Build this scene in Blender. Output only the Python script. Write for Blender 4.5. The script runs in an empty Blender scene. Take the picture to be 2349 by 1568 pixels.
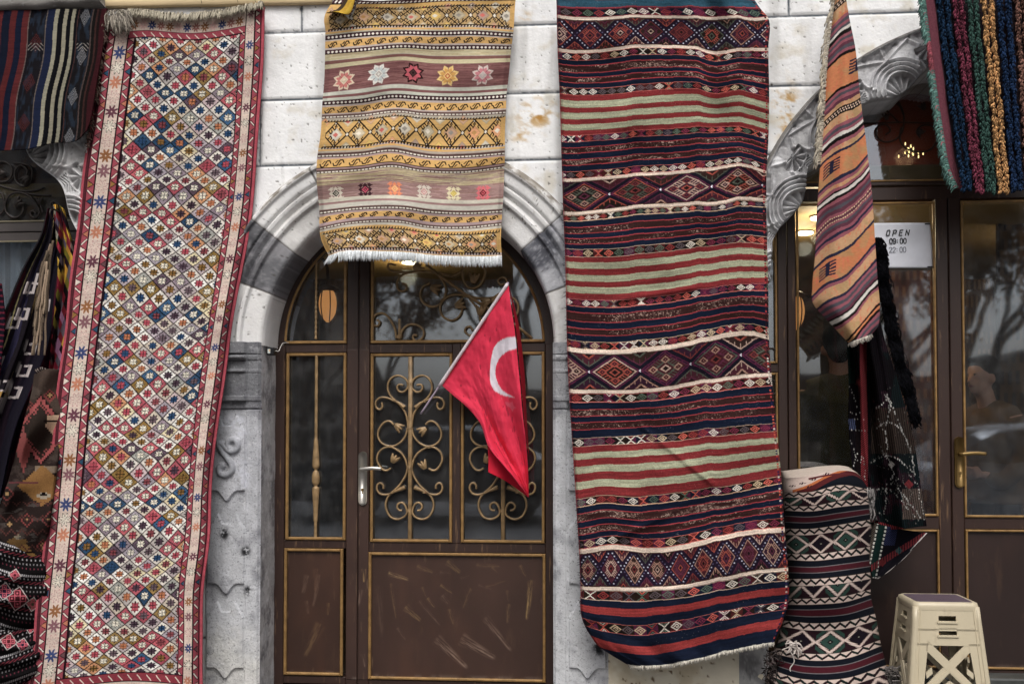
import bpy, math, random
import numpy as np
from mathutils import Vector

random.seed(7)
rng = np.random.default_rng(11)
scene = bpy.context.scene
col = scene.collection
R = math.radians

# ------------------------------------------------------------------ camera
FOC, SENS = 35.0, 36.0
YAW, PITCH, SHIFT = 4.7, 1.7, 150 / 2560
CAM = np.array([0.0, -5.0, 1.35])
cd = bpy.data.cameras.new('camera')
cam = bpy.data.objects.new('camera', cd)
col.objects.link(cam)
cd.lens, cd.sensor_width, cd.shift_y = FOC, SENS, SHIFT
cd.clip_end = 500
cam.location = CAM
cam.rotation_euler = (R(90 + PITCH), 0, R(YAW))
scene.camera = cam

# ------------------------------------------------------------------ sky, sun, exposure
w = bpy.data.worlds.new('World')
scene.world = w
w.use_nodes = True
wn, wl = w.node_tree.nodes, w.node_tree.links
sky = wn.new('ShaderNodeTexSky')
sky.sky_type = 'NISHITA'
sky.sun_disc = False
SUN_EL, SUN_AZ = 52, 4       # azimuth measured from straight behind the camera towards the left
sky.sun_elevation = R(SUN_EL)
sky.sun_rotation = R(180 - SUN_AZ)
sky.air_density, sky.dust_density, sky.ozone_density = 1.0, 6.0, 1.0
hs = wn.new('ShaderNodeHueSaturation')
hs.inputs['Saturation'].default_value = 0.35
wl.new(sky.outputs[0], hs.inputs['Color'])
wl.new(hs.outputs[0], wn['Background'].inputs[0])
wn['Background'].inputs[1].default_value = 0.142
sl = bpy.data.lights.new('sun', 'SUN')
sl.energy = 1.25
sl.angle = R(26)
sl.color = (1.0, 0.985, 0.965)
so = bpy.data.objects.new('sun', sl)
col.objects.link(so)
_e, _a = R(SUN_EL), R(SUN_AZ)
sd = Vector((math.sin(_a) * math.cos(_e), -math.cos(_a) * math.cos(_e), math.sin(_e)))
so.rotation_euler = sd.to_track_quat('Z', 'Y').to_euler()
so.location = sd * 20
scene.view_settings.view_transform = 'Standard'
scene.view_settings.look = 'None'
scene.view_settings.gamma = 1
scene.view_settings.exposure = 0.0
scene.render.engine = 'CYCLES'
scene.cycles.max_bounces = 8
scene.cycles.transparent_max_bounces = 12

# ------------------------------------------------------------------ photo pixel (2349 wide) -> point on the plane y = Y
_rx, _rz = R(90 + PITCH), R(YAW)
_Rx = np.array([[1, 0, 0], [0, math.cos(_rx), -math.sin(_rx)], [0, math.sin(_rx), math.cos(_rx)]])
_Rz = np.array([[math.cos(_rz), -math.sin(_rz), 0], [math.sin(_rz), math.cos(_rz), 0], [0, 0, 1]])
_RM = _Rz @ _Rx
def at(x, y, Y=0.0):
    x, y, Y = np.broadcast_arrays(np.asarray(x, float), np.asarray(y, float), np.asarray(Y, float))
    dx = (x - 1174.5) / 2349 * SENS / FOC
    dy = (-(y - 784) / 2349 + SHIFT) * SENS / FOC
    d = np.stack([dx, dy, -np.ones_like(dx)], -1) @ _RM.T
    t = (Y - CAM[1]) / d[..., 1]
    return CAM + d * t[..., None]
def X(x, y=900, Y=0.0): return float(at(x, y, Y)[0])
def Z(y, x=1174, Y=0.0): return float(at(x, y, Y)[2])

# ------------------------------------------------------------------ object helpers
def thing(name, label, cat, loc=(0, 0, 0), group=None):
    o = bpy.data.objects.new(name, None)
    o.empty_display_size = 0.1
    col.objects.link(o)
    o.location = loc
    o['label'] = label; o['category'] = cat
    if group: o['group'] = group
    return o
def put(o, parent):
    if parent is not None:
        o.parent = parent
        p = parent; off = Vector((0, 0, 0))
        while p is not None:
            off += p.location
            p = p.parent
        o.location = -off if o.type != 'EMPTY' else Vector(o.location) - off
    return o
def tag(o, label=None, cat=None, group=None, kind=None):
    if label: o['label'] = label
    if cat: o['category'] = cat
    if group: o['group'] = group
    if kind: o['kind'] = kind
    return o
def raw_mesh(name, V, F, cols=None, smooth=True):
    """V (n,3) array, F (m,4) quads array"""
    me = bpy.data.meshes.new(name)
    V = np.asarray(V, np.float32); F = np.asarray(F, np.int32)
    me.vertices.add(len(V)); me.vertices.foreach_set('co', V.ravel())
    k = F.shape[1]
    me.loops.add(F.size); me.loops.foreach_set('vertex_index', F.ravel())
    me.polygons.add(len(F))
    me.polygons.foreach_set('loop_start', np.arange(0, F.size, k, dtype=np.int32))
    me.polygons.foreach_set('loop_total', np.full(len(F), k, np.int32))
    me.polygons.foreach_set('use_smooth', np.full(len(F), bool(smooth)))
    me.update(calc_edges=True)
    if cols is not None:
        at_ = me.color_attributes.new('Col', 'BYTE_COLOR', 'POINT')
        c = np.ones((len(V), 4), np.float32)
        c[:, :3] = np.clip(np.asarray(cols, np.float32).reshape(-1, 3) / 255.0, 0, 1)
        at_.data.foreach_set('color_srgb', c.ravel())
    return me
def grid_obj(name, P, C, mat, parent=None, rim=0.006, mask=None, wrap=False):
    """P (H,W,3) points, C (H,W,3) colours 0-255; rim: thickness turned back from the edge"""
    H, W = P.shape[:2]
    idx = np.arange(H * W).reshape(H, W)
    a, b, c, d = idx[:-1, :-1], idx[1:, :-1], idx[1:, 1:], idx[:-1, 1:]
    F = np.stack([a, b, c, d], -1).reshape(-1, 4)
    if mask is not None:
        mk = (mask[:-1, :-1] & mask[1:, :-1] & mask[1:, 1:] & mask[:-1, 1:]).ravel()
        F = F[mk]
    V = P.reshape(-1, 3); CC = C.reshape(-1, 3)
    if rim > 0 and mask is None:
        ring = np.concatenate([idx[0, :-1], idx[:-1, -1], idx[-1, :0:-1], idx[:0:-1, 0]])
        off = np.array([0, rim, 0.0])
        # rounded selvage, then a hem turned inwards behind
        ctr = P.mean(axis=(0, 1))
        base = len(V)
        Vr = V[ring] + off
        V = np.concatenate([V, Vr]); CC = np.concatenate([CC, CC[ring] * 0.85])
        n = len(ring); k = np.arange(n); k2 = (k + 1) % n
        F = np.concatenate([F, np.stack([ring[k], ring[k2], base + k2, base + k], -1)])
        # coarse back face (every 8th row / column) keeps it a closed slab
        s = 8
        ri = np.unique(np.r_[np.arange(0, H, s), H - 1]); ci = np.unique(np.r_[np.arange(0, W, s), W - 1])
        Pb = P[np.ix_(ri, ci)] + off * 1.3
        Cb = C[np.ix_(ri, ci)] * 0.8
        b0 = len(V); hh, ww = Pb.shape[:2]
        ib = b0 + np.arange(hh * ww).reshape(hh, ww)
        V = np.concatenate([V, Pb.reshape(-1, 3)]); CC = np.concatenate([CC, Cb.reshape(-1, 3)])
        F = np.concatenate([F, np.stack([ib[:-1, :-1], ib[:-1, 1:], ib[1:, 1:], ib[1:, :-1]], -1).reshape(-1, 4)])
    me = raw_mesh(name, V, F, CC)
    me.materials.append(mat)
    o = bpy.data.objects.new(name, me)
    col.objects.link(o)
    return put(o, parent)

class MB:
    """collects shapes, builds one mesh object (quads; triangles repeat a vertex as tris list)"""
    def __init__(s): s.v = []; s.q = []; s.c = []; s.n = 0
    def add(s, V, Q, c=None):
        V = np.asarray(V, float)
        s.v.append(V); s.q.append(np.asarray(Q, int) + s.n); s.n += len(V)
        s.c.append(np.tile(np.asarray(c if c is not None else (128, 128, 128), float), (len(V), 1)) if c is None or np.ndim(c) == 1 else np.asarray(c, float))
    def box(s, x0, x1, y0, y1, z0, z1, c=None, bev=0.0):
        x0, x1 = sorted((x0, x1)); y0, y1 = sorted((y0, y1)); z0, z1 = sorted((z0, z1))
        if bev <= 0:
            V = [(x, y, z) for x in (x0, x1) for y in (y0, y1) for z in (z0, z1)]
            Q = [(0, 1, 3, 2), (4, 6, 7, 5), (0, 4, 5, 1), (2, 3, 7, 6), (0, 2, 6, 4), (1, 5, 7, 3)]
            s.add(V, Q, c); return
        b = min(bev, (x1 - x0) * .45, (y1 - y0) * .45, (z1 - z0) * .45)
        # bevelled front (toward -y) box: back ring, front outer ring, front inner ring
        V = [(x0, y1, z0), (x1, y1, z0), (x1, y1, z1), (x0, y1, z1),
             (x0, y0 + b, z0), (x1, y0 + b, z0), (x1, y0 + b, z1), (x0, y0 + b, z1),
             (x0 + b, y0, z0 + b), (x1 - b, y0, z0 + b), (x1 - b, y0, z1 - b), (x0 + b, y0, z1 - b)]
        Q = [(3, 2, 1, 0), (8, 9, 10, 11)]
        for k in range(4):
            k2 = (k + 1) % 4
            Q.append((k, k2, 4 + k2, 4 + k)); Q.append((4 + k, 4 + k2, 8 + k2, 8 + k))
        s.add(V, Q, c)
    def tube(s, pts, r, n=6, c=None, flat=1.0, caps=True):
        pts = np.asarray(pts, float); m = len(pts)
        r = np.broadcast_to(np.asarray(r, float), (m,))
        T = np.gradient(pts, axis=0); T /= np.linalg.norm(T, axis=1)[:, None] + 1e-9
        ref = np.array([0, 1.0, 0])
        B = np.cross(T, ref); nb = np.linalg.norm(B, axis=1)
        B[nb < 1e-3] = (1, 0, 0); B /= np.linalg.norm(B, axis=1)[:, None]
        N = np.cross(B, T)
        an = np.linspace(0, 2 * np.pi, n, endpoint=False)
        ring = (np.cos(an)[None, :, None] * B[:, None] + np.sin(an)[None, :, None] * N[:, None] * flat) * r[:, None, None] + pts[:, None]
        i = np.arange(m - 1)[:, None] * n; j = np.arange(n)[None]; j2 = (j + 1) % n
        Q = np.stack([i + j, i + j2, i + n + j2, i + n + j], -1).reshape(-1, 4)
        V = ring.reshape(-1, 3)
        cc = c
        if c is not None and np.ndim(c) == 2: cc = np.repeat(np.asarray(c), n, 0)
        if caps:
            V = np.concatenate([V, pts[:1], pts[-1:]])
            a, b = m * n, m * n + 1
            Q = np.concatenate([Q, [(a, (k + 1) % n, k, a) for k in range(n)][:0] or np.zeros((0, 4), int)])
            e = []
            for k in range(0, n - 1, 2):
                e.append((a, (k + 2) % n, (k + 1) % n, k)); e.append((b, (m - 1) * n + k, (m - 1) * n + (k + 1) % n, (m - 1) * n + (k + 2) % n))
            Q = np.concatenate([Q, np.array(e)])
            if cc is not None and np.ndim(cc) == 2: cc = np.concatenate([cc, cc[:1], cc[-1:]])
        s.add(V, Q, cc)
    def build(s, name, mat, parent=None, smooth=False):
        me = raw_mesh(name, np.concatenate(s.v), np.concatenate(s.q), np.concatenate(s.c), smooth)
        me.materials.append(mat)
        o = bpy.data.objects.new(name, me)
        col.objects.link(o)
        return put(o, parent)

def smooth_path(pts, n=8):
    P = np.asarray(pts, float)
    Pp = np.concatenate([2 * P[:1] - P[1:2], P, 2 * P[-1:] - P[-2:-1]])
    out = []
    for i in range(len(P) - 1):
        p0, p1, p2, p3 = Pp[i:i + 4]
        t = np.linspace(0, 1, n, endpoint=False)[:, None]
        out.append(0.5 * ((2 * p1) + (-p0 + p2) * t + (2 * p0 - 5 * p1 + 4 * p2 - p3) * t ** 2 + (-p0 + 3 * p1 - 3 * p2 + p3) * t ** 3))
    out.append(P[-1:])
    return np.concatenate(out)

# ------------------------------------------------------------------ noise
_tab = rng.random((256, 256))
def vn(x, y, s=0):
    x = np.asarray(x, float) + s * 17.31; y = np.asarray(y, float) + s * 7.77
    x, y = np.broadcast_arrays(x, y)
    xi, yi = np.floor(x).astype(int), np.floor(y).astype(int)
    fx, fy = x - xi, y - yi
    fx = fx * fx * (3 - 2 * fx); fy = fy * fy * (3 - 2 * fy)
    g = lambda a, b: _tab[a & 255, b & 255]
    return (g(xi, yi) * (1 - fx) + g(xi + 1, yi) * fx) * (1 - fy) + (g(xi, yi + 1) * (1 - fx) + g(xi + 1, yi + 1) * fx) * fy
def fbm(x, y, s=0, o=4):
    x, y = np.asarray(x, float), np.asarray(y, float)
    t = 0; a = 0.5; n = 0
    for k in range(o):
        t = t + a * vn(x * 2 ** k, y * 2 ** k, s + k); n += a; a *= 0.55
    return t / n
def sstep(a, b, x):
    t = np.clip((x - a) / (b - a), 0, 1)
    return t * t * (3 - 2 * t)

# ------------------------------------------------------------------ materials
def mat_new(name):
    m = bpy.data.materials.new(name); m.use_nodes = True
    nt = m.node_tree
    return m, nt.nodes, nt.links, nt.nodes['Principled BSDF']
def noise_mat(name, rgb=None, sat=1.0, gam=1.0, rough=0.7, var=0.15, scale=8, bump=0.3, bscale=60, bdist=0.004, vc=False, metal=0.0, spec=0.5, sc3=(1, 1, 1), sheen=0.0, var2=None):
    m, n, l, p = mat_new(name)
    tc = n.new('ShaderNodeTexCoord'); mp = n.new('ShaderNodeMapping'); mp.inputs['Scale'].default_value = sc3
    l.new(tc.outputs['Object'], mp.inputs[0])
    t = n.new('ShaderNodeTexNoise'); t.inputs['Scale'].default_value = scale; t.inputs['Detail'].default_value = 8
    l.new(mp.outputs[0], t.inputs[0])
    cr = n.new('ShaderNodeMapRange'); cr.inputs[1].default_value = 0.3; cr.inputs[2].default_value = 0.7
    cr.inputs[3].default_value = 1 - var; cr.inputs[4].default_value = 1 + var
    l.new(t.outputs[0], cr.inputs[0])
    mx = n.new('ShaderNodeMix'); mx.data_type = 'RGBA'; mx.blend_type = 'MULTIPLY'; mx.inputs[0].default_value = 1
    if vc:
        a = n.new('ShaderNodeVertexColor'); a.layer_name = 'Col'
        if sat != 1.0:
            h_ = n.new('ShaderNodeHueSaturation'); h_.inputs['Saturation'].default_value = sat
            g_ = n.new('ShaderNodeGamma'); g_.inputs[1].default_value = gam
            l.new(a.outputs[0], h_.inputs['Color']); l.new(h_.outputs[0], g_.inputs[0]); l.new(g_.outputs[0], mx.inputs[6])
        else: l.new(a.outputs[0], mx.inputs[6])
    else:
        mx.inputs[6].default_value = (*[(c / 255) ** 2.2 for c in rgb], 1)
    l.new(cr.outputs[0], mx.inputs[7])
    l.new(mx.outputs[2], p.inputs['Base Color'])
    p.inputs['Roughness'].default_value = rough
    p.inputs['Metallic'].default_value = metal
    p.inputs['Specular IOR Level'].default_value = spec
    if sheen: p.inputs['Sheen Weight'].default_value = sheen
    if bump > 0:
        t2 = n.new('ShaderNodeTexNoise'); t2.inputs['Scale'].default_value = bscale; t2.inputs['Detail'].default_value = 6
        l.new(mp.outputs[0], t2.inputs[0])
        b = n.new('ShaderNodeBump'); b.inputs['Strength'].default_value = bump; b.inputs['Distance'].default_value = bdist
        l.new(t2.outputs[0], b.inputs['Height']); l.new(b.outputs[0], p.inputs['Normal'])
    return m
def glass_mat(name, refl=0.10, tint=(0.9, 0.93, 0.95)):
    m, n, l, p = mat_new(name)
    tr = n.new('ShaderNodeBsdfTransparent'); tr.inputs[0].default_value = (*tint, 1)
    gl = n.new('ShaderNodeBsdfGlossy'); gl.inputs['Roughness'].default_value = 0.03
    gl.inputs[0].default_value = (0.86, 0.92, 1, 1)
    tc = n.new('ShaderNodeTexCoord'); ns = n.new('ShaderNodeTexNoise'); ns.inputs['Scale'].default_value = 2.2
    bp = n.new('ShaderNodeBump'); bp.inputs['Strength'].default_value = 0.12; bp.inputs['Distance'].default_value = 0.01
    l.new(tc.outputs['Object'], ns.inputs[0]); l.new(ns.outputs[0], bp.inputs['Height']); l.new(bp.outputs[0], gl.inputs['Normal'])
    # film of dust: a thin diffuse share
    df = n.new('ShaderNodeBsdfDiffuse'); df.inputs[0].default_value = (0.5, 0.5, 0.5, 1)
    n2 = n.new('ShaderNodeTexNoise'); n2.inputs['Scale'].default_value = 14; n2.inputs['Detail'].default_value = 8
    l.new(tc.outputs['Object'], n2.inputs[0])
    mr = n.new('ShaderNodeMapRange'); mr.inputs[1].default_value = .45; mr.inputs[2].default_value = .8; mr.inputs[3].default_value = 0.022; mr.inputs[4].default_value = 0.07
    l.new(n2.outputs[0], mr.inputs[0])
    m1 = n.new('ShaderNodeMixShader'); m2 = n.new('ShaderNodeMixShader')
    lw = n.new('ShaderNodeFresnel'); lw.inputs[0].default_value = 1.5
    ad = n.new('ShaderNodeMath'); ad.operation = 'ADD'; ad.inputs[1].default_value = refl - 0.04
    l.new(lw.outputs[0], ad.inputs[0])
    l.new(ad.outputs[0], m1.inputs[0]); l.new(tr.outputs[0], m1.inputs[1]); l.new(gl.outputs[0], m1.inputs[2])
    l.new(mr.outputs[0], m2.inputs[0]); l.new(m1.outputs[0], m2.inputs[1]); l.new(df.outputs[0], m2.inputs[2])
    l.new(m2.outputs[0], n['Material Output'].inputs[0])
    return m
def emit_mat(name, rgb, s):
    m, n, l, p = mat_new(name)
    p.inputs['Base Color'].default_value = (*rgb, 1)
    p.inputs['Emission Color'].default_value = (*rgb, 1)
    p.inputs['Emission Strength'].default_value = s
    return m

M_stone = noise_mat('stone', rough=0.9, var=0.07, scale=9, bump=0.55, bscale=85, bdist=0.004, vc=True, spec=0.2)
M_carved = noise_mat('carved stone', rough=0.9, var=0.10, scale=16, bump=0.75, bscale=90, bdist=0.004, vc=True, spec=0.2)
M_cloth = noise_mat('woven wool', sat=.90, gam=1.2, rough=0.95, var=0.10, scale=60, bump=0.5, bscale=420, bdist=0.0025, vc=True, spec=0.1, sc3=(1, 1, 2.2), sheen=0.0)
M_pile = noise_mat('wool pile', sat=.84, gam=1.2, rough=1.0, var=0.16, scale=120, bump=0.8, bscale=500, bdist=0.004, vc=True, spec=0.05)
M_yarn = noise_mat('yarn', sat=.90, gam=1.2, rough=1.0, var=0.2, scale=150, bump=0.6, bscale=300, bdist=0.004, vc=True, spec=0.05)
M_brown = noise_mat('brown door paint', (54, 39, 34), rough=0.42, var=0.16, scale=5, bump=0.18, bscale=26, bdist=0.003, sc3=(2, 2, .35))
M_panel = noise_mat('brown panel paint', rough=0.40, var=0.10, scale=4, bump=0.15, bscale=14, bdist=0.003, vc=True)
M_gold = noise_mat('gold paint', (146, 114, 72), rough=0.45, var=0.28, scale=22, bump=0.3, bscale=70, metal=0.25)
M_iron = noise_mat('gilded iron', (146, 120, 86), rough=0.45, var=0.35, scale=30, bump=0.4, bscale=90, metal=0.2)
M_darkiron = noise_mat('dark iron', (48, 40, 36), rough=0.5, var=0.3, scale=30, bump=0.3, bscale=90, metal=0.3)
M_steel = noise_mat('satin nickel', (196, 192, 184), rough=0.3, var=0.08, scale=20, bump=0.1, bscale=60, metal=0.75)
M_brass = noise_mat('aged brass', (128, 104, 64), rough=0.4, var=0.15, scale=20, bump=0.1, bscale=60, metal=0.6)
M_glass = glass_mat('door glass', 0.15)
M_wood = noise_mat('pale wood', (206, 182, 142), rough=0.7, var=0.16, scale=6, bump=0.3, bscale=40, sc3=(.3, 3, 6))
M_plastic = noise_mat('cream plastic', (190, 178, 152), rough=0.38, var=0.05, scale=6, bump=0.12, bscale=60)
M_plasticpad = noise_mat('plum plastic', (88, 74, 84), rough=0.5, var=0.12, scale=20, bump=0.5, bscale=160)
M_black = noise_mat('black plastic', (24, 24, 26), rough=0.4, var=0.1, bump=0.1)
M_flag = noise_mat('flag polyester', rough=0.8, var=0.05, scale=14, bump=0.30, bscale=26, bdist=0.012, vc=True, spec=.2)
M_vc = noise_mat('painted', rough=0.7, var=0.08, scale=12, bump=0.15, bscale=60, vc=True)
M_asphalt = noise_mat('asphalt', (92, 90, 90), rough=0.9, var=0.2, scale=4, bump=0.5, bscale=60)
M_marble = noise_mat('dark marble', (74, 76, 74), rough=0.35, var=0.5, scale=7, bump=0.1, bscale=20)

def add_wear(m, rgb, scl, lo, hi, amt):
    """worn streaks that stay on the object: stretched noise mixed over the paint"""
    n, l = m.node_tree.nodes, m.node_tree.links; p = n['Principled BSDF']
    src = p.inputs['Base Color'].links[0].from_socket
    tc = n.new('ShaderNodeTexCoord'); mp = n.new('ShaderNodeMapping'); mp.inputs['Scale'].default_value = scl
    t = n.new('ShaderNodeTexNoise'); t.inputs['Scale'].default_value = 1; t.inputs['Detail'].default_value = 6; t.inputs['Roughness'].default_value = .65
    mr = n.new('ShaderNodeMapRange'); mr.inputs[1].default_value = lo; mr.inputs[2].default_value = hi; mr.inputs[3].default_value = 0; mr.inputs[4].default_value = amt
    mx = n.new('ShaderNodeMix'); mx.data_type = 'RGBA'; mx.inputs[7].default_value = (*[(c / 255) ** 2.2 for c in rgb], 1)
    l.new(tc.outputs['Object'], mp.inputs[0]); l.new(mp.outputs[0], t.inputs[0]); l.new(t.outputs[0], mr.inputs[0]); l.new(mr.outputs[0], mx.inputs[0]); l.new(src, mx.inputs[6]); l.new(mx.outputs[2], p.inputs['Base Color'])
add_wear(M_brown, (142, 112, 84), (70, 70, 5), .60, .74, .75)
add_wear(M_panel, (104, 80, 62), (9, 9, 2.5), .58, .80, .35)
add_wear(M_gold, (96, 66, 44), (40, 40, 30), .55, .72, .6)
add_wear(M_plastic, (120, 104, 84), (14, 14, 9), .56, .78, .45)
add_wear(M_stone, (120, 116, 110), (34, 34, 34), .66, .80, .5)
add_wear(M_carved, (84, 84, 88), (34, 34, 30), .60, .74, .45)
add_wear(M_carved, (226, 226, 228), (22, 22, 20), .60, .76, .45)
# ================================================================== THE BUILDING
SHOP = thing('stone_building', 'white stone shop building with an arched brown door and carved basalt arches', 'building', (0, 0, 0))
YD = 0.22       # depth of the doors behind the wall face
def lerp(a, b, t): return a + (b - a) * t
def colmix(c0, c1, t): return np.asarray(c0, float) + (np.asarray(c1, float) - np.asarray(c0, float)) * np.asarray(t)[..., None]

# ---- arch of the middle door in metres
AC = at(934, 790); ACX, ACZ = float(AC[0]), float(AC[2])
S_PX = float(at(1270, 790)[0] - at(934, 790)[0]) / 336      # metres per photo pixel on the wall face
R_IN, R_OUT = 336 * S_PX, 472 * S_PX
# ---- carved arches
BC = at(2300, 620); BCX, BCZ = float(BC[0]), float(BC[2]); S_B = float(at(2310, 620)[0] - at(2290, 620)[0]) / 20
CC_ = at(-345, 640); CCX, CCZ = float(CC_[0]), float(CC_[2]); S_C = float(at(-335, 640)[0] - at(-355, 640)[0]) / 20

# ---- ashlar wall as a relief sheet: raised blocks, recessed mortar
def build_wall():
    st = 0.0058
    XL = CCX - 640 * S_C; XRr = BCX + 640 * S_B
    xs = np.arange(XL, XRr, st); zs = np.arange(-0.05, 3.75, st)
    XX, ZZ = np.meshgrid(xs, zs[::-1])
    zc = [Z(y) for y in (59.2, 215.6, 369)]
    pitch = (zc[0] - zc[2]) / 2
    courses = [zc[0] + pitch * k for k in range(3, 0, -1)] + zc + [zc[2] - pitch * k for k in range(1, 9)]
    joints = {2: [690, 1400, 1812, 2193, 200], 3: [330, 1010, 1500, 2420], 4: [597, 1075, 1640, 2230], 5: [420, 1330, 1700], 6: [560, 1380], 7: [470, 1600],
              8: [560, 1390, 1690], 9: [500, 1480], 10: [560, 1380], 1: [500, 1200, 1900], 11: [480, 1500]}
    d = np.full(XX.shape, 9.0)
    bid = np.zeros(XX.shape, int)
    wob = (fbm(XX * 1.2, ZZ * 1.2, 3) - .5) * 0.012
    for k, z in enumerate(courses):
        d = np.minimum(d, np.abs(ZZ - z + wob)); bid += (ZZ < z).astype(int) * 7
    for k in range(len(courses) - 1):
        row = (ZZ < courses[k]) & (ZZ > courses[k + 1])
        for j in joints.get(k, []):
            xj = X(j, 300 if k < 6 else 1100)
            d = np.where(row, np.minimum(d, np.abs(XX - xj + wob)), d)
            bid += np.where(row, (XX > xj).astype(int) * 3, 0)
    groove = 1 - sstep(0.0030, 0.0066, d + (fbm(XX * 60, ZZ * 60, 5) - .5) * .004 - .004 * sstep(.62, .8, fbm(XX * 11, ZZ * 11, 6)))
    h = 0.007 * sstep(0.002, 0.016, d) + (fbm(XX * 5, ZZ * 5, 1) - .5) * .004 + (fbm(XX * 40, ZZ * 40, 2) - .5) * .0022
    # tooling marks of the chisel on some blocks
    tone = _tab[bid & 255, (bid * 13) & 255]
    h += np.where(tone > .55, np.sin((XX * .35 + ZZ) * 620 + fbm(XX * 9, ZZ * 9, 8) * 5) * .0007, 0)
    base = np.stack([236 + tone * 6, 236 + tone * 6, 236 + tone * 5], -1)
    n1 = fbm(XX * 1.7, ZZ * 1.7, 21); n2 = fbm(XX * 9, ZZ * 9, 22)
    C = colmix(base, (196, 196, 194), sstep(.5, .8, n1)[..., ] * .6)
    C = colmix(C, (188, 176, 150), sstep(.58, .85, n2) * .45)
    C = colmix(C, (170, 168, 164), sstep(.55, .8, fbm(XX * 14, ZZ * 1.6, 27)) * .35)
    # pores
    po = fbm(XX * 75, ZZ * 75, 31, 2); gate = fbm(XX * 2.2, ZZ * 2.2, 33)
    pore = sstep(.86 - .10 * gate, .95 - .08 * gate, po)
    C = colmix(C, (70, 66, 60), pore * .75); h -= pore * .003
    # rusty runs
    for (px, py, rx, ry, am) in ((1235, 262, 40, 30, .9), (1200, 312, 26, 14, .7), (1805, 262, 20, 60, .8), (1800, 225, 40, 16, .45), (740, 345, 30, 12, .3), (585, 60, 20, 30, .2), (1195, 40, 40, 10, .5)):
        c = at(px, py); g = np.exp(-(((XX - c[0]) / (rx * S_PX)) ** 2 + ((ZZ - c[2]) / (ry * S_PX)) ** 2))
        s = sstep(.42, .75, fbm(XX * 22 + ZZ * 14, ZZ * 30, 40)) * g * am
        C = colmix(C, (176, 132, 72), np.clip(s * 1.3, 0, 1))
    # plinth stone right of the pilaster, cream and porous
    pl = (ZZ < Z(1478, 1575)) & (XX > X(1396, 1530)) & (XX < X(1756, 1530))
    pn = fbm(XX * 46, ZZ * 46, 61, 2)
    C = np.where(pl[..., None], colmix(colmix(np.broadcast_to(np.array([226, 218, 198.]), C.shape), (196, 180, 150), sstep(.45, .75, n2) * .6), (90, 66, 40), sstep(.76, .84, pn) * .8), C)
    h = np.where(pl, .03 - sstep(.76, .84, pn) * .004 + (fbm(XX * 12, ZZ * 12, 71) - .5) * .004, h)
    C = colmix(C, (78, 84, 90), groove * .92)
    P = np.stack([XX, -h, ZZ], -1)
    r1 = np.hypot(XX - ACX, ZZ - ACZ)
    hole = (r1 < R_OUT - 0.03) & (ZZ > ACZ - .02) | ((np.abs(XX - ACX) < R_IN + .15 * 1.0) & (ZZ < ACZ))
    r2 = np.hypot(XX - BCX, ZZ - BCZ) / S_B
    hole |= ((r2 < 585) & (ZZ > BCZ)) | ((ZZ <= BCZ) & (XX > X(1757, 1000)) & (XX < BCX + 545 * S_B))
    r3 = np.hypot(XX - CCX, ZZ - CCZ) / S_C
    hole |= ((r3 < 560) & (ZZ > CCZ)) | ((ZZ <= CCZ) & (XX < X(205, 1000)) & (XX > CCX - 545 * S_C))
    o = grid_obj('wall', P, C, M_stone, SHOP, rim=0, mask=~hole)
    # ends and top of the masonry behind the face
    m = MB()
    m.box(XL, XRr - .01, .02, .5, 3.3, 3.74, (215, 214, 210))
    m.box(-6.5, XL, 0, .5, 0, 3.744, (215, 214, 210)); m.box(XRr - .004, 6.5, 0, .5, 0, 3.744, (215, 214, 210))
    m.box(-6.5, 6.5, 0, .5, 3.746, 5.2, (215, 214, 210))
    m.build('upper_wall', M_stone, SHOP)
build_wall()

def ring_strip(name, cx, cz, s, th0, th1, prof, colf, relief=None, n=500, mat=None, m_sub=4, depth=.34):
    """sweep a profile of (radius px, height m) round an arch; the first points run back into the reveal"""
    th = np.linspace(th0, th1, n)
    pr = np.array(prof, float)
    # subdivide the profile
    t = np.arange(len(pr)); tt = np.linspace(0, len(pr) - 1, (len(pr) - 1) * m_sub + 1)
    rr = np.interp(tt, t, pr[:, 0]); hh = np.interp(tt, t, pr[:, 1])
    TH, RR = np.meshgrid(th, rr); _, HH = np.meshgrid(th, hh)
    if relief is not None:
        RR, HH = relief(TH, RR, HH)
    XX = cx + np.cos(TH) * RR * s; ZZ = cz + np.sin(TH) * RR * s
    P = np.stack([XX, -HH, ZZ], -1)
    C = colf(TH, RR, HH, XX, ZZ)
    return grid_obj(name, P, C, mat or M_stone, SHOP, rim=0)

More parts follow.
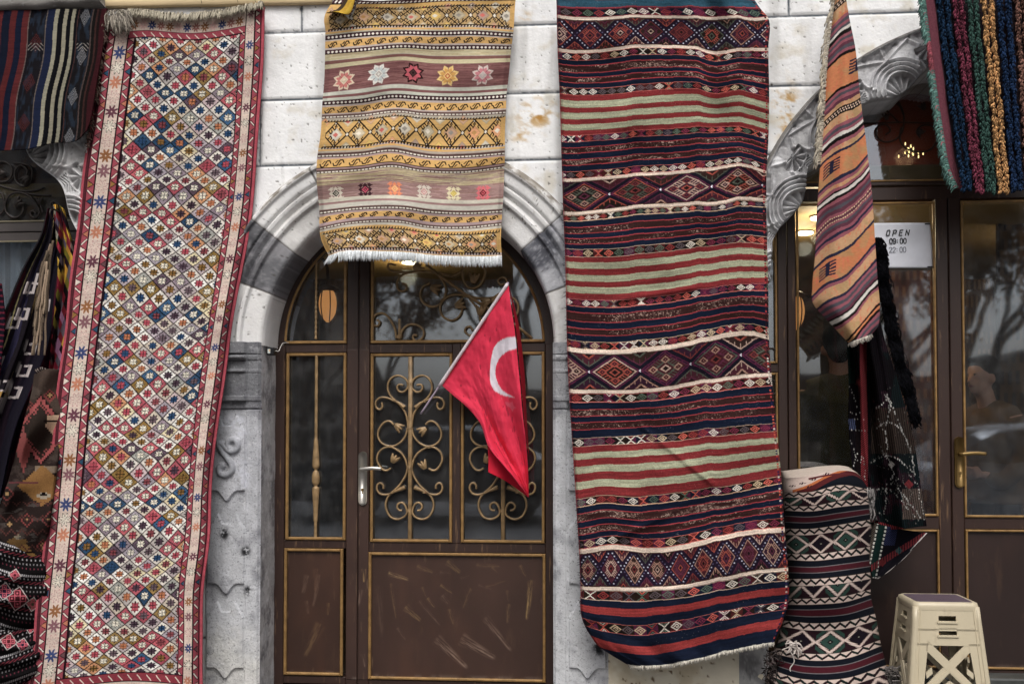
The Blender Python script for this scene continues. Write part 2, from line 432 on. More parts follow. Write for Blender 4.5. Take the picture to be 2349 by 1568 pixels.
def stone_mottle(C, XX, ZZ, dark, light, s=0, amt=.8):
    n = fbm(XX * 7, ZZ * 7, 50 + s); n2 = fbm(XX * 55, ZZ * 55, 53 + s, 3)
    C = colmix(C, dark, sstep(.45, .70, n) * amt); C = colmix(C, light, sstep(.48, .70, fbm(XX * 11, ZZ * 11, 57 + s)) * .55); C = colmix(C, light, sstep(.56, .74, fbm(XX * 90, ZZ * 90, 59 + s, 2)) * .35)
    C = colmix(C, dark, sstep(.72, .85, n2) * .7)
    return C
def mid_arch_col(TH, RR, HH, XX, ZZ):
    d = np.degrees(TH)
    C = np.broadcast_to(np.array([220, 219, 218.]), XX.shape + (3,))
    C = stone_mottle(C, XX, ZZ, (176, 172, 168), (228, 227, 224), 0, .5)
    left = (d > 180 - 39) & (d < 180 - 20.5)
    right = (d > 19.5) & (d < 39)
    C = np.where(left[..., None], stone_mottle(np.broadcast_to(np.array([108, 108, 111.]), C.shape), XX, ZZ, (70, 70, 74), (160, 159, 162), 3, .9), C)
    C = np.where(right[..., None], stone_mottle(np.broadcast_to(np.array([156, 157, 162.]), C.shape), XX, ZZ, (82, 83, 90), (206, 206, 210), 4, 1.0), C)
    # weathered hood edge
    hood = sstep(452, 458, RR) * (1 - sstep(474, 476, RR))
    C = colmix(C, (112, 104, 92), hood * sstep(.35, .62, fbm(TH * 14, RR * .05, 9)) * .8)
    lay = np.minimum.reduce([np.abs(d - 141), np.abs(d - 159.5), np.abs(d - 19.5), np.abs(d - 39), np.abs(d - 61), np.abs(d - 119), np.abs(d - 80), np.abs(d - 100)])
    C = colmix(C, (88, 84, 80), (1 - sstep(.12, .35, lay)) * .8)
    po = sstep(.80, .88, fbm(XX * 70, ZZ * 70, 77, 2)); C = colmix(C, (60, 56, 52), po * .6)
    return C
def mid_relief(TH, RR, HH):
    d = np.degrees(TH)
    lay = np.minimum.reduce([np.abs(d - a) for a in (141, 159.5, 19.5, 39, 61, 119, 80, 100)])
    return RR, HH - np.where(HH > 0, (1 - sstep(.1, .4, lay)) * .004, 0) + (fbm(TH * 8, RR * .04, 5) - .5) * .004 * (HH > 0)
prof = [(336, -.36), (336, -.01), (340, .012), (344, .02), (372, .022), (384, .024), (388, .044), (394, .048), (400, .034), (403, .026), (412, .050), (419, .054), (424, .036), (428, .054), (450, .056), (453, .070), (458, .072), (472, .02), (474, -.01)]
ring_strip('door_arch', ACX, ACZ, S_PX, R(0), R(180), prof, mid_arch_col, mid_relief, n=560)

# ---- pilasters under the arch: moulded capitals, cusped panels, S scroll
def pilaster(name, xi, xo, scroll):
    """xi: inner edge px (door side), xo: outer edge px"""
    sgn = 1 if xo > xi else -1
    wpx = abs(xo - xi)
    nw, nh = 110, 640
    u = np.linspace(0, wpx, nw)          # px from the door edge outwards
    y = np.linspace(785, 1592, nh)
    U, Yp = np.meshgrid(u, y)
    h = np.full(U.shape, .022)
    n = fbm(U * .05, Yp * .05, 11)
    h += (n - .5) * .004 + (fbm(U * .3, Yp * .3, 12) - .5) * .0022
    # capital
    def bumpy(y0, y1, a): return a * np.clip(1 - ((Yp - (y0 + y1) / 2) / ((y1 - y0) / 2)) ** 2, 0, None) ** .5
    capw = sstep(20, 34, U) * .7 + .3 * 0
    cap = np.zeros_like(U)
    cap += np.where((Yp > 785) & (Yp < 812), .034, 0) + bumpy(813, 828, .040) + np.where((Yp > 828) & (Yp < 846), .014, 0) + bumpy(846, 858, .034)
    cap += np.where((Yp > 858) & (Yp < 908), .010 + .014 * (908 - Yp) / 50, 0) + np.where((Yp > 908) & (Yp < 919), .028, 0) + np.where((Yp >= 919) & (Yp < 937), .006, 0)
    h += 1.45 * cap * np.where(U > 30, 1, .2) 
    h -= .012 * (1 - sstep(0, 3.2, np.abs(Yp - 938)))
    h -= .016 * (1 - sstep(0, 7, U))                     # arris towards the reveal
    h += .004 * (1 - sstep(0, 2.5, np.abs(U - 30))) * (Yp > 940)
    # raised cusped panels
    cx = 34 + (wpx - 40) / 2; hw = 41
    dx = np.clip(np.abs(U - cx) / hw, 0, 1)
    def cusp(t): return np.where(t < .12, 1 - t / .12 * .12, np.where(t < .62, .88 * (1 - (t - .12) / .5) ** 1.7, 0))
    for (y0, y1) in ((966, 1124), (1190, 1336), (1390, 1528)):
        top = y0 + 10 - 22 * sstep(.2, .5, dx) * (1 - sstep(.5, .8, dx)) + 10 * sstep(.8, 1, dx)
        bot = y1 + 24 * cusp(dx)
        m = sstep(-1.5, 1.5, Yp - top) * sstep(-1.5, 1.5, bot - Yp) * (np.abs(U - cx) < hw)
        h += .017 * m - .004 * m * sstep(40, 0, Yp - y0)
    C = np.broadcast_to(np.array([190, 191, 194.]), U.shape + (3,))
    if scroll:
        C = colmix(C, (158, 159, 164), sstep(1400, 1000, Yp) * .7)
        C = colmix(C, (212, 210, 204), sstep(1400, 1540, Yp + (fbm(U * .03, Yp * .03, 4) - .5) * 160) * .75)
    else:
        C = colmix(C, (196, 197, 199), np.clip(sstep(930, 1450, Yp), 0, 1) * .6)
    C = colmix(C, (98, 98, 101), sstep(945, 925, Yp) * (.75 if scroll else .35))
    gx = U * .012; gy = Yp * .012
    C = colmix(C, (104, 104, 110), sstep(.52, .72, fbm(gx * 1.3, gy, 14)) * .55)
    C = colmix(C, (206, 207, 212), sstep(.52, .72, fbm(gx * 2, gy * .9, 17)) * .55)
    C = colmix(C, (60, 60, 63), sstep(.70, .84, fbm(U * .45, Yp * .45, 19, 2)) * .55)
    C = colmix(C, (222, 222, 222), sstep(.72, .86, fbm(U * .5, Yp * .5, 23, 2)) * .35)
    for (bu, by, br) in (((78, 1222, 9), (30, 1262, 8), (26, 1352, 7)) if scroll else ((100, 1215, 7), (105, 1480, 12))):
        g = np.exp(-(((U - bu) / br) ** 2 + ((Yp - by) / (br * 1.3)) ** 2)); C = colmix(C, (38, 38, 40), np.clip(g * 1.4, 0, 1) * sstep(.3, .5, fbm(U * .2, Yp * .2, 29)))
    XXp = xi + sgn * U
    if scroll:
        # S shaped scroll carved in relief (offset from the photo pixels)
        import_pts = smooth_path([(532, 1028), (528, 1018), (533, 1010), (544, 1008), (551, 1016), (549, 1028), (538, 1034), (528, 1030), (518, 1020), (508, 1018), (516, 1034), (528, 1050), (538, 1066), (536, 1080), (524, 1088), (512, 1084), (510, 1072), (518, 1066)], 10)
        dmin = np.full(U.shape, 99.0)
        for q in import_pts: dmin = np.minimum(dmin, np.hypot(XXp - q[0], Yp - q[1]))
        rel = np.clip(1 - (dmin / 7.5) ** 2, 0, None) ** .5
        h += .022 * rel; C = colmix(C, (150, 152, 158), np.clip(rel, 0, 1) * .6)
        g = np.exp(-(((XXp - 556) / 12) ** 2 + ((Yp - 985) / 26) ** 2)) + np.exp(-(((XXp - 560) / 14) ** 2 + ((Yp - 1090) / 40) ** 2)) + .7 * np.exp(-(((XXp - 530) / 24) ** 2 + ((Yp - 968) / 16) ** 2))
        C = colmix(C, (214, 216, 226), np.clip(g, 0, 1) * .7 * sstep(.3, .6, fbm(U * .14, Yp * .14, 44)))
    zc = at(np.full(U.shape, (xi + xo) / 2), Yp)[..., 2]; xc = at(XXp, np.full(U.shape, 1180.0))[..., 0]
    P = np.stack([xc, -h, zc], -1)
    # reveal side and outer side
    pi = P[:, :1].copy(); pi[..., 1] = .36; po = P[:, -1:].copy(); po[..., 1] = .02
    tt = np.linspace(0, .985, 40); RV = np.concatenate([lerp(pi, P[:, :1], t) for t in tt], 1)
    RC = stone_mottle(np.broadcast_to(np.array([168, 166, 166.]), RV.shape), RV[..., 1] * 1.3, RV[..., 2], (112, 110, 112), (206, 206, 208), 31 if scroll else 35, .8)
    RC = colmix(RC, (222, 222, 222), sstep(.72, .84, fbm(RV[..., 1] * 80, RV[..., 2] * 30, 36, 2)) * .4)
    RV[..., 0] += (fbm(RV[..., 1] * 12, RV[..., 2] * 9, 37) - .5) * .008 * np.sin(np.linspace(0, math.pi, 40))[None]
    P = np.concatenate([RV, P, po], 1)
    C = np.concatenate([RC, C, C[:, -1:]], 1)
    if sgn > 0: pass
    o = grid_obj(name, P, C, M_carved, SHOP, rim=0)
    return o
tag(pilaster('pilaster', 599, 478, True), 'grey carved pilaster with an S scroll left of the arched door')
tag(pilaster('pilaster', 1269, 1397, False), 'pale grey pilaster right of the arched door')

# ---- carved arches with shell and star relief
def carved_relief(scale_dir, edge_in):
    def f(TH, RR, HH):
        d = np.degrees(TH) * scale_dir
        face = HH > -.001
        per = 21.5; L = per * math.pi / 180 * 555
        ph = (d / per) % 1.0
        a = (ph - .5) * L; b = RR - 500
        # fan of flutes at the inner edge, wrapped by raised scallops
        d1 = np.hypot(a, (b + 6) * 1.05); t1 = np.arctan2(b + 6, a)
        fan1 = (.008 * np.sin(t1 * 13) - .016) * sstep(44, 40, d1)
        scal = (.012 + .012 * np.sin((d1 - 42) / 11 * 2 * math.pi / 1.0)) * sstep(40, 44, d1) * sstep(84, 78, d1)
        # folded star above: creases running to the corners
        def seg(x0, y0, x1, y1, wd):
            dx, dy = x1 - x0, y1 - y0; l2 = dx * dx + dy * dy
            t = np.clip(((np.abs(a) - x0) * dx + (b - y0) * dy) / l2, 0, 1)
            return np.clip(1 - np.hypot(np.abs(a) - x0 - t * dx, b - y0 - t * dy) / wd, 0, 1)
        cr = .012 * seg(0, 70, 64, 98, 5) - .012 * seg(6, 84, 40, 102, 7) + .010 * seg(0, 60, 0, 104, 4) + .014 * seg(60, 20, 84, 74, 6) + .012 * seg(84, 74, 64, 98, 6)
        # second fan at the joints, deeper
        aj = np.where(ph > .5, ph - 1, ph) * L; bj = b - 64
        d2 = np.hypot(aj, bj); t2 = np.arctan2(bj, aj)
        fan2 = (.011 * np.sin(t2 * 10) - .018 * sstep(0, 34, d2)) * sstep(36, 32, d2) + .006 * sstep(3, 0, np.abs(d2 - 34))
        low = (.007 * np.sin((bj * .9 + np.abs(aj) * .5) * .75) - .008) * (np.abs(aj) < 30 + bj * .2) * (bj < -20)
        # dog-tooth hollows under the outer rim
        tq = np.mod(a / 26, 1); tooth = -.012 * np.clip(1 - np.abs(tq - .5) * 2.2 - (104 - b) / 22, 0, 1) * (b > 80) * (b < 104)
        rel = np.where((d2 < 36) & (bj < 6), fan2, np.where(d1 < 44, fan1, scal + cr + tooth + low * (d1 > 84)))
        rel = rel * sstep(112, 104, b) * sstep(-2, 4, b)
        HH2 = np.where(face, HH + 1.15 * rel + (fbm(TH * 40, RR * .12, 3) - .5) * .003, HH)
        cus = 16 * np.cos(a / L * 2 * math.pi)
        dd = np.minimum(np.degrees(TH), 180 - np.degrees(TH))
        e = 44 * sstep(27, 2, dd)
        R2 = RR - np.where(RR < 540, np.clip((540 - RR) / 40, 0, 1) * cus * (1 - e / 50), 0) + e * np.clip(1 - (RR - 500) / 108, 0, 1)
        return R2, HH2
    return f
def carved_col(tone, dk):
    def f(TH, RR, HH, XX, ZZ):
        C = np.broadcast_to(np.array(tone, float), XX.shape + (3,))
        C = stone_mottle(C, XX, ZZ, dk, (205, 205, 205), 8, .75)
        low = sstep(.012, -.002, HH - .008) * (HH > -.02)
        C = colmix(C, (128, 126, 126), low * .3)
        C = colmix(C, (98, 94, 88), sstep(604, 609, RR) * .7)
        return C
    return f
cprof = [(500, -.40), (500, -.02), (501, .0), (503, .026), (515, .03), (525, .03), (535, .03), (545, .03), (555, .03), (565, .03), (575, .03), (585, .03), (595, .032), (602, .036), (606, .05), (610, .05), (616, .0)]
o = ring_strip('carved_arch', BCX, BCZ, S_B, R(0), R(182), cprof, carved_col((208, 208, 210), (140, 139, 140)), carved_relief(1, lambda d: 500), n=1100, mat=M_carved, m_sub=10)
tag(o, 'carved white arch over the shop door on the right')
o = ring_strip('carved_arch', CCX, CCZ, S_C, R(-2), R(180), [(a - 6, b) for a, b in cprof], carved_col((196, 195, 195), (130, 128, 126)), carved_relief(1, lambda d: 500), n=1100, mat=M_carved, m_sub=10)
tag(o, 'carved grey arch over the far left shop window')
def jamb(x0, x1, ytop, name, c):
    m = MB()
    xa, xb = X(x0, 1000), X(x1, 1000)
    nz = 160
    zs = np.linspace(Z(ytop, (x0 + x1) / 2), -.02, nz)
    inner = x1 if x0 < x1 else x1
    prof = [(0, .02), (.01, .0), (0, -.03)]
    P = []
    us = np.linspace(0, 1, 40)
    XXg, ZZg = np.meshgrid(lerp(xa, xb, us), zs)
    h = .03 + (fbm(XXg * 6, ZZg * 6, 3) - .5) * .006
    G = np.stack([XXg, -h, ZZg], -1)
    e = G[:, -1:].copy(); e[..., 1] = .40
    e0 = G[:, :1].copy(); e0[..., 1] = .02
    G = np.concatenate([e0, G, lerp(G[:, -1:], e, .5), e], 1)
    C = stone_mottle(np.broadcast_to(np.array(c, float), G.shape), G[..., 0] + G[..., 1], G[..., 2], (100, 100, 102), (190, 190, 190), 5, .7)
    grid_obj(name, G, C, M_carved, SHOP, rim=0)
jamb(1690, 1757, 620, 'jamb', (170, 170, 170))
jamb(262, 200, 640, 'jamb', (130, 130, 132))
for (xa_, xb_) in ((CCX - 600 * S_C, CCX - 535 * S_C), (BCX + 535 * S_B, BCX + 600 * S_B)):
    m_ = MB(); m_.box(xa_, xb_, -.02, .42, -.02, CCZ, (160, 160, 160), .01); m_.build('jamb', M_carved, SHOP)
m_ = MB(); m_.box(CCX - 600 * S_C, -2.9, .23, .30, 0, .9, (60, 50, 46)); m_.build('panel', M_vc, SHOP)

# ================================================================== DOORS
def px_box(m, x0, y0, x1, y1, Yf, dep, c=None, bev=.0, rx=950, ry=1000):
    """box whose front face at depth Yf covers the photo pixels x0..x1, y0..y1"""
    m.box(X(x0, ry, Yf), X(x1, ry, Yf), Yf, Yf + dep, Z(y1, rx, Yf), Z(y0, rx, Yf), c, bev)
def frame_rect(m, x0, y0, x1, y1, wd, Yf, dep, bev=.004, rx=950, ry=1000, open_top=False):
    px_box(m, x0, y0, x0 + wd, y1, Yf, dep, None, bev, rx, ry)
    px_box(m, x1 - wd, y0, x1, y1, Yf, dep, None, bev, rx, ry)
    if not open_top: px_box(m, x0 + wd, y0, x1 - wd, y0 + wd, Yf + .0015, dep, None, bev, rx, ry)
    px_box(m, x0 + wd, y1 - wd, x1 - wd, y1, Yf + .0015, dep, None, bev, rx, ry)

DOOR = tag(thing('arched_door', None, None), None) if False else None
def part_empty(name, parent, label=None):
    o = bpy.data.objects.new(name, None); o.empty_display_size = .1; col.objects.link(o); o.parent = parent
    if label: o['label'] = label
    return o
def arc_pts(cx, cy, r, a0, a1, n=60):
    a = np.linspace(R(a0), R(a1), n)
    return np.stack([cx + np.cos(a) * r, cy - np.sin(a) * r], -1)
def arch_fill(m, cx, cy, r0, r1, a0, a1, Yf, dep, n=90):
    """a flat curved member between two radii in photo pixels"""
    a = np.linspace(R(a0), R(a1), n)
    A = [at(cx + np.cos(a) * r, cy - np.sin(a) * r, Yf) for r in (r0, r1)]
    V = np.concatenate([A[0], A[1], A[0] + (0, dep, 0), A[1] + (0, dep, 0)])
    i = np.arange(n - 1)
    Q = np.concatenate([np.stack([i, i + 1, n + i + 1, n + i], -1), np.stack([i, 2 * n + i, 2 * n + i + 1, i + 1], -1),
                        np.stack([n + i, n + i + 1, 3 * n + i + 1, 3 * n + i], -1)])
    m.add(V, Q)
def wear(XX, ZZ, base, marks, s=0):
    C = np.broadcast_to(np.array(base, float), XX.shape + (3,))
    C = colmix(C, np.array(base) * 1.25 + 2, sstep(.45, .8, fbm(XX * 3, ZZ * 1.2, 80 + s)) * .5)
    C = colmix(C, np.array(base) * 1.4 + (6, 2, -2), sstep(.55, .85, fbm(XX * 5, ZZ * 2.0, 83 + s)) * .35)
    gr = fbm(XX * 60, ZZ * 9, 88 + s) ; ed = np.minimum(np.minimum(XX - XX.min(), XX.max() - XX), np.minimum(ZZ - ZZ.min(), ZZ.max() - ZZ))
    C = colmix(C, (112, 92, 72), sstep(.66, .82, gr) * sstep(.05, .0, ed) * .6)
    C = colmix(C, (128, 118, 110), sstep(.03, .0, ZZ - ZZ.min()) * sstep(.4, .65, fbm(XX * 20, ZZ * 20, 89 + s)) * .5)
    for (x0, y0, x1, y1, wd, col_, am) in marks:
        a, b = at(x0, y0, YD)[[0, 2]], at(x1, y1, YD)[[0, 2]]
        dx, dz = b - a; L = math.hypot(dx, dz)
        t = ((XX - a[0]) * dx + (ZZ - a[1]) * dz) / L ** 2; dd = np.abs((XX - a[0]) * dz - (ZZ - a[1]) * dx) / L
        W = wd * 1.7 * S_PX * (1 - .62 * np.clip(t, 0, 1))
        g = sstep(1, .0, dd / W) * sstep(-.02, .06, t) * sstep(1.02, .9, t)
        lx = ((XX - a[0]) * dx + (ZZ - a[1]) * dz) / L; lz = ((XX - a[0]) * dz - (ZZ - a[1]) * dx) / L
        st = sstep(.30, .70, fbm(lx * 18, lz * 150, 90 + s))
        C = colmix(C, col_, np.clip(g * st * am * .8, 0, 1))
    return C

def door_panel(x0, y0, x1, y1, parent, marks, Yf, base=(58, 40, 33), rx=950, s=0, name='panel'):
    xs = np.linspace(X(x0, 1000, Yf), X(x1, 1000, Yf), max(60, int((x1 - x0) * .9))); zs = np.linspace(Z(y0, rx, Yf), Z(y1, rx, Yf), max(60, int((y1 - y0) * .9)))
    XX, ZZ = np.meshgrid(xs, zs)
    P = np.stack([XX, np.full(XX.shape, Yf) + (fbm(XX * 2.5, ZZ * 2.5, 91 + s) - .5) * .004, ZZ], -1)
    o = grid_obj(name, P, wear(XX, ZZ, base, marks, s), M_panel, parent, rim=.01)
    return o

def C1(x, y): return ((900 + x / 3.015) / 1.0898, (600 + y / 3.015) / 1.0898)
def C2(x, y): return ((900 + x / 3.915) / 1.0898, (1000 + y / 3.915) / 1.0898)
def iron_path(m, pts, conv, Yf, r=.0056, off=0, n=6, mirror=None, flare=0):
    q = []
    for (x, y) in pts:
        if mirror is not None: x = 2 * mirror - x
        a = conv(x, y); q.append((a[0] + off, a[1]))
    q = smooth_path(q, 6)
    P = at(q[:, 0], q[:, 1], Yf)
    rr = np.full(len(P), r)
    if flare:
        k = int(len(P) * .16) + 1
        rr[-k:] = np.linspace(r, r * flare, k)
    m.tube(P, rr, n)
def tie(m, c, Yf, w=.011, h=.008):
    p = at(c[0], c[1], Yf)
    for k in (-1, 0, 1):
        m.box(p[0] - w, p[0] + w, p[1] - .010, p[1] + .008, p[2] + k * h * .62 - h * .28, p[2] + k * h * .62 + h * .28, None, .0015)
def flower(m, c, ang, size, Yf):
    """a forged tulip head: cup of three petals with flared tips, opening along ang (degrees, photo up = 90)"""
    p = at(c[0], c[1], Yf - .012)
    ca, sa = math.cos(R(ang)), math.sin(R(ang))
    for k, sp in enumerate((-.62, 0, .62)):
        nu, nv = 9, 7
        V = []
        for i in range(nu):
            t = i / (nu - 1)
            wd = size * (.16 + .26 * math.sin(min(1, t * 1.15) * math.pi * .8)) * (1 if t < .85 else .8)
            cx = size * (t * 1.25 - .35); cy = sp * size * (.25 + .65 * t * t)
            for j in range(nv):
                s_ = (j / (nv - 1) - .5) * 2
                lx = cx - abs(s_) * size * .12 * t; ly = cy + s_ * wd * .62
                dz = -size * (.30 * math.sin(t * 2.4) * (1 - .5 * s_ * s_)) + size * .16 * t * t + abs(sp) * .1 * size
                V.append((p[0] + lx * ca - ly * sa, p[1] + dz, p[2] + lx * sa + ly * ca))
        Q = [(i * nv + j, i * nv + j + 1, (i + 1) * nv + j + 1, (i + 1) * nv + j) for i in range(nu - 1) for j in range(nv - 1)]
        b = np.array(V); n0 = len(b)
        V2 = np.concatenate([b, b + (0, .004, 0)])
        Q2 = Q + [tuple(n0 + a for a in q[::-1]) for q in Q]
        m.add(V2, Q2)

def heart_grille(parent, off, skip_top=False):
    m = MB(); Yg = YD + .004
    # upright bar
    px_box(m, 936 + off, 817, 945 + off, 1238, YD - .004, .02, None, .003)
    top = [(325, 1092), (292, 1088), (280, 1112), (294, 1138), (325, 1143), (354, 1120), (361, 1085), (347, 1050), (312, 1026), (275, 1020), (235, 1040), (212, 1080), (210, 1125), (225, 1165), (250, 1195), (290, 1230), (322, 1268), (346, 1312), (358, 1368), (362, 1408)]
    side = [(165, 1222), (168, 1255), (148, 1275), (124, 1260), (117, 1228), (131, 1200), (165, 1184), (210, 1190), (252, 1208), (290, 1226), (335, 1262)]
    circ1 = [(330, 240), (300, 210), (262, 205), (220, 232), (183, 290), (175, 350), (198, 402), (240, 436), (295, 450), (350, 440), (408, 400), (448, 340), (464, 270)]
    circ2 = [(300, 664), (262, 686), (225, 678), (190, 640), (166, 580), (180, 515), (228, 470), (295, 455), (350, 478), (405, 518), (440, 570), (458, 630), (463, 670), (450, 725), (420, 782), (380, 838), (312, 902), (270, 950), (250, 1018), (262, 1082), (300, 1140), (365, 1164), (430, 1140), (458, 1098), (450, 1050), (430, 1014), (400, 1000), (370, 1018), (364, 1050), (384, 1074), (410, 1078)]
    low = [(228, 866), (226, 832), (198, 808), (170, 828), (166, 872), (192, 910), (240, 924), (300, 912), (350, 888), (440, 850)]
    for mir in (None, 375): 
        iron_path(m, top, C1, Yg, off=off, mirror=mir); iron_path(m, side, C1, Yg, off=off, mirror=mir, flare=2.2)
    for mir in (None, 485):
        iron_path(m, circ1, C2, Yg, off=off, mirror=mir); iron_path(m, circ2, C2, Yg, off=off, mirror=mir); iron_path(m, low, C2, Yg, off=off, mirror=mir, flare=2.2)
    for c in (C1(375, 1085), C2(485, 268), C2(485, 655), C2(485, 1080)): tie(m, (c[0] + off, c[1]), Yg)
    for c in (C2(295, 452), C2(675, 460), C2(315, 900), C2(625, 900), C1(262, 1210), C1(488, 1215)): tie(m, (c[0] + off, c[1]), Yg, .006, .006)
    for (x, y, a) in ((360, 250, -35), (325, 590, 60), (625, 285, 215), (625, 650, 118)):
        c = C2(x, y); flower(m, (c[0] + off, c[1]), a, .038, Yg - .006)
    m.build('scroll_grille', M_iron, parent, True)

def middle_door():
    D = part_empty('arched_door', SHOP, 'brown arched door with gold beading and scroll grilles')
    # brown frame and stiles
    m = MB(); Yf = YD; dp = .05; y0 = 790
    for (x0, a, x1, b) in ((620, 790, 653, 1600), (1251, 790, 1290, 1600), (795, 545, 820.5, 1580), (823.5, 545, 847, 1580), (1037.5, 788, 1056.5, 1245)):
        px_box(m, x0, a, x1, b, Yf, dp, None, .003)
    for (x0, a, x1, b) in ((653, 787, 795, 807), (847, 788, 1037.5, 809), (1056.5, 788, 1251, 808), (653, 1240.5, 795, 1259), (847, 1244, 1251, 1266), (653, 1555, 795, 1572), (847, 1560, 1251, 1575)):
        px_box(m, x0, a, x1, b, Yf + .0025, dp, None, .003)
    px_box(m, 820.5, 545, 823.5, 1580, Yf + .012, .03)
    arch_fill(m, 951, 790, 299, 345, 0, 180, Yf + .002, .06)
    px_box(m, 600, 1577, 1300, 1640, Yf + .0, .3)
    m.build('frame', M_brown, D)
    # gold beading
    m = MB(); Yb = YD - .009
    for (x0, a, x1, b) in ((655, 808, 793, 1240), (849, 810, 1037, 1243), (1057, 808, 1249, 1243), (653, 1260, 788, 1553), (846, 1267, 1251, 1559)):
        frame_rect(m, x0, a, x1, b, 6.5, Yb, .016)
    for (x0, x1, th0, th1) in ((655, 793, 122.5, 178.5), (849, 1247, 1.5, 110.5)):
        px_box(m, x0, 779.5, x1, 786, Yb, .016, None, .003)
        pts = arc_pts(951, 790, 296, th0, th1, 60); P = at(pts[:, 0], pts[:, 1], Yb + .006)
        m.tube(P, .0072, 8)
    px_box(m, 786.5, 540, 793, 779.5, Yb + .001, .016, None, .003)
    px_box(m, 849, 512, 855.5, 779.5, Yb + .001, .016, None, .003)
    m.build('beading', M_gold, D)
    # twisted / turned bars of the left leaf
    m = MB(); Yg = YD + .0
    z0, z1 = Z(778, 726, Yg), Z(600, 726, Yg); n = 90
    zz = np.linspace(z1, z0, n); xx = X(725, 700, Yg)
    m.tube(np.stack([np.full(n, xx), np.full(n, Yg), zz], -1), .0065 + .0013 * np.sin(np.arange(n) * 1.1), 7)
    ys = [815, 1000, 1010, 1028, 1046, 1068, 1072, 1077, 1083, 1090, 1104, 1110, 1114, 1118, 1140, 1165, 1200, 1236]
    rs = [.0085, .0085, .009, .011, .0135, .016, .013, .006, .013, .0165, .0165, .013, .006, .0155, .0135, .0105, .0085, .0085]
    yy = np.linspace(815, 1236, 160); rr = np.interp(yy, ys, rs)
    P = at(np.full(160, 725.0), yy, Yg)
    P[:, 0] = X(725, 1000, Yg); m.tube(P, np.where(rr > .0088, rr * 1.3, rr), 10, flat=.7)
    m.build('turned_bar', M_iron, D, True)
    # transom branch ironwork
    m = MB(); Yg = YD + .004
    diag = [(500, 185), (600, 268), (700, 340), (800, 412), (880, 462), (960, 512), (1060, 572), (1170, 640), (1295, 738)]
    q = np.array([C1(*p) for p in diag]); m.tube(at(q[:, 0], q[:, 1], Yg - .004), .0078, 6)
    for pts in ([(700, 275), (640, 255), (560, 243), (450, 235), (350, 250), (298, 282), (278, 325), (288, 370), (322, 384), (350, 364), (343, 335), (318, 330)],
                [(600, 270), (640, 340), (645, 400), (612, 470), (560, 500), (500, 490), (462, 450), (455, 398), (475, 350), (525, 325)],
                [(830, 432), (760, 412), (690, 414), (640, 440), (610, 478), (603, 530), (630, 580), (690, 605), (742, 580), (768, 530), (762, 490)],
                [(620, 265), (690, 270), (740, 250), (770, 222), (790, 160), (760, 120)],
                [(770, 225), (778, 300), (812, 352), (860, 362), (905, 335), (932, 285), (942, 235), (915, 195), (870, 180)],
                [(815, 415), (880, 435), (960, 436), (1030, 430), (1110, 425), (1165, 445), (1192, 495), (1185, 550), (1150, 582)],
                [(1110, 325), (1095, 290), (1062, 284), (1040, 308), (1058, 335), (1090, 330)],
                [(825, 440), (880, 510), (900, 560), (908, 610)], [(860, 715), (820, 715), (792, 690), (800, 660), (830, 652), (848, 680)],
                [(980, 432), (960, 470), (930, 490)], [(270, 190), (215, 180), (225, 225), (300, 240), (400, 238)],
                [(273, 742), (265, 680), (240, 620), (200, 567), (160, 550), (115, 565), (92, 610), (105, 640), (135, 645), (147, 616), (125, 600)],
                [(305, 742), (315, 685), (350, 646), (400, 633), (450, 650), (480, 690), (470, 735), (430, 760), (400, 742), (405, 715), (430, 718)]):
        iron_path(m, pts, C1, Yg, r=.0060)
    px_box(m, *C1(284, 590), *C1(302, 745), Yg - .004, .014, None, .002)
    tie(m, C1(292, 728), Yg, .011, .010); tie(m, C1(815, 415), Yg, .009, .007); tie(m, C1(618, 455), Yg, .007, .006)
    for (x, y, a) in ((550, 358, -20), (735, 490, 20), (855, 300, 80), (960, 460, 200), (905, 545, 80), (420, 205, 30), (1010, 455, 20)):
        flower(m, C1(x, y), a, .044, Yg - .008)
    m.build('scroll_grille', M_iron, D, True)
    heart_grille(D, 0); heart_grille(D, 213)
    # glass
    def pane(pts_or_box):
        x0, a, x1, b = pts_or_box
        mm = MB(); px_box(mm, x0, a, x1, b, YD + .022, .004); mm.build('pane', M_glass, D)
    pane((660, 812, 790, 1236)); pane((853, 814, 1034, 1239)); pane((1061, 812, 1246, 1239))
    for (xa, xb) in ((659, 790), (852, 1245)):
        mm = MB(); n = 60
        xs = np.linspace(xa, xb, n); r = 296; yt = 790 - np.sqrt(np.clip(r * r - (xs - 951) ** 2, 0, None))
        T = at(xs, yt, YD + .022); B = at(xs, np.full(n, 783.0), YD + .022)
        V = np.concatenate([T, B, T + (0, .004, 0), B + (0, .004, 0)]); i = np.arange(n - 1)
        Q = np.concatenate([np.stack([i, n + i, n + i + 1, i + 1], -1), np.stack([2 * n + i, 2 * n + i + 1, 3 * n + i + 1, 3 * n + i], -1)])
        mm.add(V, Q); mm.build('pane', M_glass, D)
    # lower panels, scratched
    g, w_ = (168, 140, 92), (150, 128, 112)
    rr = random.Random(3)
    def E(x, y): return ((900 + x / 3.833) / 1.0898, (1300 + y / 3.833) / 1.0898)
    marks = []
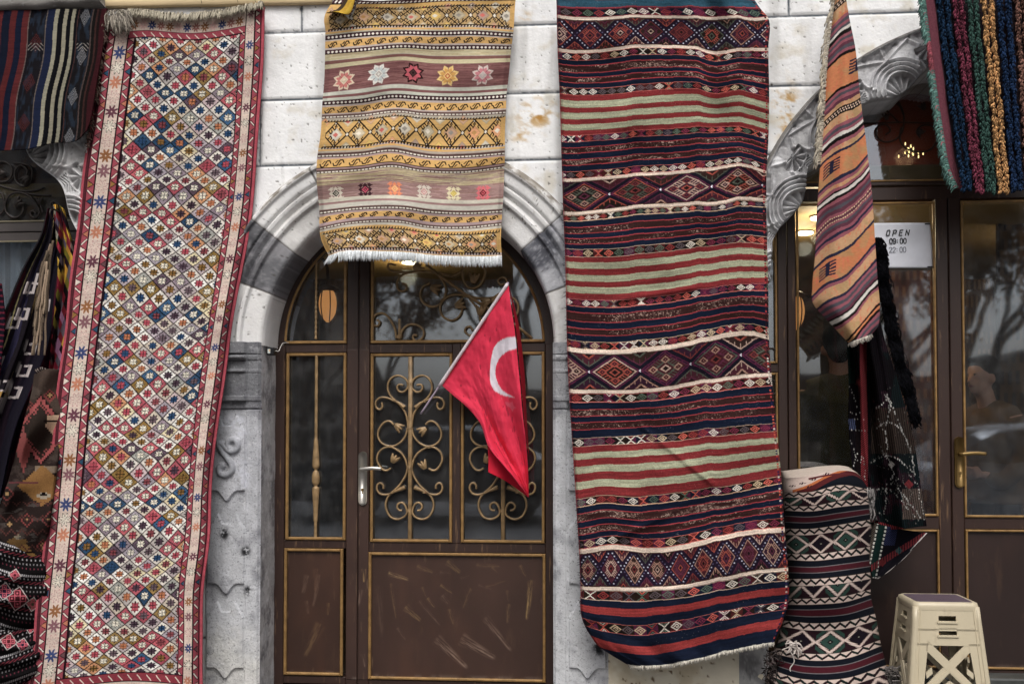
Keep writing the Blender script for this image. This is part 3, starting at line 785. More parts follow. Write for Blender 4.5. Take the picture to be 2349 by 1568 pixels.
    for (x0, y0, x1, y1, wd, c, am) in ((265, 505, 465, 570, 6, (196, 170, 118), 1), (540, 440, 700, 500, 6, g, .7), (830, 390, 960, 505, 8, g, .8), (1110, 430, 1340, 440, 5, g, .5), (1260, 450, 1320, 500, 4, g, .6), (1530, 430, 1590, 540, 5, g, .8),
        (1640, 570, 1595, 960, 7, (190, 160, 100), .9), (1405, 670, 1425, 780, 4, g, .5), (1425, 800, 1412, 990, 5, g, .8), (765, 620, 885, 700, 4, g, .9), (640, 745, 715, 835, 5, g, .9), (590, 640, 640, 740, 4, g, .5), (780, 720, 850, 800, 8, w_, .6),
        (850, 850, 895, 1000, 5, g, .7), (1060, 650, 985, 850, 4, g, .6), (425, 830, 580, 965, 8, g, .9), (290, 600, 345, 950, 4, g, .5), (350, 1030, 435, 1145, 4, w_, .7), (720, 1130, 1030, 1420, 11, w_, .9), (960, 1130, 1300, 1325, 13, w_, .85),
        (1190, 930, 1450, 1255, 8, w_, .75), (170, 620, 215, 1190, 8, w_, .25), (760, 500, 860, 500, 5, w_, .4), (560, 770, 770, 1010, 4, w_, .5), (1130, 620, 1260, 660, 4, w_, .4), (960, 560, 1050, 520, 5, w_, .3), (1200, 640, 1400, 575, 3, g, .5)):
        a, b = E(x0, y0), E(x1, y1); marks.append((*a, *b, wd, c, am))
    door_panel(852, 1272, 1245, 1554, D, marks, YD + .010, s=0)
    def G(x, y): return ((480 + x / 3.492) / 1.0898, (1260 + y / 3.492) / 1.0898)
    marks = []
    for (x0, y0, x1, y1, wd, c, am) in ((1010, 620, 960, 780, 8, w_, .5), (1110, 610, 1050, 900, 7, w_, .4), (1190, 860, 1180, 970, 5, g, .5), (1120, 1040, 980, 1330, 12, g, .4), (1000, 840, 1010, 960, 6, w_, .4), (1090, 560, 1070, 760, 10, (110, 80, 60), .5)):
        a, b = G(x0, y0), G(x1, y1); marks.append((*a, *b, wd, c, am))
    door_panel(659, 1266, 782, 1548, D, marks, YD + .010, base=(56, 37, 29), s=5)
    # worn paint on the stiles
    for (x0, x1, s, mk) in ((796, 820, 9, [(1390, 170, 1400, 300, 3, g, .8), (1392, 600, 1384, 700, 4, g, .9), (1425, 590, 1412, 660, 4, g, .8), (1370, 200, 1380, 260, 3, w_, .5)]), (824, 846, 11, [(1500, 560, 1500, 680, 6, g, .9), (1470, 740, 1450, 900, 6, w_, .7), (1490, 40, 1460, 100, 4, w_, .5), (1490, 1300, 1510, 1420, 5, w_, .6)])):
        mk2 = []
        for (a0, b0, a1, b1, wd, c, am) in mk: p, q = G(a0, b0), G(a1, b1); mk2.append((*p, *q, wd, c, am))
        def H(x, y): return ((480 + x / 3.564) / 1.0898, (820 + y / 3.564) / 1.0898)
        for (a0, b0, a1, b1, wd, c, am) in ((1400, 250, 1390, 400, 4, w_, .6), (1420, 700, 1415, 860, 5, (190, 140, 90), .9), (1395, 500, 1390, 560, 3, w_, .5), (1540, 250, 1545, 420, 4, w_, .4), (1440, 560, 1430, 690, 3, g, .5), (1400, 20, 1390, 90, 4, w_, .5)): p, q = H(a0, b0), H(a1, b1); mk2.append((*p, *q, wd, c, am))
        door_panel(x0, 800, x1, 1560, D, mk2, YD - .0025, base=(58, 41, 35), s=s, name='stile_face')
    # handle
    handle(D, 832, 1035, 1158, 874, 1075, M_steel)
def handle(parent, xc, yt, yb, xl, yl, mat, Y0=YD):
    H = MB(); Yh = Y0 - .012
    c = X(xc, 1100, Yh); z0, z1 = Z(yb, xc, Yh), Z(yt, xc, Yh); hw = .0235
    # back plate with rounded ends
    n = 14; a = np.linspace(0, math.pi, n)
    for (w_, yy, dd) in ((hw, Yh, .012), (hw * .72, Yh - .004, .006)):
        zt, zb = z1 - hw, z0 + hw
        k = w_ / hw
        out = [(c + w_ * math.cos(t), zt + w_ * math.sin(t)) for t in a] + [(c - w_ * math.cos(t), zb - w_ * math.sin(t)) for t in a]
        out = np.array(out); N = len(out)
        F_ = np.stack([out[:, 0], np.full(N, yy), out[:, 1]], -1); B = F_ + (0, dd, 0)
        cen = np.array([[c, yy, (z0 + z1) / 2]])
        V = np.concatenate([F_, B, cen]); Q = [(i, (i + 1) % N, N + (i + 1) % N, N + i) for i in range(N)]
        Q += [(2 * N, (i + 1) % N, i, i) for i in range(0)]
        # front face as a strip left-right
        half = N // 2
        for i in range(half - 1): Q.append((i, i + 1, N - 2 - i if False else N - 1 - (i + 1), N - 1 - i))
        H.add(V, Q)
    zl = Z(yl, xc, Yh)
    H.tube([(c, Yh, zl), (c, Yh - .045, zl)], [.011, .009], 12)
    e = X(xl, yl, Yh - .05)
    H.tube(smooth_path([(c - .004, Yh - .045, zl), (c + .03, Yh - .05, zl + .004), (lerp(c, e, .6), Yh - .05, zl + .006), (e, Yh - .048, zl + .002)], 6), [.0095] * 19, 10, flat=.7)
    H.build('handle', mat, parent, True)
    K = MB(); zk = lerp(z0, z1, .27)
    K.tube([(c, Yh - .0065, zk + .006), (c, Yh - .0045, zk + .006)], [.0075, .0075], 12)
    K.box(c - .003, c + .003, Yh - .006, Yh - .003, zk - .014, zk + .004)
    K.build('keyhole', M_brass, parent)
middle_door()

# ---- right hand shop door
def right_door():
    D = part_empty('shop_door', SHOP, 'brown glazed double door of the shop on the right')
    rx, ry = 2100, 800
    m = MB()
    P = lambda x0, a, x1, b, dy=0, dd=.05: px_box(m, x0, a, x1, b, YD + dy, dd, None, .003, rx, ry)
    P(1785, 400, 1806, 1600); P(1808, 400, 1827, 1600, .001)
    P(2150, 455, 2177, 1580); P(2180, 455, 2207, 1580); P(2176, 455, 2181, 1580, .014, .03)
    P(1740, 430, 1785, 452, .003); P(1827, 428, 2660, 458, .003); P(1700, 410, 2660, 424, -.004)
    P(1827, 1184, 2150, 1213, .003); P(2207, 1187, 2560, 1212, .003); P(1827, 1532, 2150, 1575, .003); P(2207, 1532, 2560, 1575, .003)
    P(1740, 832, 1785, 852, .003); P(2540, 455, 2580, 1600)
    P(1740, 1190, 1785, 1215, .003)
    m.build('frame', M_brown, D)
    m = MB()
    for (x0, a, x1, b) in ((1829, 462, 2149, 1183), (2209, 462, 2540, 1185), (1829, 1214, 2164 - 14, 1531), (2222 - 12, 1213, 2540, 1531), (1700, 452, 1784, 831), (1700, 853, 1784, 1190)):
        frame_rect(m, x0, a, x1, b, 5, YD - .008, .015, .003, rx, ry)
    P2 = lambda x0, a, x1, b: px_box(m, x0, a, x1, b, YD - .010, .015, None, .003, rx, ry)
    P2(1780, 411, 2660, 415)
    m.build('beading', M_gold, D)
    for (x0, a, x1, b) in ((1832, 465, 2146, 1180), (2212, 465, 2536, 1182), (1702, 455, 1781, 828), (1702, 856, 1781, 1188), (1780, 60, 2640, 411)):
        mm = MB(); px_box(mm, x0, a, x1, b, YD + .02, .004, None, 0, rx, ry); mm.build('pane', M_glass, D)
    for (x0, a, x1, b) in ((1833, 1218, 2146, 1528), (2214, 1217, 2536, 1528)):
        door_panel(x0, a, x1, b, D, [], YD + .012, base=(42, 29, 26), rx=rx, s=20)
    # dark scrollwork in the transom
    m = MB(); Yg = YD + .01
    def K(x, y): return ((1860 + x / 3.336) / 1.0898, (y / 3.336) / 1.0898)
    iron_path(m, [(1000, 1030), (1300, 1022), (1700, 1030), (2200, 1030)], K, Yg, r=.004)
    for pts in ([(1290, 850), (1330, 950), (1325, 1080), (1270, 1160), (1180, 1185), (1115, 1150), (1100, 1090), (1130, 1045), (1190, 1045), (1220, 1090), (1180, 1125)],
                [(1310, 1060), (1300, 1160), (1340, 1230), (1430, 1265), (1540, 1255), (1600, 1190), (1610, 1110), (1560, 1050), (1480, 1050), (1440, 1100), (1470, 1150)],
                [(1160, 900), (1230, 960), (1290, 1020)], [(1180, 860), (1240, 850), (1300, 890), (1330, 960)]):
        iron_path(m, pts, K, Yg, r=.0045)
        iron_path(m, pts, K, Yg, r=.0045, off=190)
    for (x, y, a) in ((1190, 985, 100), (1470, 1110, 60), (1500, 900, 120)):
        flower(m, K(x, y), a, .03, Yg); c = K(x, y); flower(m, (c[0] + 190, c[1]), a, .03, Yg)
    m.build('scroll_grille', M_darkiron, D, True)
    # curls in the side light, seen beside the rug
    m = MB()
    for cy in (815, 888):
        iron_path(m, [(x, y) for x, y in arc_pts(1768, cy, 17, -120, 200, 12)], lambda x, y: (x, y), YD - .0, r=.0038)
    px_box(m, 1738, 458, 1744, 1186, YD - .004, .012)
    m.build('scroll_grille', M_darkiron, D, True)
    handle(D, 2202, 1001, 1118, 2262, 1041, M_brass)
right_door()

# ---- left hand shop window
def left_window():
    D = part_empty('shop_window', SHOP, 'dark framed shop window behind the hanging rugs on the left')
    rx, ry = 60, 800
    m = MB()
    P = lambda x0, a, x1, b, dy=0: px_box(m, x0, a, x1, b, YD + dy, .05, None, .003, rx, ry)
    P(-600, 507, 215, 531, .0); P(-600, 533, 215, 552, .004); P(-600, 1240, 215, 1600, .004); P(170, 531, 215, 1600, -.001); P(-420, 531, -380, 1600, -.001)
    m.build('frame', M_black and noise_mat('grey window paint', (74, 68, 66), rough=.5, var=.12, scale=8, bump=.15), D)
    m = MB(); P3 = lambda x0, a, x1, b: px_box(m, x0, a, x1, b, YD - .006, .012, None, .002, rx, ry)
    P3(-600, 505, 215, 509); P3(-600, 551, 215, 555)
    m.build('beading', noise_mat('dull gold', (120, 112, 92), rough=.5), D)
    for (x0, a, x1, b) in ((-380, 555, 170, 1238), (-600, 100, 215, 505)):
        mm = MB(); px_box(mm, x0, a, x1, b, YD + .02, .004, None, 0, rx, ry); mm.build('pane', M_glass, D)
    m = MB(); Yg = YD + .008
    def K(x, y): return ((x / 4.354) / 1.0898, (340 + y / 4.354) / 1.0898)
    for pts in ([(250, 740), (250, 820), (200, 880), (130, 885), (70, 830), (55, 740), (100, 650), (180, 615), (270, 630), (350, 680), (410, 770), (430, 830), (400, 885), (350, 880), (330, 835), (360, 815), (395, 845)],
                [(150, 300), (230, 300), (340, 340), (350, 450), (300, 540), (220, 540), (165, 470), (170, 370), (230, 320), (300, 380), (270, 460)],
                [(-100, 500), (0, 540), (100, 570), (250, 600), (400, 590), (480, 560)], [(270, 620), (400, 640), (560, 650)],
                [(-60, 600), (10, 620), (45, 700), (40, 800), (0, 860)], [(-60, 300), (40, 280), (120, 330), (130, 420), (80, 490), (0, 500)],
                [(430, 680), (445, 760), (470, 840)], [(590, 720), (560, 730), (555, 770), (590, 780)]):
        iron_path(m, pts, K, Yg, r=.0062)
    flower(m, K(180, 740), 40, .045, Yg); flower(m, K(290, 460), 220, .045, Yg); flower(m, K(425, 720), 90, .03, Yg); flower(m, K(30, 400), 180, .03, Yg)
    m.build('scroll_grille', M_darkiron, D, True)
left_window()

# ---- rooms behind the doors
def rooms():
    m = MB(); g = (70, 62, 56)
    Y0, Y1 = .31, 4.6
    m.box(-6.5, 6.5, Y1, Y1 + .1, -.1, 2.9, (64, 46, 32))
    m.box(-6.5, 6.5, Y0, Y1, -.15, -.02 + .08, (60, 50, 42))
    m.box(-6.5, 6.5, Y0, Y1, 2.66, 2.74, (150, 124, 76)); m.box(-6.5, 6.5, Y0 + 1.2, Y0 + 1.25, 2.74, 3.9, (84, 34, 20)); m.box(-6.5, 6.5, Y0, Y1, 3.9, 3.95, (40, 34, 30))  # board above the ceiling is coloured reddish to imitate a warm glow
    m.box(-6.6, -6.5, Y0, Y1, 0, 3.3, g); m.box(6.5, 6.6, Y0, Y1, 0, 3.3, g)
    xa = X(1700, 1000, .9); m.box(xa - .1, xa, .5, Y1, .06, 3.2, (74, 64, 56))
    xb = X(300, 1000, .6); m.box(xb - .1, xb, .5, Y1, .06, 3.2, (74, 64, 56))
    m.build('interior', M_vc, SHOP)
    # ceiling board over the arched door's transom
rooms()
# ================================================================== TEXTILES
def spline1(xk, yk, x):
    """smooth (Catmull-Rom style) interpolation of samples yk (n,...) at knots xk"""
    xk = np.asarray(xk, float); yk = np.asarray(yk, float); x = np.asarray(x, float)
    n = len(xk)
    if n == 2:
        t = (x - xk[0]) / (xk[1] - xk[0]); return yk[0] + (yk[1] - yk[0]) * t.reshape((-1,) + (1,) * (yk.ndim - 1))
    m = np.zeros_like(yk); dx = np.diff(xk); sl = np.diff(yk, axis=0) / dx.reshape((-1,) + (1,) * (yk.ndim - 1))
    m[1:-1] = (sl[:-1] + sl[1:]) / 2; m[0] = sl[0]; m[-1] = sl[-1]
    i = np.clip(np.searchsorted(xk, x) - 1, 0, n - 2)
    sh = (-1,) + (1,) * (yk.ndim - 1)
    h = dx[i].reshape(sh); t = ((x - xk[i]) / dx[i]).reshape(sh)
    return (2 * t ** 3 - 3 * t ** 2 + 1) * yk[i] + (t ** 3 - 2 * t ** 2 + t) * h * m[i] + (-2 * t ** 3 + 3 * t ** 2) * yk[i + 1] + (t ** 3 - t ** 2) * h * m[i + 1]
def cloth_px(rows, vs, W, H, usx=True):
    """rows: list of polylines across the cloth in photo pixels; returns (H,W,2) photo positions"""
    u = np.linspace(0, 1, W); K = []
    for r in rows:
        r = np.asarray(r, float)
        d = np.r_[0, np.cumsum(np.hypot(*np.diff(r, axis=0).T))]
        K.append(spline1(d / d[-1], r, u))
    return spline1(vs, np.array(K), np.linspace(0, 1, H))

# ---- drawing on a canvas of knots
def canvas(W, H, c): return np.tile(np.array(c, float), (H, W, 1))
def shade_noise(C, a=10, sx=3, sy=.9, s=0):
    H, W = C.shape[:2]; yy, xx = np.mgrid[0:H, 0:W]
    n = fbm(xx / 40 * sx / 3, yy * sy * .35, s, 3) - .5
    return C * (1 + n[..., None] * a / 50)
def fpoly(C, pts, c):
    p = np.asarray(pts, float); H, W = C.shape[:2]
    x0, y0 = np.floor(p.min(0)).astype(int); x1, y1 = np.ceil(p.max(0)).astype(int) + 1
    x0, y0, x1, y1 = max(x0, 0), max(y0, 0), min(x1, W), min(y1, H)
    if x1 <= x0 or y1 <= y0: return
    yy, xx = np.mgrid[y0:y1, x0:x1]; ins = np.zeros(xx.shape, bool); n = len(p)
    for i in range(n):
        (ax, ay), (bx, by) = p[i], p[(i + 1) % n]
        if ay == by: continue
        ins ^= ((ay > yy) != (by > yy)) & (xx < (bx - ax) * (yy - ay) / (by - ay) + ax)
    C[y0:y1, x0:x1][ins] = c
def fline(C, a, b, w, c):
    H, W = C.shape[:2]; a = np.asarray(a, float); b = np.asarray(b, float)
    x0, y0 = np.floor(np.minimum(a, b) - w).astype(int); x1, y1 = np.ceil(np.maximum(a, b) + w).astype(int) + 1
    x0, y0, x1, y1 = max(x0, 0), max(y0, 0), min(x1, W), min(y1, H)
    if x1 <= x0 or y1 <= y0: return
    yy, xx = np.mgrid[y0:y1, x0:x1]; d = b - a; L = (d * d).sum() + 1e-9
    t = np.clip(((xx - a[0]) * d[0] + (yy - a[1]) * d[1]) / L, 0, 1)
    C[y0:y1, x0:x1][np.hypot(xx - a[0] - t * d[0], yy - a[1] - t * d[1]) < w / 2] = c
def fpath(C, pts, w, c):
    for a, b in zip(pts[:-1], pts[1:]): fline(C, a, b, w, c)
def diam(C, cx, cy, rx, ry, c): fpoly(C, [(cx - rx, cy), (cx, cy - ry), (cx + rx, cy), (cx, cy + ry)], c)
def pick(seq, r=random): return seq[r.randrange(len(seq))]

# ------------------------------------------------------------------ 1. the long runner with the lattice of diamonds
def runner_canvas(W, H):
    yy, xx = np.mgrid[0:H, 0:W].astype(float)
    u = xx / W; C = canvas(W, H, (182, 74, 90))
    CREAM, DK, RED, IV = (216, 196, 182), (50, 28, 36), (168, 68, 84), (226, 220, 206)
    x_f0, x_f1 = .212 * W, .850 * W
    y_f0, y_f1 = .030 * H, .950 * H
    # field lattice
    px = (x_f1 - x_f0) / 5.85; py = px * .80
    a = (xx - x_f0) / px + (fbm(xx / 120, yy / 90, 71, 2) - .5) * .16; b = (yy - y_f0) / py + (fbm(xx / 150, yy / 70, 73, 2) - .5) * .55
    # rotate to diamond cells
    p, q = a + b, a - b
    ip, iq = np.floor(p).astype(int), np.floor(q).astype(int)
    fp, fq = p - ip - .5, q - iq - .5
    la, lb = (fp + fq) / 2, (fp - fq) / 2          # local coordinates in the cell, |la|+|lb| < .5
    pal = np.array([(232, 228, 220), (190, 178, 184), (234, 232, 226), (178, 76, 92), (180, 84, 98), (48, 84, 116), (54, 90, 122), (156, 122, 54), (148, 118, 52), (206, 148, 100), (172, 162, 170), (186, 172, 172), (206, 186, 186), (110, 90, 104), (176, 176, 168), (222, 210, 172), (198, 90, 100), (156, 140, 150), (190, 182, 176), (60, 104, 142), (160, 130, 72)], float)
    hsh = lambda A, B, k: (_tab[(A * 37 + B * 101 + k * 53) & 255, (A * 71 - B * 29 + k * 19) & 255])
    i0 = (hsh(ip, iq, 1) * len(pal)).astype(int)
    # keep white cells frequent as in a checker: every other diagonal mostly pale
    pale = (hsh(ip, iq, 5) < .95) & ((ip * 2 + iq) % 3 == 0)
    cell = pal[i0]
    cell = np.where(pale[..., None], np.where((hsh(ip, iq, 6) < .3)[..., None], np.array([208, 196, 178.]), np.array([220, 214, 204.])), cell)
    lightc = cell.sum(-1) > 520
    stars = np.array([(188, 64, 84), (150, 112, 48), (44, 84, 124), (96, 74, 88), (150, 70, 78), (196, 120, 70), (120, 100, 108), (188, 64, 84)], float)
    sc = stars[(hsh(ip, iq, 2) * len(stars)).astype(int)]
    sc = np.where(lightc[..., None], sc, np.array([230, 224, 206.]))
    alt = (~lightc) & (hsh(ip, iq, 3) < .3)
    sc = np.where(alt[..., None], stars[(hsh(ip, iq, 4) * len(stars)).astype(int)], sc)
    r = np.hypot(la, lb * 1.0) ; th = np.arctan2(lb, la)
    rs = .190 + .046 * np.cos(8 * th)
    edge = np.abs(la) + np.abs(lb)
    step = .470 - .032 * (np.mod(np.floor(xx / 3) + np.floor(yy / 3), 2))
    cell = cell * (1 + (fbm(xx / 9, yy / 5, 61, 2)[..., None] - .5) * .22)
    F = cell.copy()
    oc = np.where(lightc[..., None], sc * .45, cell * .42)
    F = np.where((r < rs + .038)[..., None], oc, F); F = np.where((r < rs)[..., None], sc, F)
    cross = ((np.abs(la) < .020) | (np.abs(lb) < .020)) & (r < rs + .01)
    F = np.where(cross[..., None], F * .5, F)
    F = np.where((edge > step)[..., None], np.where(lightc[..., None], np.array([96, 82, 80.]), cell * .42), F)
    fld = (xx >= x_f0) & (xx < x_f1) & (yy >= y_f0) & (yy < y_f1)
    # borders ---------------------------------------------------
    def star8(cx, cy, r0, c, outline, hollow=False):
        x0, x1, y0, y1 = int(max(cx - r0 - 3, 0)), int(min(cx + r0 + 4, W)), int(max(cy - r0 - 3, 0)), int(min(cy + r0 + 4, H))
        if x1 <= x0 or y1 <= y0: return
        sy, sx = np.mgrid[y0:y1, x0:x1]; rr = np.hypot(sx - cx, sy - cy); t = np.arctan2(sy - cy, sx - cx)
        k = r0 * (.76 + .26 * np.cos(8 * t + math.pi))
        B = C[y0:y1, x0:x1]
        if hollow:
            B[rr < k] = outline; B[rr < k - 1.9] = c; B[(np.abs(np.sin(4 * t)) < .2) & (rr < k * .9) & (rr > 1)] = outline
        else:
            B[rr < k] = c; B[rr < 1.6] = CREAM
    def side_border(us, flip):
        s = lambda k: us[k] * W
        e0, e1, d1, r1, c0, c1, r2, r3, f = [s(k) for k in range(9)]
        C[:, (xx[0] >= min(e1, d1)) & (xx[0] < max(e1, d1))] = DK
        def vband(a, b, c): lo, hi = sorted((a, b)); C[:, int(round(lo)):int(round(hi))] = c
        vband(e0, e1, (190, 70, 88)); vband(e1, d1, (84, 36, 46)); vband(d1, r1, RED); vband(r1, c0, DK); vband(c0, c1, CREAM); vband(c1, r2, DK); vband(r2, r3, RED); vband(r3, f, DK)
        for k in range(int(min(e1, d1)) + 2, int(max(e1, d1)) - 1): C[::2, k] = (120, 50, 62)
        tris = [(226, 214, 200), (214, 170, 160), (160, 118, 50), (48, 92, 120), (176, 168, 160), (196, 120, 84), (226, 214, 200), (120, 84, 88)]
        stp = H / 43.0; y = stp * .3; k = 0
        rr = random.Random(5)
        starcol = [((146, 100, 108), 0), ((212, 172, 164), 1), ((66, 82, 132), 0), ((226, 216, 200), 2), ((200, 128, 92), 0), ((214, 180, 170), 1), ((120, 70, 86), 0), ((226, 216, 200), 2), ((206, 160, 156), 1), ((158, 104, 54), 0)]
        while y < H:
            for (a, b) in ((d1, r1), (r2, r3)):
                lo, hi = sorted((a, b)); w_ = hi - lo; mid = (lo + hi) / 2
                c = tris[(k // 1) % len(tris)] if k % 2 == 0 else None
                if k % 2 == 0:
                    dirn = 1 if (k // 2) % 2 == 0 else -1
                    if dirn > 0: T = [(lo + 1, y - w_ * .45), (lo + 1, y + w_ * .45), (hi - 2, y)]
                    else: T = [(hi - 1, y - w_ * .45), (hi - 1, y + w_ * .45), (lo + 2, y)]
                    fpoly(C, [(t[0], mid * 0 + t[1]) for t in [(T[0][0], T[0][1] - 2), (T[1][0], T[1][1] + 2), (T[2][0] + dirn * 2, T[2][1])]], DK)
                    fpoly(C, T, tris[(k // 2) % len(tris)])
                else:
                    s_ = 1 if (k // 2) % 2 == 0 else -1
                    fline(C, (lo + 2, y - s_ * w_ * .33), (hi - 2, y + s_ * w_ * .33), 5, DK)
                    fline(C, (lo + 2, y - s_ * w_ * .33), (hi - 2, y + s_ * w_ * .33), 2.6, (230, 216, 204))
            y += stp * .5; k += 1
        y = stp * .2; k = 0
        wb = abs(c1 - c0)
        while y < H:
            c, kind = starcol[k % len(starcol)]
            r0 = wb * .52
            if kind == 2: star8((c0 + c1) / 2, y, r0, c, (62, 62, 56), True)
            elif kind == 1: star8((c0 + c1) / 2, y, r0, CREAM, (186, 132, 134), True)
            else: star8((c0 + c1) / 2, y, r0, c, c)
            y += stp * .93; k += 1
    side_border([0, .016, .034, .072, .080, .155, .163, .200, .212], 1)
    side_border([1, .985, .975, .945, .939, .890, .884, .857, .850], -1)
    C[fld] = F[fld]
    # cross borders top and bottom
    m = (xx > .163 * W) & (xx < .884 * W)
    def hband(y0, y1, c): C[int(y0):int(y1)][m[int(y0):int(y1)]] = c
    hband(0, .021 * H, CREAM); hband(.021 * H, .0305 * H, (168, 62, 80)); hband(.0295 * H, .031 * H, DK); hband(.0205 * H, .0215 * H, DK)
    hband(.950 * H, .963 * H, (150, 44, 62)); hband(.963 * H, .985 * H, CREAM); hband(.949 * H, .951 * H, DK); hband(.962 * H, .9635 * H, DK)
    hband(.985 * H, H, (160, 50, 66))
    for k in range(13):
        x = (.19 + k * .0545) * W
        cc = [(158, 104, 54), (214, 172, 164), (66, 82, 132), (170, 110, 100)][k % 4]
        star8(x, .0125 * H, 10, cc, cc); star8(x, .974 * H, 12, cc, cc)
        fline(C, (x, .0235 * H), (x + 9, .0285 * H), 2, (226, 214, 200)); fline(C, (x, .953 * H), (x + 9, .960 * H), 2.2, (226, 214, 200))
    return C
def make_runner():
    W, H = 372, 1430
    C = runner_canvas(W, H)
    C = shade_noise(C, 6, 3, .9, 2)
    rows = [[(246, 56), (300, 36), (400, 44), (500, 38), (606, 16)], [(236, 90), (330, 78), (450, 84), (604, 60)], [(214, 232), (340, 226), (480, 226), (598, 215)], [(198, 340), (320, 340), (460, 344), (592, 330)], [(178, 500), (310, 496), (440, 500), (576, 480)],
            [(160, 650), (280, 640), (400, 645), (552, 640)], [(140, 820), (260, 812), (380, 815), (524, 800)], [(122, 975), (240, 970), (360, 968), (503, 940)], [(109, 1130), (220, 1128), (340, 1122), (487, 1110)],
            [(99, 1240), (210, 1232), (330, 1228), (480, 1215)], [(84, 1380), (200, 1368), (320, 1364), (465, 1350)], [(74, 1480), (180, 1470), (300, 1462), (466, 1455)], [(62, 1580), (170, 1568), (300, 1556), (464, 1568)], [(55, 1640), (165, 1632), (300, 1625), (462, 1632)]]
    vs = np.array([np.mean([p[1] for p in r]) for r in rows]); vs = (vs - vs[0]) / (vs[-1] - vs[0])
    q = cloth_px(rows, vs, W, H)
    u = np.linspace(0, 1, W)[None]; v = np.linspace(0, 1, H)[:, None]
    Y = -.055 - .28 * sstep(.15, 1, v) - .02 * v
    Y = Y - .030 * (fbm(u * 4 + 0 * v, v * 16 + 0 * u, 95, 3) - .5) - .014 * np.sin(u * 7 + v * 5) * sstep(0, .2, v) - .010 * np.sin(u * 13 - v * 9 + 1) - .018 * np.exp(-((u - .86 - .03 * np.sin(v * 9)) / .06) ** 2) * sstep(.3, .7, v)
    Y = Y + .05 * sstep(.93, 1.0, u) ** 1.5 * sstep(.05, .5, v) - .008 * np.sin(v * 30 + u * 3) * sstep(.9, 1, u)
    Y = Y + .03 * sstep(.05, 0, u) ** 2
    sgx = 2.5 * np.sin(v * 26) * sstep(.85, 1, u) + 1.6 * np.sin(v * 41 + 2) * sstep(.1, 0, u)
    P = at(q[..., 0] + sgx, q[..., 1], Y)
    R0 = thing('runner_rug', 'long runner rug with a lattice of small coloured diamonds and pink star borders', 'rug', tuple(P[-1, W // 2]))
    grid_obj('woven_field', P, C, M_pile, R0, rim=.008)
    # fringe at the top
    m = MB(); rr = random.Random(1)
    for k in range(330):
        t = k / 329; i = int(t * (W - 1)); a = P[0, i]
        L = rr.uniform(.014, .034); dx = rr.uniform(-.012, .012)
        z0 = rr.uniform(.008, .030) 
        c = np.array((186, 178, 160)) * rr.uniform(.8, 1.1)
        pts = smooth_path([a + (0, .012, -.005), a + (dx * .2, -.008, z0), a + (dx * .5, -.028, z0 * .6 - .002), a + (dx + rr.uniform(-.006, .006), -.034 - rr.uniform(0, .01), -L)], 3)
        m.tube(pts, [.0032] * (len(pts) - 1) + [.0016], 4, c)
    # a knotted clump at the left corner
    for k in range(90):
        a = at(268 + rr.uniform(-16, 30), 38 + rr.uniform(-14, 8), -.10)
        b = a + (rr.uniform(-.01, .06), rr.uniform(-.02, .0), -rr.uniform(.04, .10))
        m.tube(smooth_path([a, (a + b) / 2 + (rr.uniform(-.012, .012), -.018, .014), b], 3), .0034, 4, np.array((168, 160, 148)) * rr.uniform(.75, 1.15))
    m.build('fringe', M_yarn, R0, True)
make_runner()

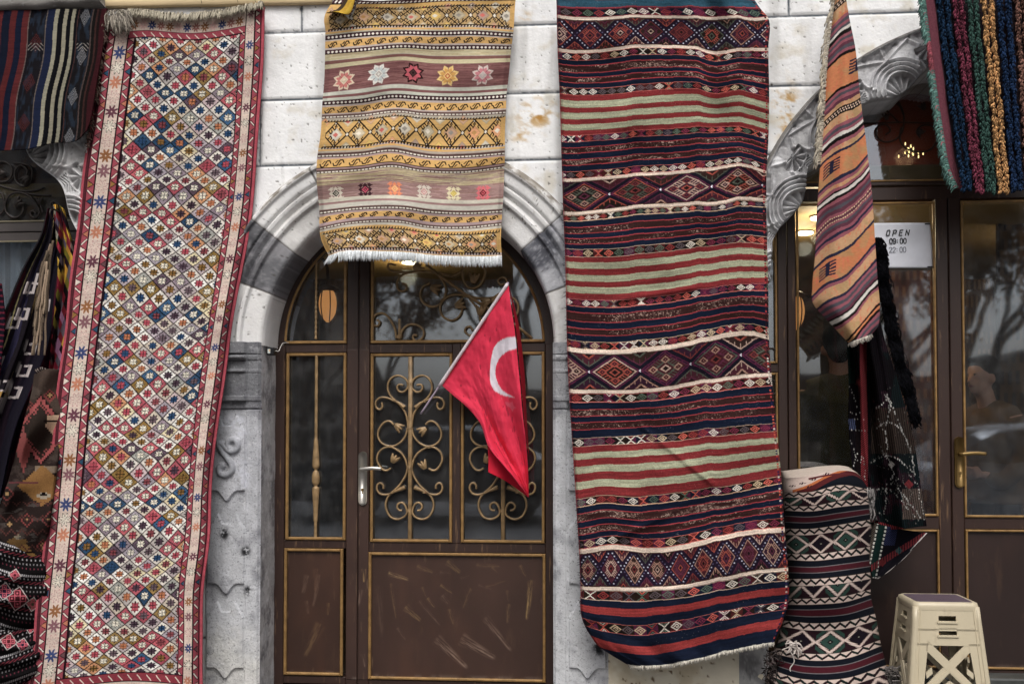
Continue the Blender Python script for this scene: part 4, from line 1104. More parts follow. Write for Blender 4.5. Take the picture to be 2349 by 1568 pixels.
# ------------------------------------------------------------------ 2. the yellow kilim over the arched door
YL, DKB, MAU, LIL, MINT, TAN, PUR = (216, 176, 108), (58, 42, 32), (150, 110, 108), (196, 182, 176), (208, 208, 194), (206, 190, 158), (88, 56, 62)
def yellow_canvas(W, H):
    C = canvas(W, H, LIL); yy, xx = np.mgrid[0:H, 0:W].astype(float)
    s = H / 2470.0; g = W / 1830.0
    rr = random.Random(9)
    def st(a, b, c): C[max(int(round(a * s)), 0):int(round(b * s))] = c
    def streak(a, b, cols, f=2.0, sd=1):
        y0, y1 = int(a * s), int(b * s)
        t = fbm(xx[y0:y1] / 90, yy[y0:y1] / f, sd, 3); k = np.clip(((t - .25) / .5 * len(cols)), 0, len(cols) - 1).astype(int)
        C[y0:y1] = np.array(cols, float)[k]
    def dots(a, b, bg):
        st(a, b, bg); h = (b - a)
        st(b - h * .28, b, (48, 30, 30)); st(a, a + h * .14, (70, 44, 48))
        x = 8
        while x < W:
            cy = (a + h * .46) * s; 
            fpoly(C, [(x - 3.2, cy), (x - 1.5, cy - h * .22 * s), (x + 1.5, cy - h * .22 * s), (x + 3.2, cy), (x + 1.5, cy + h * .22 * s), (x - 1.5, cy + h * .22 * s)], (228, 222, 212))
            x += 9.6 + rr.uniform(-.6, .6)
    def dots2(a, b):
        st(a, b, (150, 124, 118)); h = b - a
        st(a + h * .22, a + h * .38, DKB); st(a + h * .78, a + h * .95, DKB); st(a + h * .38, a + h * .78, (120, 96, 90))
        x = 5
        while x < W:
            cy = (a + h * .58) * s; fpoly(C, [(x - 3, cy - 1.4), (x + 3, cy - 1.4), (x + 3, cy + 1.6), (x - 3, cy + 1.6)], (226, 220, 208)); x += 8.6
    def smot(a, b, n=14):
        st(a, b, YL); h = (b - a) * s; cy = (a + b) / 2 * s
        for k in range(n):
            x = (k + .6) * W / (n + .2) + rr.uniform(-3, 3); cy = (a + b) / 2 * s + rr.uniform(-.8, .8); r = h * .37; w_ = 3.0
            fpath(C, [(x - 2.2 * r, cy + r * .4), (x - 1.5 * r, cy + r), (x - .3 * r, cy - .1 * r), (x, cy - r * .9), (x + .4 * r, cy - r)], w_, DKB) if False else None
            fpath(C, [(x - 1.7 * r, cy + .1 * r), (x - 1.4 * r, cy + .9 * r), (x - .5 * r, cy + .9 * r), (x + .5 * r, cy - .9 * r), (x + 1.4 * r, cy - .9 * r), (x + 1.7 * r, cy - .1 * r)], w_, DKB)
            fpath(C, [(x - .2 * r, cy - .8 * r), (x - .9 * r, cy - .1 * r)], w_ * .8, DKB); fpath(C, [(x + .2 * r, cy + .8 * r), (x + .9 * r, cy + .1 * r)], w_ * .8, DKB)
    def teeth(a, b, up):
        y0, y1 = int(a * s), int(b * s); h = y1 - y0
        x = 6
        while x < W - 6:
            if up: fpoly(C, [(x, y1), (x + 4, y1), (x + 6, y0), (x + 3.5, y0)], DKB)
            else: fpoly(C, [(x + 1, y0), (x + 5, y0), (x + 3, y1), (x, y1)], DKB)
            x += 7.2
        if up: C[y1 - 1:y1 + 1, 8:W - 8] = DKB
        else: C[y0 - 1:y0 + 1, 8:W - 8] = DKB
    FL = [(214, 200, 172), (198, 186, 160), (222, 166, 120), (214, 206, 190), (206, 170, 140), (222, 190, 110), (180, 156, 140)]
    def lattice(a, b, n, dense, lw):
        st(a, b, (196, 166, 116) if dense else (212, 174, 108)); y0, y1 = a * s, b * s; cy = (y0 + y1) / 2; hh = (y1 - y0) / 2; pw = W / n
        # lozenges between the crosses
        for k in range(-1, n + 1):
            for (ox, oy, q) in ((.5, 0, .62), (0, -1, .42), (0, 1, .42)):
                c = pick(FL, rr); x = (k + ox) * pw + pw * .15; y = cy + oy * hh * .92
                diam(C, x, y, pw * .30 * (1 if q > .5 else .75), hh * q * .85, tuple(np.array(c) * .9)); diam(C, x, y, pw * .25 * (1 if q > .5 else .75), hh * q * .70, c)
                diam(C, x, y, pw * .12, hh * q * .3, pick([(206, 110, 100), (168, 160, 150), (230, 222, 206), (196, 150, 90)], rr))
        for k in range(-1, n + 2):
            x0 = k * pw + pw * .15
            for sg in (1, -1):
                fline(C, (x0 - pw / 2, cy - sg * hh * .92), (x0 + pw / 2, cy + sg * hh * .92), lw, DKB)
                for t in (-.66, -.36, .36, .66):
                    px_, py_ = x0 + t * pw / 2, cy + sg * t * hh * .92
                    d = 1 if t > 0 else -1
                    for sd in (1,) if not dense else (1, -1):
                        ux, uy = d * pw * .12 * (1), -sg * d * hh * .13
                        A = (px_, py_); B = (px_ + ux * sd * 1.0, py_ - uy * 0 + sg * 0 - (sg * d) * 0 + (-sg if sd > 0 else sg) * hh * .26)
                        Cc = (B[0] + d * pw * .05 * sd, B[1] + (sg if sd > 0 else -sg) * hh * .16); D_ = (Cc[0] - d * pw * .04 * sd, Cc[1] + (sg if sd > 0 else -sg) * hh * .12)
                        fpath(C, [A, B, Cc, D_], lw * .8, DKB)
            diam(C, x0, cy, 5.4, 6, DKB); diam(C, x0, cy, 3.6, 4.2, (228, 222, 210))
            for sg in (-1, 1): diam(C, x0 + pw / 2, cy + sg * hh * .86, 4.6, 5, DKB); diam(C, x0 + pw / 2, cy + sg * hh * .86, 3.0, 3.4, (226, 220, 206))
        C[int(y0):int(y1), :int(W * .028)] = YL; C[int(y0):int(y1), int(W * .975):] = YL
    def bigstar(x, y, r, c1, c2, c3):
        # eight pointed carnation star of outlined petals
        for k in range(8):
            a = math.pi / 8 + k * math.pi / 4
            w_ = .35
            tip = (x + math.cos(a) * r * 1.12, y + math.sin(a) * r)
            l = (x + math.cos(a - w_) * r * .74, y + math.sin(a - w_) * r * .74); q_ = (x + math.cos(a + w_) * r * .74, y + math.sin(a + w_) * r * .74)
            fpoly(C, [(x, y), l, tip, q_], c1)
            m_ = lambda p: (x + (p[0] - x) * .76, y + (p[1] - y) * .76)
            fpoly(C, [(x, y), m_(l), m_(tip), m_(q_)], c2)
        diam(C, x, y, r * .42, r * .42, c1); diam(C, x, y, r * .30, r * .30, c3); diam(C, x, y, r * .14, r * .14, c1)
    def smallstar(x, y, r, c1, c2, c3):
        for dx in (-1, 0, 1):
            for dy in (-1, 0, 1):
                if dx or dy: diam(C, x + dx * r * .55, y + dy * r * .55, r * .30, r * .30, c1)
        for sx in (-1, 1):
            for sy in (-1, 1): fline(C, (x + sx * r * .3, y + sy * r * .8), (x + sx * r * .9, y + sy * r * .5), 2, c1)
        diam(C, x, y, r * .62, r * .62, c1); diam(C, x, y, r * .44, r * .44, c2); diam(C, x, y, r * .26, r * .26, c3); diam(C, x, y, r * .12, r * .12, c2)
    st(0, 10, (70, 50, 50)); dots(8, 42, PUR); st(42, 78, YL)
    lattice(78, 262, 8, True, 2.4); teeth(78, 95, True); teeth(255, 276, False); st(276, 296, YL); st(296, 310, (188, 182, 166))
    dots(308, 352, PUR); st(352, 366, LIL); smot(366, 430, 15); st(430, 446, LIL); dots(446, 492, PUR)
    streak(492, 545, [(196, 186, 150), (206, 196, 164), (188, 172, 140)], 3, 2); st(545, 576, (140, 100, 92)); st(576, 616, (204, 194, 160)); st(612, 618, (226, 220, 200))
    streak(616, 840, [(126, 84, 84), (140, 98, 96), (152, 110, 106), (132, 90, 88)], 2.5, 4)
    for k, (c1, c2, c3) in enumerate((((218, 200, 176), (200, 124, 116), (206, 190, 164)), ((226, 222, 214), (200, 206, 204), (186, 178, 170)), ((56, 30, 32), (190, 92, 102), (84, 60, 58)), ((226, 196, 130), (208, 160, 84), (200, 110, 60)), ((214, 198, 190), (206, 136, 142), (200, 190, 186)))):
        bigstar(W * (.108 + .187 * k), (725 + (12 if k == 0 else 0)) * s, 25, c1, c2, c3)
    st(840, 876, MINT); st(876, 900, (146, 102, 100)); st(900, 930, MINT); dots(930, 972, PUR); st(972, 996, LIL); smot(996, 1070, 15); st(1070, 1082, LIL)
    dots2(1080, 1122); st(1122, 1150, (184, 176, 160))
    lattice(1150, 1400, 8, False, 3.2); teeth(1140, 1160, True); teeth(1392, 1412, False); st(1412, 1432, YL); streak(1430, 1448, [(178, 166, 156), (186, 176, 160)], 3, 5)
    dots2(1446, 1494); st(1494, 1512, (184, 160, 158)); smot(1510, 1592, 13); st(1590, 1600, DKB); st(1600, 1615, (164, 138, 138)); dots2(1612, 1652)
    streak(1652, 1775, [(166, 150, 120), (188, 174, 140), (196, 182, 148), (172, 150, 138), (150, 118, 110)], 2.2, 6)
    streak(1775, 1915, [(150, 118, 114), (162, 130, 126), (172, 144, 138), (156, 124, 116)], 2.4, 7)
    for k, (c1, c2, c3) in enumerate((((216, 206, 190), (60, 50, 44), (200, 196, 180)), ((78, 46, 54), (196, 84, 108), (90, 40, 48)), ((220, 136, 96), (230, 190, 130), (220, 150, 110)), ((206, 196, 182), (200, 150, 146), (210, 190, 180)), ((214, 204, 170), (196, 172, 90), (206, 190, 110)), ((214, 110, 116), (110, 46, 50), (206, 90, 100)))):
        smallstar(W * (.098 + .158 * k), (1850 + (15 if k in (0,) else 0)) * s, 19, c1, c2, c3)
    st(1915, 1946, (206, 200, 184)); st(1946, 1970, (164, 132, 128)); st(1970, 2010, (200, 196, 184)); dots2(2008, 2052); st(2052, 2074, (176, 156, 154)); smot(2072, 2130, 15); st(2130, 2156, (182, 160, 160)); dots2(2154, 2192)
    st(2192, 2214, (206, 200, 186)); st(2214, 2260, YL); lattice(2250, 2430, 8, True, 3.0); teeth(2226, 2250, True); teeth(2428, 2452, False); st(2455, 2470, YL)
    return C
def make_yellow():
    W, H = 440, 596
    C = shade_noise(yellow_canvas(W, H), 6, 3, 1.2, 12)
    def A(x, y): return ((750 + x / 3.915) / 1.0898, (y / 3.915) / 1.0898)
    def B(x, y): return ((750 + x / 3.915) / 1.0898, (350 + y / 3.915) / 1.0898)
    rows = [(5, [A(350, -28), A(700, 12), A(1000, 0), A(1300, -14), A(1700, -20), A(2112, -30)]),
            (90, [A(252, 128), A(650, 80), A(1000, 88), A(1400, 60), A(1700, 55), A(2104, 52)]),
            (270, [A(248, 312), A(650, 268), A(1000, 262), A(1400, 262), A(1700, 258), A(2090, 285)]),
            (470, [A(245, 515), A(600, 486), A(1000, 452), A(1300, 466), A(1700, 462), A(2068, 466)]),
            (725, [A(237, 800), A(600, 745), A(1000, 700), A(1300, 735), A(1700, 738), A(2045, 715)]),
            (950, [A(218, 1010), A(600, 985), A(900, 940), A(1200, 955), A(1600, 962), A(2020, 940)]),
            (1120, [A(212, 1160), A(600, 1140), A(950, 1100), A(1200, 1125), A(1600, 1130), A(2014, 1110)]),
            (1280, [A(200, 1330), A(600, 1305), A(950, 1255), A(1300, 1290), A(1700, 1300), A(2005, 1270)]),
            (1460, [B(172, 140), B(600, 120), B(900, 82), B(1150, 125), B(1300, 145), B(1650, 140), B(2005, 112)]),
            (1650, [B(160, 330), B(600, 300), B(900, 265), B(1200, 310), B(1600, 322), B(2000, 275)]),
            (1850, [B(172, 520), B(600, 482), B(900, 470), B(1200, 500), B(1600, 520), B(1992, 500)]),
            (2030, [B(190, 705), B(600, 660), B(1000, 655), B(1300, 695), B(1650, 708), B(1980, 690)]),
            (2175, [B(190, 865), B(450, 812), B(950, 790), B(1250, 842), B(1600, 852), B(1972, 818)]),
            (2320, [B(212, 990), B(500, 950), B(1000, 948), B(1300, 985), B(1650, 1000), B(1966, 985)]),
            (2470, [B(285, 1138), B(400, 1102), B(700, 1092), B(1000, 1100), B(1300, 1130), B(1700, 1142), B(1976, 1140)])]
    q = cloth_px([r[1] for r in rows], (np.array([r[0] for r in rows], float) - 5) / 2465, W, H)
    u = np.linspace(0, 1, W)[None]; v = np.linspace(0, 1, H)[:, None]
    Y = -.10 - .05 * sstep(.4, 1, v) - .022 * np.exp(-((u - .42) / .11) ** 2) * sstep(.1, .9, v) + .012 * np.exp(-((u - .62) / .1) ** 2) - .014 * np.sin(u * 9 + v * 3) - .009 * np.sin(u * 21 - v * 7) * (1 - v * .5) - .022 * (fbm(u * 5 + 0 * v, v * 9 + 0 * u, 93, 3) - .5)
    Y = Y - .006 * np.sin(v * 38 + u * 4) + .03 * sstep(.03, 0, u) + .022 * sstep(.97, 1, u) - .006 * np.sin(v * 19 + u * 11)
    P = at(q[..., 0], q[..., 1], Y)
    K = thing('kilim', 'small yellow and mauve striped kilim with stars hanging over the arched door', 'kilim', tuple(P[-1, W // 2]), 'kilims hung on the facade')
    grid_obj('woven_field', P, C, M_cloth, K, rim=.005)
    m = MB(); rr = random.Random(4)
    for k in range(420):
        t = (k + rr.random() * .6) / 420; i = min(int(t * (W - 1)), W - 1); a = P[-1, i]
        L = rr.uniform(.036, .050) * (1.1 if t > .6 else 1); c = np.array((240, 244, 246)) * rr.uniform(.78, 1.03)
        dx = rr.uniform(-.006, .006) - .012 * (1 if t < .06 else 0) * 2
        m.tube(smooth_path([a + (0, .003, .006), a + (dx * .3, -.004 - rr.random() * .004, -L * .4), a + (dx, rr.uniform(-.006, .004), -L)], 3), [.0026] * 6 + [.0014], 4, c)
    m.build('fringe', M_yarn, K, True)
    # rolled over corner at the top left: bright yellow and purple reverse with a tuft
    m = MB()
    n = 14
    pts = [at(752, 30, -.16), at(775, 24, -.20), at(800, 8, -.21), at(812, -12, -.2)]
    V = []; W2, H2 = 30, 30
    rows2 = [[(748, 30), (775, 20), (800, -22)], [(758, 28), (785, 26), (812, -16)], [(782, 27), (800, 34), (818, -8)], [(800, 44), (806, 38), (822, -6)]]
    q2 = cloth_px(rows2, [0, .35, .7, 1], W2, H2)
    Cc = canvas(W2, H2, (196, 158, 40)); Cc[:7] = (82, 66, 50); Cc[13:20] = (206, 170, 44); Cc[20:25] = (80, 46, 60); Cc[21:24, ::4] = (220, 212, 206); Cc[25:] = (196, 206, 204)
    Yc = -.135 - .05 * np.sin(np.linspace(0, 3.0, H2))[:, None] + 0 * np.linspace(0, 1, W2)[None]
    grid_obj('turned_corner', at(q2[..., 0], q2[..., 1], Yc), Cc, M_cloth, K, rim=.005)
make_yellow()

# ------------------------------------------------------------------ 3. the big red, green and navy kilim
NAVY, BRN, REDK, GRN, WHT = (25, 35, 56), (64, 38, 36), (132, 40, 43), (166, 167, 142), (218, 200, 184)
def red_canvas(W, H):
    s = H / 1662.0; C = canvas(W, H, NAVY); yy, xx = np.mgrid[0:H, 0:W].astype(float)
    rr = random.Random(21)
    PAL = [(214, 206, 194), (196, 92, 74), (128, 42, 72), (96, 112, 98), (190, 170, 140), (150, 52, 50), (214, 206, 194), (104, 92, 96)]
    DKS = [(32, 36, 54), (46, 34, 26), (84, 34, 34), (92, 34, 66), (40, 30, 30)]
    def R_(a, b): return int(round(a * s)), int(round(b * s))
    def st(a, b, c, n=0):
        y0, y1 = R_(a, b); C[y0:y1] = c
        if n:
            t = fbm(xx[y0:y1] / 34, yy[y0:y1] / 1.6, int(a) % 97, 3) - .5
            C[y0:y1] += t[..., None] * n
    def thin(y, c=(164, 56, 64)): y0 = int(round(y * s)); C[y0 - 1:y0 + 1] = c
    def brown(a, b, wear_):
        st(a, b, BRN, 16); y0, y1 = R_(a, b); hh = y1 - y0
        t = vn(xx[y0:y1] / 2.2, yy[y0:y1] / 1.3, int(a) % 50); g = fbm(xx[y0:y1] / 40, yy[y0:y1] / 8, int(a) % 31 + 3, 2)
        mk = sstep(.80 - .42 * wear_ * g * 1.6, .95, t) * sstep(.35, .6, g)
        C[y0:y1] = colmix(C[y0:y1], (196, 172, 156), mk * .9)
        thin(a); thin(b)
    def motif(a, b, edge=(196, 110, 100)):
        y0, y1 = R_(a, b); C[y0:y1] = (70, 30, 40)
        cy = (y0 + y1) / 2; ry = (y1 - y0) / 2 - .5; pw = ry * 2 * 1.28; x = -rr.uniform(0, pw); k = 0
        mode = 0
        while x < W + pw:
            bg = pick(DKS, rr); fpoly(C, [(x - pw / 2, y0), (x + pw / 2, y0), (x + pw / 2, y1), (x - pw / 2, y1)], bg)
            if mode <= 0: mode = rr.choice([2, 3, 4, -1, -2])
            c = pick(PAL, rr)
            if mode > 0:
                k2 = ry * .95
                diam(C, x, cy, pw * .50, k2, c); diam(C, x, cy, pw * .36, k2 * .70, bg)
                # little spiral inside
                fpath(C, [(x - pw * .20, cy + 1), (x, cy - k2 * .40), (x + pw * .2, cy), (x + pw * .02, cy + k2 * .36), (x - pw * .05, cy + .5)], 1.9, c)
                mode -= 1
            else:
                c2 = pick(PAL, rr)
                for sy in (-1, 1):
                    fpath(C, [(x - pw / 2, cy + sy * ry), (x, cy + sy * ry * .05), (x + pw / 2, cy + sy * ry)][:3], 0.1, c)
                    fpath(C, [(x - pw * .42, cy + sy * ry), (x, cy + sy * ry * .12), (x + pw * .42, cy + sy * ry)], 2.2, c)
                    fpath(C, [(x - pw * .20, cy + sy * ry), (x, cy + sy * ry * .52), (x + pw * .20, cy + sy * ry)], 1.7, c2)
                diam(C, x + pw / 2, cy, pw * .42, ry * .8, pick(DKS, rr))
                mode += 1; mode = 0 if mode == 0 else mode
            x += pw; k += 1
        C[y0:y0 + 1] = edge; C[y1 - 1:y1 + 1] = edge
    def dwide(a, b, n, dotted=True, ph=0.0):
        y0, y1 = R_(a, b); keep = C.copy(); C[y0:y1] = (42, 28, 48) if dotted else (34, 28, 42)
        cy = (y0 + y1) / 2; hh = (y1 - y0) / 2; pw = W / n
        FILL = [(78, 34, 42), (62, 34, 52), (46, 34, 30), (80, 38, 50), (60, 42, 38)]; LN = [(176, 150, 136), (150, 72, 58), (96, 44, 66), (88, 92, 82), (160, 126, 110), (118, 52, 50)]
        def fancy(x, y, rx, ry, f, l, l2, hooks=True):
            y_ = y
            diam(C, x, y, rx, ry, l2); diam(C, x, y, rx * .90, ry * .90, f)
            if hooks:
                for sx in (-1, 1):
                    for sy in (-1, 1):
                        for t in (.2, .4, .6, .8):
                            px_, py_ = x + sx * rx * .52 * t, y + sy * ry * .52 * (1 - t)
                            fline(C, (px_, py_), (px_ + sx * rx * .20, py_ + sy * ry * .16), 1.9, l)
            diam(C, x, y, rx * .54, ry * .54, l); diam(C, x, y, rx * .42, ry * .42, f)
            diam(C, x, y, rx * .26, ry * .26, pick(LN, rr)); diam(C, x, y, rx * .15, ry * .15, (40, 24, 26))
        big = not dotted
        for k in range(-1, n + 2):
            x = (k + ph) * pw
            ry = hh * (.80 if dotted else .86); rx = pw * (.40 if dotted else .44)
            if big:
                diam(C, x, cy, rx * 1.16, ry * 1.16, (96, 34, 66)); diam(C, x, cy, rx * 1.08, ry * 1.08, (44, 30, 52))
                for t in np.linspace(-1, 1, 9):
                    for sy in (-1, 1): diam(C, x + t * rx * 1.0, cy + sy * ry * (1 - abs(t)) * 1.02, 2.2, 2.2, (108, 40, 76))
            fancy(x, cy, rx, ry, pick(FILL, rr), pick(LN, rr), pick(LN, rr))
            if big:
                l = pick(LN[:2] + LN[4:], rr); f = pick(FILL, rr)
                for sx, sy in ((1, 0), (-1, 0), (0, 1), (0, -1)):
                    qx, qy = x + sx * rx * .56, cy + sy * ry * .56
                    diam(C, qx, qy, rx * .22, ry * .24, l); diam(C, qx, qy, rx * .13, ry * .15, f); diam(C, qx, qy, 1.6, 1.6, l)
            for sy in (-1, 1):
                xm = x + pw / 2; l = pick(LN, rr); f = pick(FILL, rr)
                r2y = hh * (.62 if dotted else .74); r2x = pw * (.34 if dotted else .38)
                diam(C, xm, cy + sy * hh, r2x, r2y, l); diam(C, xm, cy + sy * hh, r2x * .9, r2y * .9, f)
                for t in (-.6, -.3, 0, .3, .6):
                    fline(C, (xm + t * r2x, cy + sy * (hh - r2y * (1 - abs(t)) * .86)), (xm + t * r2x * 1.0, cy + sy * (hh - r2y * (1 - abs(t)) * .55)), 1.8, l)
                diam(C, xm, cy + sy * hh, r2x * .4, r2y * .42, pick(LN, rr)); diam(C, xm, cy + sy * hh, r2x * .25, r2y * .28, (44, 28, 30))
            if dotted:
                for t in np.linspace(-1, 1, 13):
                    for sy in (-1, 1):
                        px_, py_ = x + t * pw * .5, cy + sy * (hh * .98) * (1 - abs(t))
                        if abs(py_ - cy) < hh * .93:
                            c = (180, 180, 196) if rr.random() < .7 else (90, 84, 112)
                            fpoly(C, [(px_ - 1.5, py_ - 1.5), (px_ + 1.5, py_ - 1.5), (px_ + 1.5, py_ + 1.5), (px_ - 1.5, py_ + 1.5)], c)
            else:
                diam(C, x + pw / 2, cy, 3.4, 3.4, (214, 214, 224))
        C[y0:y0 + 2] = (90, 60, 50); C[y1 - 2:y1] = (90, 60, 50)
        C[:y0] = keep[:y0]; C[y1:] = keep[y1:]
    def white(a, b): st(a, b, WHT, 10)
    st(0, 5, REDK); st(5, 20, (52, 92, 110), 20); thin(20); motif(22, 44, (140, 46, 60)); white(44.5, 52.5); dwide(53, 125.5, 7.5 and 7, True, .08); white(125.5, 133); motif(133, 151)
    def navy(a, b): st(a, b, NAVY, 16)
    navy(151, 163); brown(164, 182.5, 1.0); navy(183.5, 193); brown(194, 208, 1.1); navy(209, 220); motif(221, 239)
    def rg(seq):
        for k, (a, b) in enumerate(zip(seq[:-1], seq[1:])):
            st(a, b, REDK if k % 2 == 0 else GRN, 14 if k % 2 == 0 else 22)
    rg([239, 252, 270, 282, 298, 311, 326, 338]); motif(338, 355); navy(355, 368); brown(369, 383, .8); navy(384, 397); brown(398, 412.5, 1.2); navy(413.5, 426); motif(427, 445); white(445, 453)
    dwide(453, 528, 4, False, .42); white(528, 536); motif(536.5, 552, (206, 176, 150)); navy(553, 567); brown(568, 584, .5); navy(585, 596); brown(597, 610.5, .4); navy(611.5, 622.5); motif(623.5, 643, (206, 180, 160))
    rg([643, 656.5, 672, 688, 704, 718, 734, 748]); motif(749, 767); navy(768, 781); brown(782, 803, .6); navy(804, 819); brown(820, 835.5, .3); navy(836.5, 850); motif(851, 870, (206, 180, 150)); white(870.5, 881)
    dwide(881, 975, 4, False, .92); white(975, 983.5); motif(984, 1006); navy(1007, 1022.5); brown(1023.5, 1039.5, .7); navy(1040.5, 1053.5); brown(1054.5, 1072, .3); navy(1073, 1091); motif(1092, 1112, (196, 170, 150))
    rg([1112, 1128, 1143.5, 1160, 1177, 1196, 1215, 1236]); motif(1237, 1257, (206, 170, 140)); navy(1258, 1273); brown(1274, 1294.5, 1.5); navy(1295.5, 1309); brown(1310, 1328, 1.2); navy(1329, 1340.5); motif(1341.5, 1364); white(1364.5, 1377)
    dwide(1377, 1466, 9, True, .35); white(1466, 1475); motif(1475.5, 1500, (196, 170, 150)); navy(1501, 1517.5); st(1518, 1537, (150, 50, 48), 14); navy(1538, 1557); motif(1557.5, 1580.5); navy(1581, 1607); st(1607, 1631, (150, 50, 48), 16); navy(1631, 1660)
    C[H - 3:] = (206, 202, 192)
    # sewn edges
    for x in range(0, 3): C[:, x] = C[:, x] * .6 + np.array((60, 20, 26))
    for y in range(0, H, 7):
        C[y:y + 4, W - 8:W - 4] = pick([(182, 60, 54), (64, 30, 40), (190, 84, 60), (50, 40, 90), (206, 196, 186)] if y > H * .55 else [(170, 50, 54), (64, 30, 40)], rr)
    # irregular weave: rows drift, dyes vary
    C *= 1 + (fbm(xx / 60, yy / 3.0, 77, 3)[..., None] - .5) * .34
    C *= 1 + (vn(xx / 1.2, yy / 1.2, 79)[..., None] - .5) * .22
    # stray pale warp flecks
    fl = sstep(.90, .97, vn(xx / 1.6, yy / 1.6, 8)) * sstep(.5, .7, fbm(xx / 90, yy / 60, 9))
    C = colmix(C, (196, 180, 170), fl * .6)
    # bands waver a little
    sh = ((fbm(xx[0] / 26, 3.3, 5, 3) - .5) * 5).round().astype(int); idx = np.clip(np.arange(H)[:, None] + sh[None], 0, H - 1)
    return C[idx, np.arange(W)[None]]
def make_red():
    W, H = 456, 1560
    C = red_canvas(W, H)
    k = lambda pts: [(x / 1.0898, y / 1.0898) for x, y in pts]
    A = lambda X_, Y_: (1360 + X_ / 3.915, Y_ / 3.915); B = lambda X_, Y_: (1360 + X_ / 3.915, 390 + Y_ / 3.915); Cc = lambda X_, Y_: (1360 + X_ / 3.915, 780 + Y_ / 3.915); D = lambda X_, Y_: (1400 + X_ / 2.908, 1170 + Y_ / 2.908)
    rows = [(0, [A(118, -30), A(700, -28), A(1300, -30), A(1750, -40), A(2050, -16)]),
            (20, [A(122, 62), A(400, 78), A(850, 68), A(1250, 70), A(1700, 72), A(2115, 82)]),
            (49, [A(124, 163), A(400, 190), A(850, 166), A(1250, 170), A(1700, 182), A(1880, 170), A(2040, 196), A(2196, 182)]),
            (129, [A(132, 490), A(400, 508), A(850, 460), A(1200, 455), A(1450, 470), A(1700, 518), A(1880, 492), A(2196, 486)]),
            (239, [A(152, 920), A(400, 938), A(900, 905), A(1250, 875), A(1450, 876), A(1700, 918), A(1900, 890), A(2060, 925), A(2204, 962)]),
            (354, [A(166, 1390), A(400, 1385), A(900, 1342), A(1300, 1318), A(1700, 1297), A(1920, 1298), A(2196, 1368)]),
            (449, [B(178, 238), B(400, 231), B(850, 190), B(1400, 154), B(1700, 118), B(1930, 90), B(2178, 162)]),
            (532, [B(188, 560), B(400, 556), B(850, 502), B(1400, 470), B(1750, 452), B(1900, 418), B(2176, 430)]),
            (643, [B(206, 980), B(500, 990), B(900, 965), B(1400, 910), B(1950, 848), B(2184, 868)]),
            (749, [B(214, 1385), B(500, 1408), B(1000, 1385), B(1400, 1330), B(1800, 1262), B(2194, 1245)]),
            (875, [Cc(226, 358), Cc(480, 386), Cc(1000, 365), Cc(1400, 310), Cc(1800, 222), Cc(2040, 210), Cc(2202, 250)]),
            (979, [Cc(244, 772), Cc(700, 776), Cc(1050, 765), Cc(1500, 692), Cc(1900, 636), Cc(2226, 612)]),
            (1112, [Cc(278, 1318), Cc(800, 1288), Cc(1200, 1268), Cc(1700, 1212), Cc(2280, 1165)]),
            (1257, [D(118, 285), D(300, 254), D(600, 266), D(900, 229), D(1300, 170), D(1612, 108)]),
            (1371, [D(138, 608), D(400, 574), D(700, 600), D(1000, 550), D(1300, 480), D(1634, 448)]),
            (1470, [D(148, 868), D(400, 874), D(800, 868), D(1100, 820), D(1400, 758), D(1658, 732)]),
            (1558, [D(158, 1086), D(300, 1118), D(600, 1138), D(900, 1098), D(1300, 1015), D(1660, 968)]),
            (1607, [D(222, 1215), D(420, 1275), D(680, 1290), D(1000, 1230), D(1300, 1150), D(1626, 1090)]),
            (1631, [D(290, 1300), D(440, 1335), D(700, 1350), D(1000, 1285), D(1300, 1215), D(1600, 1160)]),
            (1661, [D(500, 1432), D(640, 1440), D(800, 1425), D(1000, 1388), D(1280, 1318), D(1556, 1268)])]
    q = cloth_px([k(r[1]) for r in rows], np.array([r[0] for r in rows], float) / 1661, W, H)
    u = np.linspace(0, 1, W)[None]; v = np.linspace(0, 1, H)[:, None]
    Y = -.11 - .16 * sstep(.1, .95, v)
    Y = Y - .022 * np.sin(u * 8.5 + v * 4) * (1 - .3 * v) - .009 * np.sin(u * 31 + v * 11 + 3 * np.sin(v * 5)) * (.5 + .5 * np.sin(v * 7 + 1)) - .010 * (fbm(u * 5 + 0 * v, v * 16 + 0 * u, 91, 3) - .5) * 3 - .011 * np.exp(-((u - .83) / .06) ** 2) * sstep(.5, .1, v) * 2.2 + .012 * np.exp(-((u - .72) / .05) ** 2) * sstep(.35, .1, v) - .006 * np.sin(u * 23 + v * 5)
    Y = Y - .010 * np.sin(v * 34 + u * 5) - .006 * np.sin(v * 61 - u * 9) * sstep(.0, .3, u)
    # creases: one diagonal from the middle down to the right, one near the red stripes, one low on the left
    def crease(x0, y0, x1, y1, a, wd):
        px, py = q[..., 0], q[..., 1]; dx, dy = x1 - x0, y1 - y0; L = math.hypot(dx, dy)
        t = ((px - x0) * dx + (py - y0) * dy) / L ** 2; n = ((px - x0) * dy - (py - y0) * dx) / L
        return a * np.exp(-(n / wd) ** 2) * sstep(0, .15, t) * sstep(1, .8, t)
    Y = Y - crease(1450, 960, 1660, 1130, .012, 7) - crease(1400, 690, 1620, 655, .012, 7) - crease(1400, 1240, 1560, 1165, .014, 9) - crease(1340, 1420, 1520, 1500, -.012, 12)
    Y = Y + .05 * sstep(.10, 0, u) * sstep(.90, 1, v) + .02 * sstep(.985, 1, u) + .02 * sstep(.015, 0, u)
    P = at(q[..., 0], q[..., 1], Y)
    K = thing('kilim', 'large red, green and navy striped kilim hanging right of the arched door', 'kilim', tuple(P[-1, W // 2]), 'kilims hung on the facade')
    grid_obj('woven_field', P, C, M_cloth, K, rim=.006)
    m = MB(); rr = random.Random(8)
